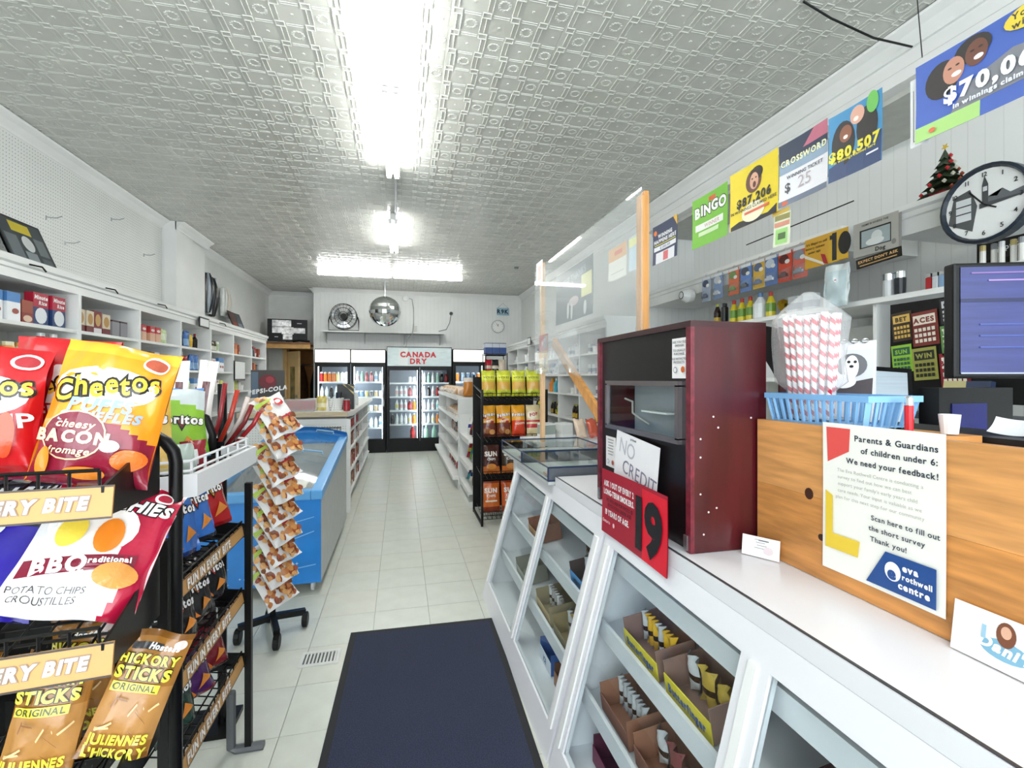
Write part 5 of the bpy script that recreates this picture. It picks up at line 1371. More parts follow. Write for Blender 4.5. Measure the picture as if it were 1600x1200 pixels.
chip('popcorn_bag', 0.145, 0.30, ['#e7d2a4', '#c8323a', '#efe2c8'], lambda a, b: 1 if (0.25 < b < 0.38 or 0.42 < b < 0.5) else 0, [('e', -0.02, 0.2, 0.05, 0.04, '#f1e6cf'), ('t', 'POP', 0, 0.205, 0.04, '#c8323a', {'b': 2, 'rot': 10})], 'cream and red popcorn bag at the end of the second tier', 1.262, 0.805, 94)
for k in range(3):
    chip('grain_chip_bag', 0.175, 0.27, [('#4a1c14', '#3a2a1a', '#5c2418')[k], '#c56a24'], lambda a, b: 1 if b < 0.22 else 0, [('t', 'SUN', 0.0, 0.185, 0.06, '#f0e6dc', {'b': 2}), ('t', 'CHIPS', 0, 0.135, 0.03, '#f0e6dc', {'b': 1}), ('e', 0.0, 0.065, 0.05, 0.028, '#d88a3a')], 'dark brown grain chip bag on the third tier, %s from the left' % ORD[k], 0.84 + 0.19 * k, 0.455, 95 + k)
    chip('grain_chip_bag', 0.18, 0.29, [('#d0661e', '#c8581c', '#b84a18')[k], '#8a3214'], lambda a, b: 1 if b < 0.2 or b > 0.93 else 0, [('t', 'SUN', 0.0, 0.205, 0.06, '#f4ece2', {'b': 2}), ('t', 'CHIPS', 0, 0.155, 0.032, '#f4ece2', {'b': 1}), ('r', -0.06, 0.06, 0.1, 0.115, '#f0dcc0')], 'orange grain chip bag on the bottom tier, %s from the left' % ORD[k], 0.84 + 0.19 * k, 0.085, 98 + k)

# ------------------------------------------------------------------ RIGHT WALL SHELVES (FAR)
RY = [4.62 + 0.78 * k for k in range(7)]
ru = bay_unit('wall_shelving', 'long white cube shelving on the far right wall', 2.12, 2.46, RY, (0.1, 0.5, 0.85, 1.17, 1.42, 1.66), 2.03, 1.91)
rb2 = ['nearest right bay', 'second right bay', 'third right bay', 'fourth right bay', 'fifth right bay', 'sixth right bay']
RU = ['kkgWk', 'UUkk', 'ggjU', 'jgUj', 'jjg', 'UjW']
RM = ['kkUkk', 'hkkUk', 'jjBkU', 'ZLUU', 'UZj', 'jUU']
RL = ['U.hk', 'nUW', 'f.de', 'fjde', 'UUcc', 'fde']
RB = ['mh.im', 'hhmm', 'iimhm', 'imiim', 'mmii', 'him']
for b in range(6):
    y0 = RY[b] + 0.04
    for seq, z, nm in ((RU[b], 1.66, 'top row'), (RM[b], 1.42, 'upper row'), (RL[b], 1.17, 'middle row'), (RB[b], 0.85, 'lower row')):
        stock(seq, y0, 2.2, z, 'y', R(-90), nm, rb2[b], 'stock on the right wall shelves', 0.03)
sheet('picture_frame', 0.2, 0.13, '#4a4c4e', [('r', -0.085, 0.085, 0.015, 0.115, '#e9ebea')], 'small framed card on the far right cornice', 'frame', (2.075, 7.55, 1.92), (0, 0, R(-90)), t=0.008)

# ------------------------------------------------------------------ SALES COUNTER WITH SLOPING GLASS FRONT
CW = mat('counter_white', '#e6e6ea', 0.3, noise=0.02, scale=3)
CIN = mat('counter_inside', '#d6d6da', 0.5, noise=0.03)
CZ = 0.86
def slope_x(z):
    return 0.52 + 0.273 * z
def display_counter(label, y0, y1, stiles):
    e = thing('display_counter', label, 'counter', (0.52, y0, 0))
    L = y1 - y0
    def sx(z): return slope_x(z) - 0.52
    # base, back, ends
    MB().prism([(0.02, 0.0), (0.78, 0.0), (0.78, 0.07), (sx(0.07) + 0.0, 0.07)], 0.01, L - 0.01, 'y').build('plinth', CW, parent=e)
    MB().box(0.76, 0.78, 0.01, L - 0.01, 0.07, CZ - 0.02).build('back_panel', CIN, parent=e)
    for y in (0.0, L - 0.012):
        MB().prism([(0.0, 0.0), (0.78, 0.0), (0.78, CZ - 0.02), (sx(CZ - 0.02), CZ - 0.02)], y, y + 0.012, 'y').build('end_panel', CW, parent=e)
    # rails and stiles along the slope
    def slopebar(ya, yb, za, zb, th=0.022):
        return [(sx(za) - th * 0.9, za), (sx(zb) - th * 0.9, zb), (sx(zb) + 0.004, zb), (sx(za) + 0.004, za)]
    MB().prism(slopebar(0, 0, 0.0, 0.10), 0, L, 'y').build('bottom_rail', CW, parent=e)
    MB().prism(slopebar(0, 0, 0.775, CZ - 0.02), 0, L, 'y').build('top_rail', CW, parent=e)
    ys = []
    for (a, b) in stiles:
        MB().prism(slopebar(0, 0, 0.10, 0.775), a - y0, b - y0, 'y').build('stile', CW, parent=e)
        MB().prism([(sx(0.10) - 0.026, 0.10), (sx(0.775) - 0.026, 0.775), (sx(0.775) - 0.02, 0.775), (sx(0.10) - 0.02, 0.10)], (a + b) / 2 - y0 - 0.012, (a + b) / 2 - y0 + 0.012, 'y').build('cover_strip', WHITE, parent=e)
        ys.append((a - y0, b - y0))
    ys.sort()
    for (a, b), (c, d) in zip(ys[:-1], ys[1:]):
        MB().prism([(sx(0.10) - 0.012, 0.10), (sx(0.775) - 0.012, 0.775), (sx(0.775) - 0.007, 0.775), (sx(0.10) - 0.007, 0.10)], b, c, 'y').build('glass_panel', GLASS, parent=e)
    # stepped shelves with lips
    for z in (0.69, 0.47, 0.24):
        xf = sx(z) + 0.045
        MB().prism([(xf, z), (0.75, z + 0.09), (0.75, z + 0.105), (xf, z + 0.015)], 0.014, L - 0.014, 'y').build('shelf', CIN, parent=e)
        MB().prism([(xf - 0.012, z - 0.01), (xf + 0.0, z - 0.012), (xf + 0.0, z + 0.05), (xf - 0.012, z + 0.05)], 0.014, L - 0.014, 'y').build('shelf_lip', CW, parent=e)
    return e
far_c = display_counter('far white sloping glass-fronted candy counter', 1.59, 2.93, [(2.87, 2.93), (2.20, 2.27), (1.59, 1.66)])
near_c = display_counter('near white sloping glass-fronted candy counter', -0.35, 1.57, [(1.50, 1.57), (0.79, 0.87), (0.12, 0.19), (-0.35, -0.29)])
ctop = thing('counter_top', 'white laminate counter top along the candy counters', 'worktop', (0.735, -0.35, CZ - 0.019))
MB().box(0.0, 0.58, 0, 2.52, 0, 0.044).build('slab', mat('white_laminate', '#ebebef', 0.22, noise=0.012, scale=2), parent=ctop)
MB().box(-0.006, 0.0, 0, 2.52, 0, 0.042).build('edge_band', CW, parent=ctop)
MB().box(-0.002, 0.004, 0, 2.52, 0.0425, 0.0446).build('edge_seam', paint('#3c3c40'), parent=ctop)
CT = CZ - 0.019 + 0.0455
# glass cases on the far end
def glass_case(label, x0, x1, y0, y1, h):
    e = thing('glass_case', label, 'display case', (x0, y0, CT + 0.0005 if y1 < 2.17 else CZ - 0.018))
    w, d = x1 - x0, y1 - y0
    NB = mat('navy_trim', '#233556', 0.3); GT = mat('grey_case', '#5b6067', 0.4, noise=0.08)
    MB().box(0, w, 0, d, 0, 0.02).build('floor_panel', paint('#c9ccc8'), parent=e)
    MB().box(0, w, 0, 0.008, 0.02, h).build('near_side', GT, parent=e)
    for n, (a, b, c, dd) in enumerate(((0, 0.006, 0.008, d), (w - 0.006, w, 0.008, d), (0.006, w - 0.006, d - 0.006, d))):
        MB().box(a, b, c, dd, 0.02, h).build('glass_side', GLASS, parent=e)
    MB().box(0.006, w - 0.006, 0.008, d - 0.006, h - 0.005, h - 0.001).build('glass_top', GLASS, parent=e)
    t = MB()
    for z in (0.02, h):
        t.tube([(0, 0, z), (w, 0, z), (w, d, z), (0, d, z)], 0.0045, 5, closed=True)
    for x in (0, w):
        for y in (0, d):
            t.tube([(x, y, 0.02), (x, y, h)], 0.0045, 5)
    t.build('trim', NB, parent=e)
    MB().box(w * 0.35, w * 0.35 + 0.004, 0.01, d - 0.01, 0.02, h * 0.8).build('divider', GLASS, parent=e)
    return e
glass_case('near low glass case with blue trim on the far counter', 0.70, 1.27, 2.19, 2.70, 0.085)
glass_case('far low glass case with blue trim on the counter end', 0.70, 1.27, 2.71, 3.26, 0.085)
tc2 = ['#d9b8a8', '#c8c9a4', '#d6c46a', '#b4bcc8', '#d8d8d2', '#c07f6c', '#a8b7a0', '#cfa9a4']
for k in range(14):
    x = 0.755 + 0.072 * (k % 7) + (0.012 if k % 7 > 1 else 0); y = 2.3 + 0.26 * (k // 7) + (0.0 if k < 7 else 0.26)
    o = carton_mb(0.06, 0.11, 0.012, []).build('candy_pack', [ink(tc2[k % 8])], loc=(x, y, CZ + 0.0045), rot=(0, 0, R(3 * math.sin(k)))); tag(o, 'flat pastel pack in the %s glass case, %s from the aisle' % (('near', 'far')[k // 7], ORD[k % 7]), 'pack', 'packs in the glass cases')
# stand under the far case
st2 = thing('case_stand', 'white stand under the far glass case', 'stand', (0.72, 2.95, 0))
MB().box(0.06, 0.56, 0.0, 0.3, 0, CZ - 0.02).build('pedestal', CW, parent=st2)
# boxes standing behind the far case
for k in range(2):
    o = carton_mb(0.1, 0.1, 0.12, [(0.3, 0.9, 1)]).build('white_carton', [ink('#e2e3e0'), ink(('#9aa39c', '#d5d6d2', '#c2c9cc')[k])], loc=(1.09 + 0.14 * k, 3.46, 0.90), rot=(0, 0, R(18))); tag(o, 'white carton behind the far glass case, %s from the left' % ORD[k], 'carton', 'white cartons by the case')
for k in range(4):
    make_bag('roll_packet', 0.09, 0.17, 0.05, [('#e2c9b2', '#c8553a', '#d9a23a', '#d96a2c')[k]], None, None, '%s packet lying beyond the glass cases' % ('beige', 'red', 'yellow', 'orange')[k], 'packet', 110 + k, (1.36 + 0.105 * k, 3.4, 0.905), (R(-38), 0, R(-4)), 'packets beyond the glass cases', res=7)
st3 = thing('side_table', 'white table holding the cartons beyond the glass cases', 'table', (1.35, 3.45, 0))
MB().box(-0.42, 0.5, -0.17, 0.2, 0.87, 0.899).build('table_top', CW, parent=st3)
for x in (-0.4, 0.46):
    for y in (-0.15, 0.16):
        MB().box(x, x + 0.03, y, y + 0.03, 0, 0.87).build('leg', CW, parent=st3)

# candy in the counters
def candy_box(label, x, y, z, cols, w=0.17, d=0.13, h=0.09, text=None, tcol='#ffffff', bars=0, barcol='#d8b23a', yaw=0, tilt=8):
    e = thing('candy_box', label, 'candy box', (x, y, z), (R(tilt), 0, R(-90 + yaw)), 'open candy boxes')
    m, m2 = ink(cols[0], 0.5), ink(cols[1], 0.6)
    MB().box(-w / 2, w / 2, -d / 2, d / 2, 0, 0.003).box(-w / 2, w / 2, d / 2 - 0.003, d / 2, 0.003, h * 1.5).box(-w / 2, -w / 2 + 0.003, -d / 2, d / 2, 0.003, h).box(w / 2 - 0.003, w / 2, -d / 2, d / 2, 0.003, h).build('tray', m2, parent=e)
    fl = MB().box(-w / 2, w / 2, -d / 2 - 0.003, -d / 2, 0, h * 0.62).build('front_flap', m, parent=e)
    if text:
        put(fl, lambda u, v: Vector((u, -d / 2 - 0.003, v)), [('t', text, 0, h * 0.3, h * 0.36, tcol, {'b': 2, 'sx': 0.8})])
    rot = e.rotation_euler.to_matrix()
    for k in range(bars):
        p = rot @ Vector((-w / 2 + 0.006 + (w - 0.012) * (k + 0.5) / bars, 0.0, 0.008))
        o = make_bag('candy_bar', (w - 0.012) / bars * 0.86, h * 1.05, 0.02, [barcol if k % 3 else '#cfcfd2', '#3a2418'], lambda a, b: 1 if 0.35 < b < 0.5 else 0, None, ORD[k] + ' bar in the ' + ' '.join(label.split()[:12]), 'candy bar', 120 + k % 2, (x + p.x, y + p.y, z + p.z), (R(tilt - 3), 0, R(-90 + yaw)), 'candy bars', res=5) if k < 6 else None
    return e
def shelf_pt(z, back):
    xf = slope_x(z) + 0.045
    return xf + back, z + 0.015 + 0.09 * back / (1.27 - xf)
S1, S2, S3 = 0.69, 0.47, 0.24
def cbox(label, shelf, back, y, *a, **k):
    if shelf < 0.1:
        return candy_box(label, slope_x(0.1) + 0.15, y, 0.073, *a, tilt=0, **k)
    x, z = shelf_pt(shelf, back)
    return candy_box(label, x, y, z + 0.004, *a, tilt=math.degrees(math.atan(0.09 / (1.27 - slope_x(shelf) - 0.045))), **k)
BRN, YEL = ('#8a5a48', '#9a6a52'), ('#e3cf3a', '#8d6e62')
cbox('dark box on the top shelf of the near counter', S1, 0.1, 1.1, ('#3a2224', '#4a2c2c'), h=0.06)
cbox('maroon box on the top shelf near the viewer', S1, 0.1, 0.62, ('#7a1424', '#5a1020'), h=0.06, w=0.28)
cbox('yellow candy box of bars, first on the second shelf', S2, 0.09, 1.31, YEL, text='Butterfinger', tcol='#2a5ab0', bars=6, barcol='#e6b42e', w=0.2)
cbox('yellow candy box with lid up, second on the second shelf', S2, 0.09, 1.07, YEL, text='Butterfinger', tcol='#2a5ab0', bars=3, barcol='#c9a94a', w=0.2)
cbox('brown box of silver packets, first on the third shelf', S3, 0.09, 1.36, BRN, bars=6, barcol='#b9b9bd', w=0.19)
cbox('brown flapped box, second on the third shelf', S3, 0.09, 1.12, BRN, bars=3, barcol='#8a4a4a', w=0.21)
cbox('dark box with pink lettering on the second shelf near the viewer', S2, 0.09, 0.66, ('#2a2024', '#4a3434'), text='JOYS', tcol='#e0355a', w=0.2, bars=3, barcol='#7d2a34')
cbox('navy box on the second shelf near the viewer', S2, 0.09, 0.43, ('#1e2440', '#2a2c40'), w=0.2, text='TOPS', tcol='#e0355a')
cbox('black box with red letters on the third shelf near the viewer', S3, 0.09, 0.62, ('#1c1618', '#3a2a2a'), text='JOYS', tcol='#e0355a', w=0.22, bars=3, barcol='#5a2a30')
cbox('plum box on the third shelf below the brown one', 0.09, 0.09, 1.38, ('#7a2a4a', '#5a2438'), w=0.2)
cbox('brown sacks box on the top shelf of the far counter', S1, 0.1, 1.86, ('#8a5a44', '#7a5a4a'), h=0.06, w=0.22)
cbox('brown box with red lettering on the far counter', S2, 0.22, 1.92, ('#6a5a48', '#6d4c3c'), text='OH HENRY', tcol='#b3262c', w=0.25)
cbox('blue-edged brown candy box on the second shelf of the far counter', S2, 0.085, 1.80, ('#3a8fd0', '#4a3a38'), text='HERSHEY', tcol='#2a2426', w=0.2, bars=3, barcol='#5a4038')
cbox('tan box on the second shelf by the far pane', S2, 0.08, 2.46, ('#b58a5a', '#8a5a44'), w=0.18)
cbox('tan box of silver packets on the third shelf of the far counter', S3, 0.08, 2.08, ('#b59a6a', '#8a7a5a'), w=0.2, bars=5, barcol='#a9a4a4')
cbox('olive box of gold packets on the third shelf of the far counter', S3, 0.08, 1.82, ('#7d6f48', '#8a7648'), w=0.2, bars=4, barcol='#b9973a')
cbox('blue and white box at the foot of the far counter', 0.09, 0.08, 2.02, ('#e2e6ee', '#3a5f9e'), w=0.16, text='ICE', tcol='#3a5f9e')
cbox('brown carton at the foot of the far counter', 0.09, 0.08, 1.80, ('#9a6a44', '#7a5236'), w=0.18)
cbox('grey box on the third shelf by the far pane', S3, 0.08, 2.5, ('#a9a89a', '#7d7c70'), w=0.18)
# ------------------------------------------------------------------ COUNTER TOP: DISPENSER CABINET
MAH = mat('mahogany', '#470f16', 0.32, noise=0.35, scale=4, coat=0.3, stretch=(3, 3, 0.6))
MAHD = mat('mahogany_dark', '#33090f', 0.35, noise=0.3, scale=4, coat=0.3)
BLKLAM = mat('black_laminate', '#141012', 0.3, noise=0.15, scale=3)
db = thing('ticket_cabinet', 'tall mahogany cabinet with black face and window on the counter', 'cabinet', (0.762, 1.125, CT))
MB().box(0.012, 0.24, 0.0, 0.018, 0, 0.615).build('near_side', MAH, parent=db)
MB().box(0.012, 0.24, 0.60, 0.618, 0, 0.615).build('far_side', MAH, parent=db)
MB().box(0.225, 0.24, 0.018, 0.60, 0, 0.615).build('back', MAHD, parent=db)
MB().box(0.0, 0.24, 0.0, 0.618, 0.615, 0.632).build('lid', MAHD, parent=db)
for y in (0.0, 0.596):
    MB().box(0.0, 0.012, y, y + 0.022, 0, 0.615).build('edge_moulding', mat('mahogany_worn', '#6d2430', 0.35, noise=0.4, scale=40), parent=db)
WY0, WY1, WZ0, WZ1 = 0.07, 0.53, 0.30, 0.455
MB().box(0.012, 0.02, 0.022, 0.596, 0, WZ0).box(0.012, 0.02, 0.022, 0.596, WZ1, 0.615).box(0.012, 0.02, 0.022, WY0, WZ0, WZ1).box(0.012, 0.02, WY1, 0.596, WZ0, WZ1).build('face_panel', BLKLAM, parent=db)
wf = MB().box(-0.002, 0.012, WY0 - 0.012, WY1 + 0.012, WZ1 - 0.004, WZ1 + 0.012).box(-0.002, 0.012, WY0 - 0.012, WY1 + 0.012, WZ0 - 0.012, WZ0 + 0.004).box(-0.002, 0.012, WY0 - 0.012, WY0 + 0.004, WZ0, WZ1).box(-0.002, 0.012, WY1 - 0.004, WY1 + 0.012, WZ0, WZ1)
wfo = wf.build('window_frame', mat('dark_chrome', '#8d8588', 0.2, metal=0.7), parent=db)
MB().box(0.004, 0.008, WY0 + 0.004, WY1 - 0.004, WZ0 + 0.004, WZ1 - 0.004).build('window_glass', GLASS, parent=wfo)
MB().box(0.1, 0.104, 0.1, 0.5, WZ0 - 0.02, WZ1 + 0.02).build('inner_back', paint('#a9adb3'), parent=db)
MB().box(0.05, 0.09, 0.2, 0.36, WZ0 + 0.06, WZ0 + 0.066).build('paper_slip', PAPER, parent=db, rot=None)
MB().tube([(0.06, 0.5, WZ0 + 0.1), (0.07, 0.46, WZ0 + 0.09), (0.06, 0.44, WZ0 + 0.05), (0.07, 0.4, WZ0 + 0.03), (0.08, 0.36, WZ0 + 0.015)], 0.004, 5).build('inner_cable', paint('#b9b2ac'), parent=db)
for (y, z) in ((0.0, 0.36), (0.0, 0.28), (0.0, 0.2), (0.0, 0.11), (0.0, 0.06)):
    pass
for k, (x, z) in enumerate(((0.07, 0.37), (0.19, 0.365), (0.085, 0.34), (0.03, 0.31), (0.03, 0.26), (0.03, 0.16), (0.055, 0.11), (0.08, 0.12), (0.04, 0.05))):
    MB().lathe([(0.0028, 0), (0.0028, 0.001)], 8, M=Matrix.Translation((x, 0.0, z)) @ Matrix.Rotation(R(90), 4, 'X')).build('screw_hole', paint('#d8cfcf'), parent=db)
for y in (0.02, 0.6):
    MB().box(-0.004, 0.0, y - 0.008, y + 0.008, 0.005, 0.045).build('clasp', STEEL, parent=db)
a_ = R(-90)
lines = lambda n, w, top, dy, s=0.008: [('r', -w / 2 + 0.003 * (k % 3), w / 2 - 0.004 * (k % 2), top - k * dy - s * 0.4, top - k * dy, '#8b8a8c') for k in range(n)]
sheet('warning_sticker', 0.075, 0.115, '#eceaea', [('t', 'ARE YOU OLD', 0, 0.104, 0.0095, '#6b6a6c'), ('t', 'ENOUGH', 0, 0.094, 0.0095, '#6b6a6c'), ('t', 'TO LEGALLY', 0, 0.08, 0.0095, '#6b6a6c'), ('t', 'PURCHASE', 0, 0.07, 0.0095, '#6b6a6c'), ('t', 'AGE RESTRICTED', 0, 0.056, 0.0085, '#6b6a6c'), ('t', 'PRODUCTS', 0, 0.046, 0.0095, '#6b6a6c'), ('e', -0.018, 0.024, 0.009, 0.009, '#5f6264'), ('e', -0.018, 0.024, 0.007, 0.007, '#eceaea'), ('e', 0.02, 0.025, 0.009, 0.009, '#d0672c')], 'white age notice sticker at the top of the black cabinet face', 'sticker', (0.7735, 1.195, CT + 0.475), (0, 0, a_))
sheet('warning_sticker', 0.085, 0.115, '#eceaea', lines(6, 0.05, 0.105, 0.011) + [('e', -0.02, 0.02, 0.009, 0.009, '#5f88b4'), ('e', -0.02, 0.02, 0.007, 0.007, '#eceaea'), ('e', 0.02, 0.02, 0.009, 0.009, '#b5533a')], 'white notice sticker at the lower left of the black cabinet face', 'sticker', (0.7735, 1.645, CT + 0.14), (0, 0, a_))
def sh(u, v): return u, v
sheet('handwritten_note', 0.29, 0.175, '#ecebee', [('t', 'NO', -0.06, 0.125, 0.075, '#b9bac4', {'b': 0, 'rot': -6}), ('t', 'CREDIT', 0.03, 0.055, 0.075, '#7d7f92', {'b': 0, 'rot': -4}), ('t', 'printed', -0.02, 0.163, 0.012, '#5a5c6a')], 'white handwritten NO CREDIT note leaning on the black cabinet', 'note', (0.7515, 1.43, CT + 0.104), (R(-2), R(5), a_))
s19 = sheet('age_sign', 0.43, 0.225, '#a8102c', [('r', 0.07, 0.215, 0.0, 0.215, '#e2102c'), ('t', 'ASK 1 OUT OF EVERY 2', -0.09, 0.178, 0.026, '#f4eeee', {'b': 2, 'sx': 0.66}), ('t', 'LONG-TERM SMOKERS.', -0.09, 0.148, 0.026, '#f4eeee', {'b': 2, 'sx': 0.68}), ('t', 'WE WILL ASK FOR PHOTO ID', -0.085, 0.122, 0.017, '#3a0a14', {'b': 1, 'sx': 0.75}), ('t', 'IF YOU LOOK UNDER AGE', -0.085, 0.104, 0.017, '#3a0a14', {'b': 1, 'sx': 0.75}), ('t', '19 YEARS OF AGE.', -0.1, 0.078, 0.026, '#f4eeee', {'b': 2, 'sx': 0.7}), ('t', 'Ontario', -0.175, 0.045, 0.016, '#f4d8da', {'b': 1}), ('e', -0.12, 0.043, 0.007, 0.008, '#f4d8da'), ('t', '19', 0.105, 0.105, 0.21, '#100a10', {'b': 2, 'sx': 0.95})], 'red age sign with a big black 19 hung over the counter edge', 'sign', (0.714, 1.372, CT - 0.075), (R(0), R(0), a_), curl=0.004, t=0.002)

# pine screen board with its poster, ledge and small things
pb = thing('pine_board', 'varnished pine board screening the till on the counter', 'board', (0.965, 0.51, CT))
MB().box(0, 0.02, -0.75, 0.605, 0, 0.19).build('plank', PINE, parent=pb)
MB().box(0, 0.02, -0.75, 0.605, 0.1905, 0.362).build('plank', mat('pine_wood_light', '#d3975a', 0.42, noise=0.24, scale=5, stretch=(1, 1.0, 9)), parent=pb)
MB().box(0.02, 0.185, 0.2, 0.605, 0.34, 0.358).build('ledge', PINE, parent=pb)
KN = mat('pine_knot', '#3f2114', 0.5, noise=0.3)
for y, z, ry, rz in ((0.435, 0.195, 0.012, 0.014), (0.4, 0.1, 0.009, 0.008)):
    MB().lathe([(1, 0), (1, 0.001)], 14, M=Matrix.Translation((0.0, y, z)) @ Matrix.Rotation(R(-90), 4, 'Y') @ Matrix.Diagonal((rz, ry, 1, 1))).build('knot', KN, parent=pb)
T = lambda s, x, y, z, c='#2a3442', b=1: ('t', s, x, y, z, c, {'b': b})
sheet('survey_poster', 0.255, 0.335, '#f1f0e8', [('p', [(-0.118, 0.325), (-0.06, 0.325), (-0.063, 0.275), (-0.115, 0.245)], '#e25550'),
    ('t', 'Parents & Guardians', 0.033, 0.306, 0.021, '#2a3442', {'b': 1, 'w': 0.165}), ('t', 'of children under 6:', 0.04, 0.281, 0.021, '#2a3442', {'b': 1, 'w': 0.15}), ('t', 'We need your feedback!', 0.024, 0.255, 0.021, '#2a3442', {'b': 1, 'w': 0.185}),
    T('The Eva Rothwell Centre is conducting a', 0.0, 0.231, 0.0105, '#b5b5ad', 0), T('survey to find out how we can best', -0.01, 0.216, 0.0105, '#b5b5ad', 0), T("support your family's early years child", -0.004, 0.201, 0.0105, '#b5b5ad', 0), T('care needs. Your input is valuable as we', 0.0, 0.186, 0.0105, '#b5b5ad', 0), T('plan for this next step for our community', 0.0, 0.171, 0.0105, '#b5b5ad', 0),
    ('p', [(-0.118, 0.05), (-0.04, 0.05), (-0.036, 0.085), (-0.1, 0.085), (-0.1, 0.17), (-0.118, 0.18)], '#e6c640'),
    T('Scan here to fill out', 0.055, 0.145, 0.0145, '#3a4250'), T('the short survey', 0.04, 0.123, 0.0145, '#3a4250'), T('Thank you!', 0.025, 0.101, 0.0145, '#3a4250'),
    ('p', [(-0.02, 0.01), (0.115, 0.01), (0.115, 0.085), (0.02, 0.085)], '#1f4b8c'), ('e', 0.035, 0.05, 0.016, 0.019, '#f3f4f6'), ('t', 'e', 0.035, 0.047, 0.034, '#1f4b8c', {'b': 2}), ('t', 'eva', 0.07, 0.065, 0.018, '#f3f4f6', {'b': 2}), ('t', 'rothwell', 0.082, 0.047, 0.018, '#f3f4f6', {'b': 2, 'w': 0.055}), ('t', 'centre', 0.077, 0.029, 0.018, '#f3f4f6', {'b': 2})],
    'Parents & Guardians survey poster taped to the pine board', 'poster', (0.9615, 0.775, CT + 0.038), (0, 0, a_), curl=0.002)
sheet('business_card', 0.092, 0.052, '#f2f1f1', lines(5, 0.03, 0.045, 0.007, 0.004)[:4] + [('e', 0.02, 0.02, 0.012, 0.01, '#d9c9cc'), ('r', -0.005, 0.02, 0.042, 0.045, '#6a6a6e')], 'white business card leaning against the cabinet foot', 'card', (0.925, 1.06, CT + 0.001), (R(-10), 0, R(-58)))
sheet('business_card', 0.15, 0.085, '#f3f4f4', [('e', 0.0, 0.032, 0.034, 0.016, '#7fb2cc'), ('t', "Dani's", 0.0, 0.034, 0.024, '#f4f6f8', {'b': 2, 'sh': 0.2, 'rot': -6}), ('e', 0.0, 0.058, 0.013, 0.02, '#7a4a34'), ('e', 0.0, 0.062, 0.007, 0.01, '#d8ab90'), ('r', -0.032, -0.026, 0.04, 0.062, '#9cc3d8'), ('e', 0.034, 0.026, 0.006, 0.008, '#8fae5a')], 'white card with a woman portrait and blue logo below the poster', 'card', (0.944, 0.555, CT + 0.001), (R(-8), 0, R(-90)))

# blue basket with straws, dog calendar
BB = mat('blue_basket', '#7fb2e0', 0.35, noise=0.03)
LZ2 = CT + 0.3605
bk = thing('plastic_basket', 'light blue slotted plastic basket on the pine ledge', 'basket', (1.065, 0.965, LZ2))
bw, bd, bh = 0.30, 0.155, 0.075
def bpt(u, v, sc):
    return (v * bd / 2 * sc, u * bw / 2 * sc)
b = MB()
for z, sc, hh in ((0.0, 0.88, 0.006), (bh - 0.014, 1.0, 0.014)):
    for (x0, x1, y0, y1) in ((-1, 1, -1, -0.96), (-1, 1, 0.96, 1), (-1, -0.93, -0.96, 0.96), (0.93, 1, -0.96, 0.96)):
        b.box(x0 * bd / 2 * sc, x1 * bd / 2 * sc, y0 * bw / 2 * sc, y1 * bw / 2 * sc, z, z + hh)
b.box(-bd / 2 * 0.86, bd / 2 * 0.86, -bw / 2 * 0.88, bw / 2 * 0.88, 0, 0.003)
b.build('rim_and_floor', BB, parent=bk)
sl = MB()
def slat(x, y):
    sl.bar((x * 0.88, y * 0.88, 0.002), (x * 0.985, y * 0.985, bh - 0.004), 0.006, 0.006)
n1 = 13
pts = [(s * (bd / 2 - 0.003), -bw / 2 + 0.004 + (bw - 0.008) * k / n1) for s in (-1, 1) for k in range(n1 + 1)] + [(-bd / 2 + 0.01 + (bd - 0.02) * k / 6, s * (bw / 2 - 0.003)) for s in (-1, 1) for k in range(7)]
for x, y in pts:
    sl = MB(); slat(x, y); sl.build('slat', BB, parent=bk)
STRAW = stripe_mat('striped_straw', '#f0eeee', '#cf3448', 34.0, 1.0)
sm = None
rs = random.Random(4)
hexp = [(i + 0.5 * (j % 2), j * 0.87) for j in range(-3, 4) for i in range(-3, 4) if (i + 0.5 * (j % 2)) ** 2 + (j * 0.87) ** 2 < 9.5]
for k, (i, j) in enumerate(hexp):
    x = 1.065 + 0.0158 * j * 0.95; y = 1.035 + 0.0158 * i
    if sm is None:
        sm = MB().tube([(0, 0, 0), (0, 0, 0.27)], 0.0063, 8).build('paper_straw', STRAW, loc=(x, y, LZ2 + 0.005), smooth=True)
        tag(sm, 'red and white striped paper straw in the clear bag', 'straw', 'striped straws in the clear bag')
    else:
        o = dup(sm, (x, y, LZ2 + 0.005 + rs.uniform(0, 0.012)), (R(-i * 1.2), R(j * 1.2), 0))
FILM = clear('bag_film', (0.97, 0.97, 0.97), 1.35, 0.15, 0.22)
def film(u, v):
    a = 2 * math.pi * u
    r = ((0.057 if v < 0.27 else 0.078 + 0.007 * math.sin(5 * a + 6 * v) + 0.004 * math.sin(9 * a))) * (1.0 if v < 0.8 else max(0.12, 1 - (v - 0.8) * 4.4)) * (1 + 0.3 * max(0, v - 0.45))
    return (1.065 + r * 1.0 * math.cos(a), 1.035 + r * math.sin(a) + 0.01 * v, LZ2 + 0.01 + 0.335 * v)
tag(MB().grid(film, 28, 14).build('clear_bag', FILM, smooth=True), 'clear plastic bag wrapped around the striped straws', 'bag')
cal = thing('desk_calendar', 'dog photo desk calendar standing behind the basket', 'calendar', (1.235, 1.095, LZ2 - 0.0045), (0, 0, R(-60)))
MB().prism([(-0.045, 0), (0.0, 0.0), (0.02, 0.225), (0.014, 0.225)], -0.075, 0.075, 'x').build('stand', ink('#e8e9ea'), parent=cal)
def cf(u, v): return Vector((u, -0.046 + 0.2667 * v, v))
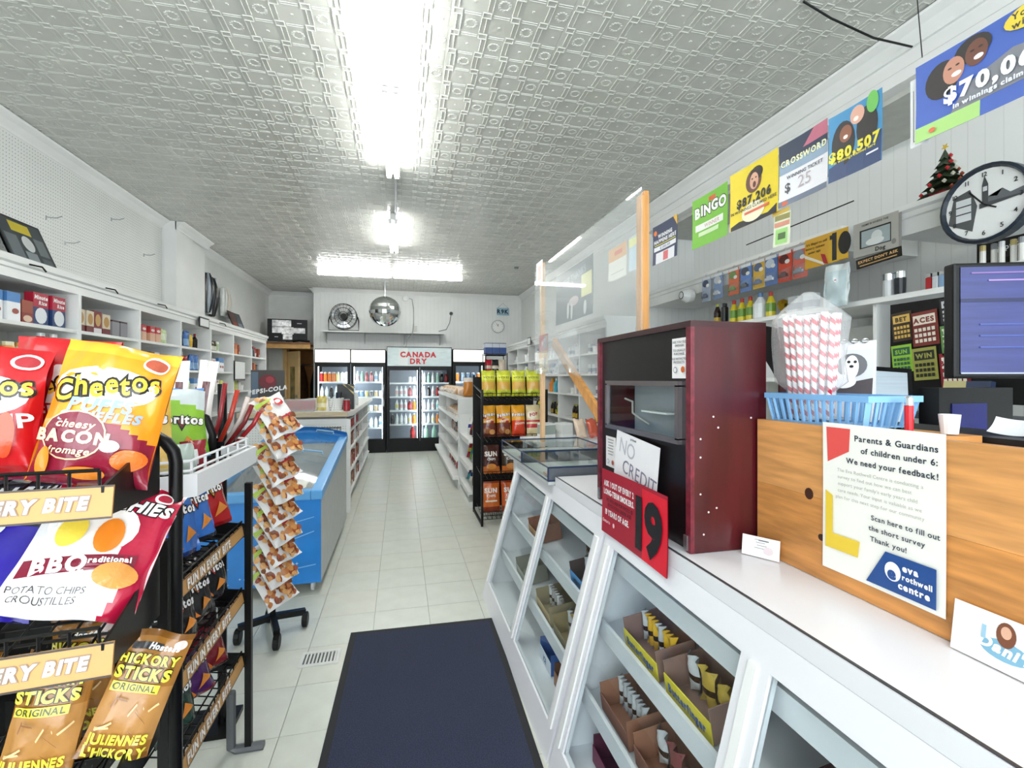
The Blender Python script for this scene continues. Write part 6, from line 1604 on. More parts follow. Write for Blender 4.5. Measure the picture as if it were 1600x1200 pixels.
put(cal, cf, [('r', -0.072, 0.072, 0.06, 0.2, '#cfd2d6'), ('r', -0.072, 0.0, 0.11, 0.2, '#e6e7ea'), ('p', [(-0.06, 0.06), (0.072, 0.06), (0.072, 0.12), (0.01, 0.105)], '#4a4448'), ('e', 0.022, 0.155, 0.036, 0.034, '#6a6c70'), ('e', 0.022, 0.15, 0.017, 0.034, '#eceded'), ('e', 0.015, 0.165, 0.004, 0.004, '#1c1c1e'), ('e', 0.03, 0.165, 0.004, 0.004, '#1c1c1e'), ('e', 0.022, 0.152, 0.005, 0.004, '#1c1c1e'), ('e', 0.005, 0.11, 0.03, 0.02, '#e6e6e8'), ('r', -0.072, 0.072, 0.01, 0.055, '#d8dade'), ('e', -0.03, 0.03, 0.02, 0.014, '#5a5c60')])
for k in range(5):
    MB().tube([(-0.05 + 0.025 * k + 0.009 * math.cos(t), 0.012 + 0.01 * math.sin(t), 0.225 + 0.006 * math.sin(t * 1.0)) for t in [i * 0.7 for i in range(9)]], 0.002, 5, closed=True).build('binding_ring', CHROME, parent=cal)
lg = thing('lighter', 'red lighter standing at the end of the blue basket', 'lighter', (1.06, 0.785, LZ2))
MB().lathe([(0.008, 0), (0.0085, 0.055), (0.0085, 0.056)], 10).build('body', ink('#d0202c'), parent=lg)
MB().lathe([(0.0085, 0.0565), (0.0085, 0.072), (0.006, 0.076)], 10).build('metal_cap', CHROME, parent=lg)
tag(MB().lathe([(0.014, 0), (0.018, 0.04), (0.016, 0.04), (0.013, 0.003)], 14).build('small_cup', ink('#e9eaea'), loc=(1.1, 0.735, LZ2)), 'small white cup beside the red lighter', 'cup')

# till area behind the board
DK = mat('dark_equipment', '#0d0e12', 0.5, noise=0.3, scale=6)
tb = thing('till_desk', 'dark desk behind the pine board under the screens', 'desk', (1.34, 0.3, 0))
MB().box(0.0, 0.62, -0.5, 1.25, 0.86, 0.9).build('desk_top', DK, parent=tb)
for x in (0.0, 0.58):
    for y in (-0.5, 1.2):
        MB().box(x, x + 0.04, y, y + 0.05, 0, 0.86).build('leg', DK, parent=tb)
mn = thing('monitor', 'large black monitor with a blue screen at the right edge', 'monitor', (1.685, 0.845, 0.901), (0, 0, R(-20)))
MB().box(-0.28, 0.28, 0.0, 0.035, 0.46, 0.765).build('casing', BLKPLAST, parent=mn, bevel=0.006)
SB = mat('screen_blue', (0.022, 0.028, 0.11), 0.4, noise=0.3, scale=5, emit=0.5, stretch=(1, 1, 14))
build_raw('screen', MB().add([(-0.265, -0.002, 0.475), (0.265, -0.002, 0.475), (0.265, -0.002, 0.753), (-0.265, -0.002, 0.753)], [(0, 1, 2, 3)]), SB, mn)
put(mn, lambda u, v: Vector((u, -0.003, v)), [('r', -0.265, 0.265, 0.66, 0.67, '#16204a'), ('r', -0.265, 0.265, 0.472, 0.476, '#a9aec4'), ('r', -0.24, -0.1, 0.735, 0.739, '#7c5f9a'), ('r', -0.2, 0.1, 0.715, 0.719, '#9a7cae'), ('r', -0.22, 0.05, 0.60, 0.604, '#3f4f96'), ('r', -0.22, 0.08, 0.57, 0.574, '#3f4f96'), ('r', -0.22, 0.02, 0.54, 0.544, '#3f4f96')])
MB().tube([(0, 0.05, 0.02), (0, 0.05, 0.6)], 0.025, 10).box(-0.03, 0.03, 0.03, 0.07, 0.55, 0.65).build('stem', BLKPLAST, parent=mn)
MB().box(-0.14, 0.14, -0.08, 0.12, 0, 0.02).build('foot', BLKPLAST, parent=mn, bevel=0.004)
tm2 = thing('terminal_screen', 'tilted grey touch terminal left of the large monitor', 'terminal', (1.535, 1.22, 0.901), (0, 0, R(-14)))
Mt = Matrix.Translation((0, 0, 0.40)) @ Matrix.Rotation(R(-8), 4, 'X') @ Matrix.Rotation(R(4), 4, 'Y')
MB().box(-0.1, 0.1, 0, 0.03, -0.1, 0.1, 0, Mt).build('casing', BLKPLAST, parent=tm2)
MB().box(-0.088, 0.082, -0.003, 0.0, -0.085, 0.085, 0, Mt).build('screen', mat('terminal_grey', (0.27, 0.33, 0.37), 0.3, noise=0.12, scale=6, emit=0.5, stretch=(1, 1, 22)), parent=tm2)
MB().box(-0.03, 0.03, 0.03, 0.06, 0.0, 0.36).box(-0.1, 0.1, 0.0, 0.16, 0, 0.02).build('stand', BLKPLAST, parent=tm2)
hood = thing('till_hood', 'dark rounded hood with maroon flank behind the dog calendar', 'till cover', (1.52, 1.53, 0.901))
MB().grid(lambda u, v: (-0.05 + 0.30 * v - 0.15, 0.12 * (u - 0.5) * 2, 0.1 + 0.56 * math.cos((v) * 1.25) * (1 - 0.05 * (2 * u - 1) ** 2)), 6, 12).build('shell', mat('hood_dark', '#2c2a2d', 0.6, noise=0.2), parent=hood, smooth=True)
MB().prism([(-0.2, 0.0), (0.1, 0.0)] + [(-0.05 + 0.30 * v - 0.15, 0.095 + 0.55 * math.cos(v * 1.25)) for v in (1, 0.8, 0.6, 0.4, 0.2, 0)], -0.115, -0.105, 'y').build('flank', mat('hood_maroon', '#4a1c22', 0.5, noise=0.2), parent=hood)
eq = thing('receipt_printer', 'black receipt printer in the shadow below the monitor', 'printer', (1.44, 1.05, 0.901))
MB().box(-0.08, 0.2, 0.0, 0.06, 0, 0.22).build('housing', DK, parent=eq, bevel=0.01)
MB().box(-0.06, 0.18, -0.006, 0.0, 0.2, 0.215).build('front_bar', mat('bar_grey', '#3d4048', 0.4), parent=eq)
bxe = thing('shade_backdrop', 'added black box filling in the shade beyond the monitor stand', 'dark backdrop', (1.655, 1.135, 0.901))  # added dark backdrop with blue patch, stands in for the deep shade below the monitor
MB().box(0.0, 0.32, 0.0, 0.06, 0, 0.43).build('housing', DK, parent=bxe)
MB().box(0.05, 0.2, -0.003, 0.0, 0.22, 0.38).build('blue_panel', mat('deep_blue', '#101a7a', 0.4), parent=bxe)
for k in range(4):
    pts = [(1.46 + 0.03 * k + 0.09 * math.cos(t), 0.56 + 0.03 * k, 1.15 + (0.07 + 0.02 * k) * math.sin(t)) for t in [i * 0.4 for i in range(9)]]
    pts = [(1.36, 0.56 + 0.03 * k, 0.91)] + pts[::-1]
    tag(MB().tube(pts, 0.005, 6).build('cable', mat('cable_%d' % k, ('#d9d4cc', '#3a3a3e', '#8a8a8c', '#c9c4bc')[k], 0.3)), '%s looped cable below the large monitor' % ('white', 'charcoal', 'grey', 'cream')[k], 'cable', 'till cables')
lp = sheet('crumpled_receipt', 0.08, 0.05, '#dfe0e2', None, 'crumpled white receipt behind the pine board', 'receipt', (1.22, 0.70, CT + 0.357), (R(-50), 0, R(-80)), curl=0.008)
lg2 = thing('till_ledge', 'dark ledge behind the pine board holding a receipt', 'ledge', (1.16, 0.4, 0))
MB().box(0.0, 0.178, -0.3, 0.85, CT + 0.33, CT + 0.355).box(0.162, 0.176, -0.3, 0.85, 0, CT + 0.33).build('panel', DK, parent=lg2)

# ------------------------------------------------------------------ SCREEN POSTS AND ACRYLIC SHEET
po = thing('screen_frame', 'timber frame holding a clear acrylic sheet above the counter', 'screen', (0.985, 1.77, CT))
MB().box(-0.019, 0.019, 0.0, 0.036, 0, 1.235).build('near_post', TAN, parent=po)
MB().box(-0.0, 0.019, 0.002, 0.034, 1.235, 1.255).build('post_tip', TAN, parent=po)
MB().box(0.012, 0.04, 1.512, 1.552, 0.014, 1.32).build('far_post', PALEWOOD, parent=po)
MB().bar((0.02, 1.25, 0.72), (0.02, 0.25, 0.14), 0.022, 0.06).build('brace', TAN, parent=po)
MB().box(-0.026, -0.021, -0.02, 1.55, 0.51, 1.26).build('acrylic_sheet', PLEXI, parent=po)
sheet('small_sticker', 0.15, 0.16, '#efe9e8', [('r', -0.04, 0.05, 0.03, 0.13, '#d9a49c')], 'small red and white sticker at the top corner of the acrylic', 'sticker', (0.957, 3.2, 2.03), (0, 0, a_))
o = sheet('lollipop_tub', 0.2, 0.13, '#c03a44', [('r', -0.1, 0.1, 0.0, 0.012, '#e2b23a'), ('r', 0.02, 0.09, 0.03, 0.12, '#8d8688'), ('t', '10', -0.02, 0.07, 0.05, '#f0e2d8', {'b': 2})], 'red and yellow card taped to the pale post', 'card', (0.992, 3.22, 1.545), (0, 0, a_), t=0.004)
o = sheet('price_card', 0.2, 0.13, '#e3cfa8', [('r', -0.1, 0.1, 0.10, 0.13, '#dfa62e'), ('r', 0.02, 0.035, 0.02, 0.1, '#4a3a2a'), ('r', 0.05, 0.065, 0.02, 0.1, '#4a3a2a')], 'cream card below the red one on the pale post', 'card', (0.992, 3.22, 1.41), (0, 0, a_), t=0.004)
def film2(u, v):
    return Vector((0.94, 3.1 - 0.7 * u, 1.62 - 0.17 * v + 0.03 * math.sin(u * 9 + v * 2) - 0.05 * u * v)) + Vector((0.012 * math.sin(u * 17 + v * 9), 0, 0))
tag(MB().grid(film2, 16, 8).build('plastic_wrap', clear('wrap_film', (0.95, 0.96, 0.98), 1.4, 0.12, 0.25), smooth=True), 'wrinkled clear plastic sheet hanging over the brace', 'plastic sheet')

# ------------------------------------------------------------------ LOTTERY POSTERS ON A STRING
PX = 1.75
tag(MB().tube([(PX + 0.004, 0.7, 2.47), (PX + 0.004, 5.3, 2.49)], 0.0015, 5).build('string', paint('#c9cac6')), 'thin string the lottery posters hang from', 'string')
cbx = MB().tube([(1.80, 1.794, CEIL - 0.006), (1.95, 1.79, 3.04), (2.2, 1.79, 2.99), (2.45, 1.80, 2.995)], 0.005, 6)
tag(cbx.build('ceiling_cable', BLKPLAST), 'black cable sagging from the ceiling to the crown moulding', 'cable')
tag(MB().tube([(PX + 0.002, 1.254, 2.47), (PX + 0.3, 1.5, CEIL - 0.01)], 0.0018, 5).build('hanging_thread', BLKPLAST), 'dark thread holding the $70,064 poster', 'thread')
def poster(label, y0, y1, z0, z1, col, items, roll=0.0, curl=0.006):
    return sheet('lottery_poster', abs(y1 - y0), z1 - z0, col, items, label, 'poster', (PX - 0.004, (y0 + y1) / 2, z0), (0, R(roll), a_), 'hanging lottery posters', curl=curl)
SK, HR = '#b07a5c', '#241815'
poster('navy winnings poster nearest the timber post', 3.02, 2.716, 2.16, 2.43, '#1e2d52', [('p', [(0.1, 0.27), (0.15, 0.27), (0.15, 0.2)], '#e8b23a'), ('e', -0.12, 0.22, 0.018, 0.018, '#e87a2c'), T('WINNING', 0, 0.19, 0.034, '#e9ecf2', 2), T('HAPPENS HERE', 0, 0.155, 0.034, '#e9ecf2', 2), ('r', -0.13, 0.13, 0.128, 0.134, '#d9d23c'), ('r', -0.135, 0.135, 0.09, 0.12, '#e8eaf0'), T('$1,000,000', 0, 0.105, 0.026, '#5a6a86', 1), ('r', -0.11, 0.12, 0.0, 0.075, '#e6e7ec'), ('r', -0.02, 0.04, 0.01, 0.07, '#d2636a')])
poster('green poster with white bubble lettering', 2.555, 2.235, 2.15, 2.445, '#7cc043', [('r', -0.01, 0.05, 0.245, 0.27, '#d8643a'), ('t', 'BINGO', 0.01, 0.205, 0.092, '#1d2a1a', {'b': 2, 'bo': 0.03}), ('t', 'BINGO', 0.008, 0.208, 0.082, '#f4f6f2', {'b': 2, 'bo': 0.03}), ('r', -0.13, 0.12, 0.095, 0.135, '#ecefe8'), T('WINNER', 0.02, 0.115, 0.032, '#c9a8a2', 1), ('r', -0.1, 0.08, 0.06, 0.085, '#cfe6b8')])
poster('yellow $87,206 poster with a shouting woman', 2.215, 1.88, 2.155, 2.46, '#ecd42e', [('p', [(-0.16, 0), (0.16, 0), (0.16, 0.045), (0.1, 0.02), (-0.1, 0.035), (-0.16, 0.02)], '#20222a'), ('e', 0.0, 0.215, 0.055, 0.06, '#6a4634'), ('e', 0.02, 0.245, 0.045, 0.035, HR), ('e', 0.004, 0.213, 0.03, 0.042, '#dba98c'), ('e', 0.006, 0.194, 0.011, 0.016, '#5a2420'), ('e', -0.008, 0.226, 0.006, 0.004, '#2a1a16'), ('e', 0.018, 0.226, 0.006, 0.004, '#2a1a16'), ('e', 0.0, 0.06, 0.08, 0.05, '#f0eccc'), T('$87,206', 0.005, 0.128, 0.06, '#1c1c1c', 2), T('IN WINNINGS CLAIMED HERE', 0, 0.088, 0.022, '#4a3a1c', 1), ('r', -0.06, 0.11, 0.055, 0.068, '#e06a4a')])
poster('winning ticket poster marked $25 in handwriting', 1.875, 1.615, 2.165, 2.455, '#e6e6ea', [('r', -0.13, 0.13, 0.2, 0.29, '#20304a'), ('p', [(-0.13, 0.15), (0.13, 0.15), (0.13, 0.2), (-0.13, 0.2)], '#8fa6bc'), ('p', [(0.0, 0.23), (0.13, 0.23), (0.13, 0.29), (0.06, 0.29)], '#c06a80'), ('t', 'CROSSWORD', 0.005, 0.195, 0.05, '#1d2a1a', {'b': 2}), ('t', 'CROSSWORD', 0.004, 0.197, 0.046, '#e9ecc4', {'b': 2}), T('WINNING TICKET', 0.01, 0.127, 0.022, '#5a5c66', 1), T('$', -0.08, 0.08, 0.06, '#3a3c44', 1), T('25', 0.01, 0.085, 0.075, '#b5a8ac', 0), ('r', -0.13, 0.13, 0.0, 0.025, '#6a7488'), ('r', -0.11, -0.08, 0.003, 0.02, '#d8643a')])
poster('blue $80,507 poster with two laughing women', 1.61, 1.385, 2.175, 2.445, '#3f8fc0', [('p', [(-0.11, 0.0), (0.11, 0.0), (0.11, 0.12), (-0.11, 0.06)], '#1d3a6a'), ('e', -0.05, 0.14, 0.05, 0.09, '#15110f'), ('e', 0.05, 0.16, 0.045, 0.08, '#171412'), ('e', -0.04, 0.175, 0.026, 0.034, '#8a5236'), ('e', 0.01, 0.225, 0.03, 0.035, '#dca993'), ('e', -0.04, 0.162, 0.01, 0.008, '#f0e6e0'), ('e', 0.005, 0.212, 0.011, 0.009, '#f0e6e0'), ('e', 0.075, 0.24, 0.025, 0.04, '#6fc05a'), T('$80,507', 0.0, 0.1, 0.055, '#e8dc3a', 2), T('in winnings claimed here', 0.0, 0.074, 0.016, '#e8dc3a', 1), ('r', 0.05, 0.1, 0.045, 0.052, '#e9ecf2')])
poster('large blue $70,064 poster with two hugging people', 1.268, 0.86, 2.175, 2.44, '#3a5fb8', [('p', [(-0.204, 0.0), (-0.02, 0.05), (-0.204, 0.05)], '#a9d67a'), ('r', -0.204, -0.02, 0.0, 0.05, '#a9d67a'), ('p', [(-0.02, 0.05), (0.2, 0.05), (0.2, 0.13), (0.06, 0.16), (-0.06, 0.12), (-0.1, 0.05)], '#7d8088'), ('e', -0.125, 0.175, 0.05, 0.06, '#1b1413'), ('e', -0.04, 0.222, 0.05, 0.04, '#1b1413'), ('e', -0.092, 0.187, 0.03, 0.042, '#c58a72'), ('e', -0.03, 0.205, 0.03, 0.04, '#6a3a28'), ('e', -0.084, 0.172, 0.014, 0.008, '#f4eee8'), ('e', -0.024, 0.189, 0.013, 0.008, '#f4eee8'), ('e', -0.102, 0.197, 0.006, 0.003, '#2a1814'), ('e', -0.08, 0.199, 0.006, 0.003, '#2a1814'), ('e', -0.04, 0.215, 0.006, 0.003, '#150c0a'), ('e', -0.018, 0.216, 0.006, 0.003, '#150c0a'), ('e', 0.12, 0.23, 0.08, 0.036, '#e8cf3a'), ('t', 'You could', 0.12, 0.243, 0.03, '#3a3424', {'b': 1, 'w': 0.12}), ('t', 'win next!', 0.12, 0.217, 0.03, '#3a3424', {'b': 1, 'w': 0.12}), ('t', '$70,064', 0.02, 0.112, 0.08, '#f4f5f8', {'b': 2, 'w': 0.27}), ('t', 'in winnings claimed here', 0.04, 0.068, 0.024, '#e9ecf4', {'b': 2, 'w': 0.26}), ('e', -0.15, 0.022, 0.01, 0.008, '#d8643a')])
sheet('white_poster', 0.06, 0.24, '#eef0f0', [('r', -0.02, 0.03, 0.02, 0.022, '#5a5c60'), ('r', -0.02, -0.018, 0.02, 0.2, '#5a5c60')], 'white sheet peeking out behind the $70,064 poster', 'poster', (PX + 0.012, 1.27, 2.175), (0, 0, a_))
poster('dark teal poster with a cartoon glove seen through the acrylic', 5.15, 4.08, 1.97, 2.53, '#2e4450', [('t', 'THE THANKS', 0.02, 0.45, 0.1, '#7f96a2', {'b': 1, 'rot': 4}), ('e', 0.0, 0.2, 0.14, 0.05, '#c9b9be'), ('e', -0.16, 0.12, 0.03, 0.09, '#dfe3e2'), ('e', -0.05, 0.1, 0.03, 0.09, '#dfe3e2'), ('r', 0.22, 0.5, 0.2, 0.42, '#d9d98a'), ('e', 0.33, 0.09, 0.04, 0.07, '#dfe3e2')], curl=0.01)
poster('orange and white notice seen through the acrylic', 3.75, 3.42, 2.19, 2.46, '#ecebe2', [('r', -0.165, 0.165, 0.16, 0.27, '#e0a86a'), ('r', -0.06, 0.08, 0.2, 0.235, '#d8643a'), ('r', -0.12, 0.12, 0.05, 0.06, '#c9cac2')])
poster('pale blue and yellow notice seen through the acrylic', 3.38, 3.19, 2.2, 2.46, '#bcd2e0', [('p', [(-0.095, 0.18), (0.095, 0.2), (0.095, 0.25), (-0.095, 0.25)], '#dfe08a')])
sheet('price_tag', 0.1, 0.15, '#dfe8cc', [('r', -0.045, 0.045, 0.12, 0.145, '#8f8a4a'), ('r', -0.045, 0.045, 0.09, 0.112, '#d8937a'), ('r', -0.035, 0.035, 0.01, 0.08, '#9fd67c'), ('r', -0.02, 0.025, 0.03, 0.06, '#4a6a3a')], 'small green and red price tag under the $87,206 poster', 'tag', (PX, 1.872, 1.99), (0, R(4), a_))
sheet('small_tag', 0.1, 0.02, '#c9a83a', None, 'thin clip below the $87,206 poster', 'clip', (PX - 0.001, 1.872, 2.139), (0, 0, a_))

# ------------------------------------------------------------------ BACK SHELVES BEHIND THE TILL
vl = thing('valance_shelf', 'white valance with moulding behind the till', 'valance', (2.5, 2.2, 2.1))
pr = [(0.0, 0.0), (0.54, 0.0), (0.54, 0.145), (-0.03, 0.145), (-0.028, 0.12), (-0.012, 0.11), (-0.012, 0.085), (0.0, 0.08)]
MB().prism(pr, 0.0, 2.2, 'y').build('box', WHITE, parent=vl)
vl2 = thing('valance_shelf', 'white valance under the large clock at the right', 'valance', (2.5, 1.1, 2.09))
MB().prism(pr, 0.0, 0.83, 'y').build('box', WHITE, parent=vl2)
for y in (0.45, 0.65):
    MB().lathe([(0.03, 0), (0.03, 0.006)], 14, M=Matrix.Translation((0.2, y, -0.006))).build('spot_disc', paint('#b9bab6'), parent=vl2)
ws = thing('till_shelf', 'long white shelf under the valance behind the till', 'shelf', (2.5, 1.1, 1.77))
MB().box(0.0, 0.54, 0.0, 3.3, 0, 0.028).build('board', WHITE, parent=ws)
for y in (0.95, 1.9, 2.7):
    MB().box(0.04, 0.54, y, y + 0.02, -0.4, 0.0).build('divider', WHITE, parent=ws)
MB().box(0.04, 0.54, 0.0, 3.3, -0.43, -0.4).build('lower_board', WHITE, parent=ws)
MB().tube([(0.0, 1.05, 0.6), (0.0, 1.9, 0.585)], 0.004, 5).build('rail_wire', BLKPLAST, parent=ws)
SZ = 1.799
for k, (ch, y) in enumerate((('m', 3.42), ('h', 3.33), ('i', 3.22), ('i', 3.13), ('i', 3.04), ('j', 2.94), ('i', 2.84), ('k', 2.62), ('k', 2.5))):
    place(ch, (2.57, y, SZ), a_, '%s on the till shelf, %s from the far end' % (PK[ch]['desc'], ORD[k]), 'stock on the till shelf')
tp = thing('gold_trophy', 'small gold ball trophy on the till shelf', 'trophy', (2.57, 2.73, SZ))
MB().lathe([(0.03, 0, 0), (0.02, 0.02, 0), (0.012, 0.03, 0), (0.03, 0.05, 0), (0.04, 0.075, 0), (0.03, 0.1, 0), (0.005, 0.112, 0)], 12).build('ball', mat('gold_foil', '#c9a42e', 0.25, metal=0.9), parent=tp)
# toy packs
tcols = [('#aab7cc', '#4a5570'), ('#7f97c0', '#c9ccd2'), ('#d8642c', '#6a8a3a'), ('#5f86c8', '#3a4254'), ('#e0b23a', '#5a6a8a'), ('#5a7ab8', '#c9d2e0'), ('#d8482c', '#5a1a14'), ('#d96a5a', '#8a94a0')]
for k, y in enumerate((3.42, 3.27, 3.09, 2.96, 2.83, 2.72, 2.6, 2.48)):
    c, d = tcols[k]
    o = thing('toy_pack', '%s blister toy pack hanging on the valance' % (ORD[k] + ' from the far end,'), 'toy pack', (2.462, y, 2.0), (0, 0, a_), 'hanging toy packs')
    o['label'] = 'carded toy car pack on the valance, %s from the far end' % ORD[k]
    cdm = MB().box(-0.055, 0.055, 0, 0.002, 0, 0.2).build('card', ink(c), parent=o)
    put(cdm, flat, [('e', -0.01, 0.15, 0.04, 0.03, d), ('r', -0.05, 0.05, 0.18, 0.2, '#e8e9ec'), ('e', 0.02, 0.13, 0.02, 0.014, '#ecebe6')])
    MB().grid(lambda u, v: (-0.045 + 0.09 * u, -0.03 * (math.sin(math.pi * u) * math.sin(math.pi * v)) ** 0.3, 0.01 + 0.08 * v), 6, 6).build('blister', PLASTIC, parent=o, smooth=True)
    MB().cbox((0, -0.014, 0.04), (0.07, 0.018, 0.02)).cbox((0.0, -0.014, 0.056), (0.035, 0.016, 0.014)).build('toy_car', ink(d), parent=o, bevel=0.003)
    MB().tube([(0, 0.001, 0.2), (0, -0.006, 0.214), (0, 0.008, 0.225)], 0.002, 4).build('peg', STEEL, parent=o)
sheet('lottery_sign', 0.29, 0.18, '#e0a92c', [('r', 0.02, 0.145, 0.0, 0.18, '#e0b02c'), ('r', 0.045, 0.075, 0.01, 0.17, '#151310'), ('r', 0.03, 0.06, 0.135, 0.16, '#151310'), ('e', 0.125, 0.095, 0.04, 0.065, '#151310'), ('r', 0.09, 0.145, 0.0, 0.003, '#151310'), T("It's illegal to sell", -0.06, 0.145, 0.02, '#3a2c14', 1), T('lottery tickets', -0.07, 0.12, 0.02, '#3a2c14', 1), T('under age', -0.075, 0.095, 0.02, '#3a2c14', 1), ('p', [(-0.145, 0.09), (0.0, 0.01), (-0.01, 0.0), (-0.145, 0.07)], '#efe6d8'), ('p', [(-0.01, 0.01), (0.02, 0.0), (0.0, 0.06), (-0.03, 0.07)], '#b3202c')], 'yellow lottery sign with a big black number on the valance', 'sign', (2.455, 2.29, 2.04), (0, 0, a_), t=0.003)
df = sheet('novelty_frame', 0.245, 0.185, '#b5b2ab', [('r', -0.085, 0.085, 0.04, 0.14, '#17181a'), ('r', -0.075, 0.08, 0.045, 0.132, '#a9b4b8'), ('e', 0.01, 0.09, 0.03, 0.03, '#dfe3e2'), ('e', 0.0, 0.065, 0.05, 0.02, '#e6e8e8'), T('HOME IS WHERE THE', 0, 0.165, 0.014, '#4a4842', 1), T('Dog', 0.03, 0.02, 0.03, '#2a2926', 1), ('e', 0.1, 0.035, 0.012, 0.014, '#8d8a84')], 'grey novelty picture frame with Dog lettering on the valance', 'frame', (2.455, 1.99, 2.03), (0, 0, a_), t=0.02)
sheet('black_sign', 0.24, 0.05, '#17130f', [T("EXPECT DON'T ASK", 0, 0.032, 0.02, '#e0b27a', 2), ('r', -0.1, 0.1, 0.008, 0.014, '#c9a06a')], 'narrow black sign with gold letters below the Dog frame', 'sign', (2.45, 1.97, 1.972), (0, R(-4), a_), t=0.006)
make_bag('medical_pouch', 0.17, 0.24, 0.02, ['#cfe2e8', '#e6eef0'], lambda a, b: 1 if b > 0.88 or abs(a) > 0.42 else 0, [('e', 0.0, 0.15, 0.008, 0.005, '#d89a94')], 'pale blue clear pouch hanging from the valance', 'pouch', 130, (2.44, 2.21, 1.77), (0, R(3), a_), res=10)
cz = thing('coil_lamp', 'white round lamp on the valance end', 'lamp', (2.44, 3.66, 2.09), (0, 0, a_))
MB().lathe([(0.02, -0.05, 1), (0.055, -0.05, 0), (0.06, 0.0, 0), (0.04, 0.05, 0), (0.02, 0.06, 0)], 16, M=Matrix.Rotation(R(90), 4, 'X')).build('shade', [ink('#dcdedd'), ink('#1a1b1c')], parent=cz)
MB().lathe([(0.034, 0.05), (0.034, 0.056)], 14, M=Matrix.Rotation(R(90), 4, 'X')).build('lens', BLKPLAST, parent=cz)
# christmas tree ornament
ct2 = thing('christmas_tree', 'small ceramic christmas tree with red ornaments on the right valance', 'ornament', (2.56, 1.73, 2.236))
GRN = mat('tree_green', '#2c3a26', 0.35, noise=0.4, scale=40, coat=0.4)
tp = []
for i in range(6):
    r0 = 0.105 - 0.016 * i; z0 = 0.02 + 0.034 * i
    mbt = MB()
    N = 14
    vs = [(0, 0, z0 + 0.045)] + [((r0 * (1 if k % 2 else 0.82)) * math.cos(2 * math.pi * k / N), (r0 * (1 if k % 2 else 0.82)) * math.sin(2 * math.pi * k / N), z0 - (0.012 if k % 2 else 0)) for k in range(N)] + [(0, 0, z0)]
    fs = [(0, 1 + k, 1 + (k + 1) % N) for k in range(N)] + [(N + 1, 1 + (k + 1) % N, 1 + k) for k in range(N)]
    mbt.add(vs, fs).build('branch_tier', GRN, parent=ct2)
    for k in range(3):
        a = 2.4 + k * 0.8 + i * 0.5
        MB().lathe([(0.002, -0.01), (0.01, 0), (0.002, 0.01)], 8, M=Matrix.Translation((r0 * 0.85 * math.cos(a), r0 * 0.85 * math.sin(a), z0 + 0.006))).build('bauble', ink(('#b3242c', '#c9c4b4', '#8f3a24')[k]), parent=ct2)
MB().lathe([(0.06, 0.0), (0.065, 0.02)], 14).build('base', ink('#a8202c'), parent=ct2)
MB().add([(-0.0, 0.018 * math.sin(t) * (1 if k % 2 else 0.45), 0.245 + 0.018 * math.cos(t) * (1 if k % 2 else 0.45)) for k, t in enumerate([2 * math.pi * i / 10 for i in range(10)])], [tuple(range(10))]).build('star', mat('gold_star', '#c9a83a', 0.3, metal=0.6), parent=ct2)
# large clock
bc = wall_clock('wall_clock', 0.165, (2.452, 1.483, 2.105), (0, 0, a_), 'large round black clock with a London street picture', mat('clock_rim', '#1d2733', 0.35), PAPER, 0.045)
cl = [('p', [(-0.1364, -0.0528), (-0.044, -0.1056), (-0.0264, 0.0), (-0.0528, 0.0792), (-0.1144, 0.0616)], '#5a5c5e'), ('r', -0.1056, -0.0484, -0.0528, 0.044, '#dcdee0'), ('r', -0.1056, -0.0484, 0.0106, 0.0158, '#3a3c3e'), ('r', -0.1056, -0.0484, -0.022, -0.0167, '#3a3c3e'), ('p', [(-0.0088, 0.0), (0.0132, 0.0), (0.0132, 0.0792), (0.0, 0.1188), (-0.0088, 0.0792)], '#4a4c50'), ('r', -0.0053, 0.0097, 0.0528, 0.0722, '#d6d8da'), ('p', [(0.0132, 0.0), (0.132, 0.0), (0.132, 0.0264), (0.088, 0.0176), (0.0616, 0.044), (0.044, 0.0176), (0.0132, 0.0264)], '#6a6d70'), ('p', [(-0.0176, -0.0176), (0.132, -0.0044), (0.132, 0.0), (-0.0176, 0.0044)], '#4c4e52'), ('p', [(0.0, 0.0), (-0.0528, 0.0704), (-0.0581, 0.066), (-0.0053, -0.0035)], '#1a1a1c'), ('p', [(0.0, 0.0), (0.044, -0.0264), (0.0405, -0.0317), (-0.0035, -0.0053)], '#1a1a1c')]
for hnum in range(12):
    a = math.pi / 2 - hnum * math.pi / 6
    cl.append(('t', str(12 if hnum == 0 else hnum), 0.124 * math.cos(a), 0.124 * math.sin(a), 0.026, '#2a2c30', {'b': 1}))
put(bc, lambda u, v: Vector((u, -0.0356, v)), cl)
# lighters, counter display, sign, cigarette tins on the till shelf near the clock
for k in range(5):
    e = thing('pocket_lighter', '%s pocket lighter in the row on the till shelf' % ('red', 'white', 'pale blue', 'blue', 'navy')[k], 'lighter', (2.53, 1.78 - 0.03 * k, SZ), (0, 0, 0), 'pocket lighters')
    MB().box(-0.007, 0.007, -0.012, 0.012, 0, 0.06).build('body', ink(('#b3242c', '#d8dade', '#8fb0d0', '#4a6fae', '#28355a')[k]), parent=e, bevel=0.003)
    MB().box(-0.006, 0.006, -0.011, 0.011, 0.0605, 0.078).build('metal_cap', CHROME, parent=e)
for k in range(2):
    e = thing('thermos_flask', '%s cylinder on the till shelf left of the lighters' % ('white', 'dark')[k], 'cylinder', (2.56, 2.0 - 0.06 * k, SZ))
    MB().lathe([(0.024, 0), (0.026, 0.09), (0.026, 0.091)], 12).build('body', ink(('#dfe1e2', '#22262c')[k]), parent=e)
    MB().lathe([(0.026, 0.0915), (0.026, 0.125), (0.022, 0.128)], 12).build('cap', CHROME, parent=e)
bt = thing('lighter_tray', 'black wire tray behind the pocket lighters', 'tray', (2.62, 1.62, SZ))
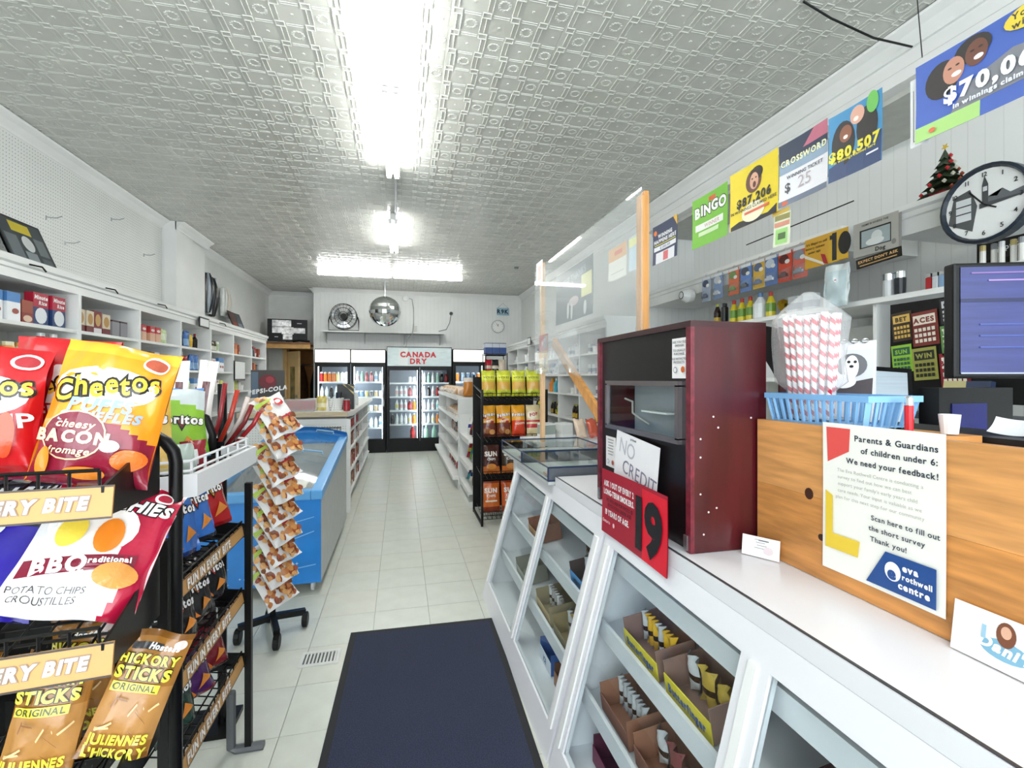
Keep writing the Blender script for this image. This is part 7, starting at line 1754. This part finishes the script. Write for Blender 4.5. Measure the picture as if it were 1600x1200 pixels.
MB().box(-0.05, 0.08, -0.08, 0.06, 0, 0.006).box(-0.05, -0.046, -0.08, 0.06, 0.006, 0.08).box(0.076, 0.08, -0.08, 0.06, 0.006, 0.12).build('tray', BLKPLAST, parent=bt)
od = sheet('oval_sign', 0.2, 0.14, '#17181a', [('t', 'Zippo', 0.02, 0.1, 0.035, '#d6d8da', {'b': 1, 'rot': 12})], 'black display sign with pale script behind the lighters', 'sign', (2.75, 1.62, SZ + 0.08), (0, 0, a_), t=0.01)
for k in range(9):
    e = MB().lathe([(0.011, 0, 0), (0.011, 0.075, 1), (0.011, 0.1, 0), (0.009, 0.101, 0)], 10).build('slim_tube', [ink('#d9d7d0'), ink(('#b9a86a', '#8a8c8e', '#c9cacb')[k % 3])], loc=(2.53 + 0.012 * (k % 2), 1.56 - 0.034 * k, SZ + 0.055))
    tag(e, 'slim pale tube in the row under the clock, %s from the left' % ORD[k], 'tube', 'slim tubes under the clock')
tray = thing('tube_rack', 'white rack holding the slim tubes under the clock', 'rack', (2.53, 1.42, SZ))
MB().box(-0.02, 0.06, -0.2, 0.16, 0, 0.054).build('block', WHITE, parent=tray)
# scratch tickets on the wall board
tbd = thing('ticket_board', 'black board of scratch tickets behind the terminal', 'board', (2.52, 1.74, 1.25))
MB().box(0.0, 0.012, -0.35, 0.22, 0, 0.5).build('backing', BLKPLAST, parent=tbd)
tix = [(0.15, 0.30, 0.10, 0.15, '#3a2a20', '#d8b25a', 'BET', 'brown and gold scratch ticket'), (0.15, 0.14, 0.10, 0.14, '#8fc23a', '#2a5a4a', 'SUN', 'lime scratch ticket'), (0.04, 0.27, 0.12, 0.17, '#7a2c24', '#e6dccc', 'ACES', 'brick red scratch ticket'), (0.04, 0.10, 0.11, 0.16, '#9a9a4a', '#20241c', 'WIN', 'olive scratch ticket with number grid'), (-0.08, 0.22, 0.1, 0.14, '#5f8a4a', '#d8e0c4', 'LUCK', 'green scratch ticket'), (-0.09, 0.04, 0.12, 0.19, '#8a1c26', '#ece6dc', 'BINGO', 'dark red scratch ticket'), (-0.08, 0.37, 0.11, 0.12, '#1c1c1e', '#c9c9cc', 'GOLD', 'black scratch ticket'), (-0.21, 0.3, 0.11, 0.15, '#26282c', '#c9ccd2', 'TEN', 'charcoal scratch ticket behind the monitor'), (0.16, 0.0, 0.1, 0.13, '#4aa9a0', '#e9eeec', 'SLIM', 'teal scratch ticket')]
for y, z, w_, h_, c, c2, tx, lab in tix:
    sheet('scratch_ticket', w_, h_, c, [('r', -w_ * 0.42, w_ * 0.42, h_ * 0.62, h_ * 0.9, c2), ('t', tx, 0, h_ * 0.75, h_ * 0.2, c, {'b': 2})] + [('r', -w_ * 0.4 + w_ * 0.17 * i, -w_ * 0.4 + w_ * 0.17 * i + w_ * 0.12, h_ * 0.1 + h_ * 0.16 * j, h_ * 0.1 + h_ * 0.16 * j + h_ * 0.1, c2) for i in range(5) for j in range(3)], lab + ' on the ticket board', 'ticket', (2.514, 1.74 + y, 1.255 + z), (0, R(-5), a_), 'scratch tickets', t=0.002)
for k, (y, c) in enumerate(((1.62, '#d6cf9a'), (1.53, '#dfe3e8'))):
    o = carton_mb(0.09, 0.03, 0.15, [(0.05, 0.75, 1)]).build('notepad', [ink('#2d3c5a' if k else '#c9c08a'), ink(c)], loc=(2.45, y, 1.2), rot=(R(-8), 0, a_)); tag(o, '%s notepad standing below the scratch tickets' % ('cream', 'white')[k], 'notepad')
ld = thing('note_ledge', 'dark metal ledge carrying the notepads', 'ledge', (2.42, 1.35, 1.17))
MB().box(0.0, 0.2, 0.0, 0.5, 0, 0.028).build('bar', mat('ledge_grey', '#4a4d58', 0.4), parent=ld)
MB().box(0.15, 0.2, 0.2, 0.26, -1.17, 0.0).build('post', DK, parent=ld)
bxw = thing('wall_box', 'white fuse box on the wall left of the scratch tickets', 'fuse box', (2.9, 2.42, 1.38))
MB().box(0.0, 0.14, -0.17, 0.17, 0, 0.32).build('case', OFFWHITE, parent=bxw, bevel=0.006)
MB().box(-0.008, 0.0, -0.08, 0.16, 0.02, 0.2).build('door', WHITE, parent=bxw)
jr = thing('cream_jar', 'cream lidded jar in front of the fuse box', 'jar', (2.62, 2.17, 1.371))
MB().lathe([(0.05, 0), (0.055, 0.01), (0.055, 0.09), (0.05, 0.1)], 16).build('body', ink('#d8d6c8'), parent=jr)
MB().lathe([(0.056, 0.1005), (0.056, 0.118), (0.05, 0.122)], 16).build('lid', ink('#c6c4b4'), parent=jr)
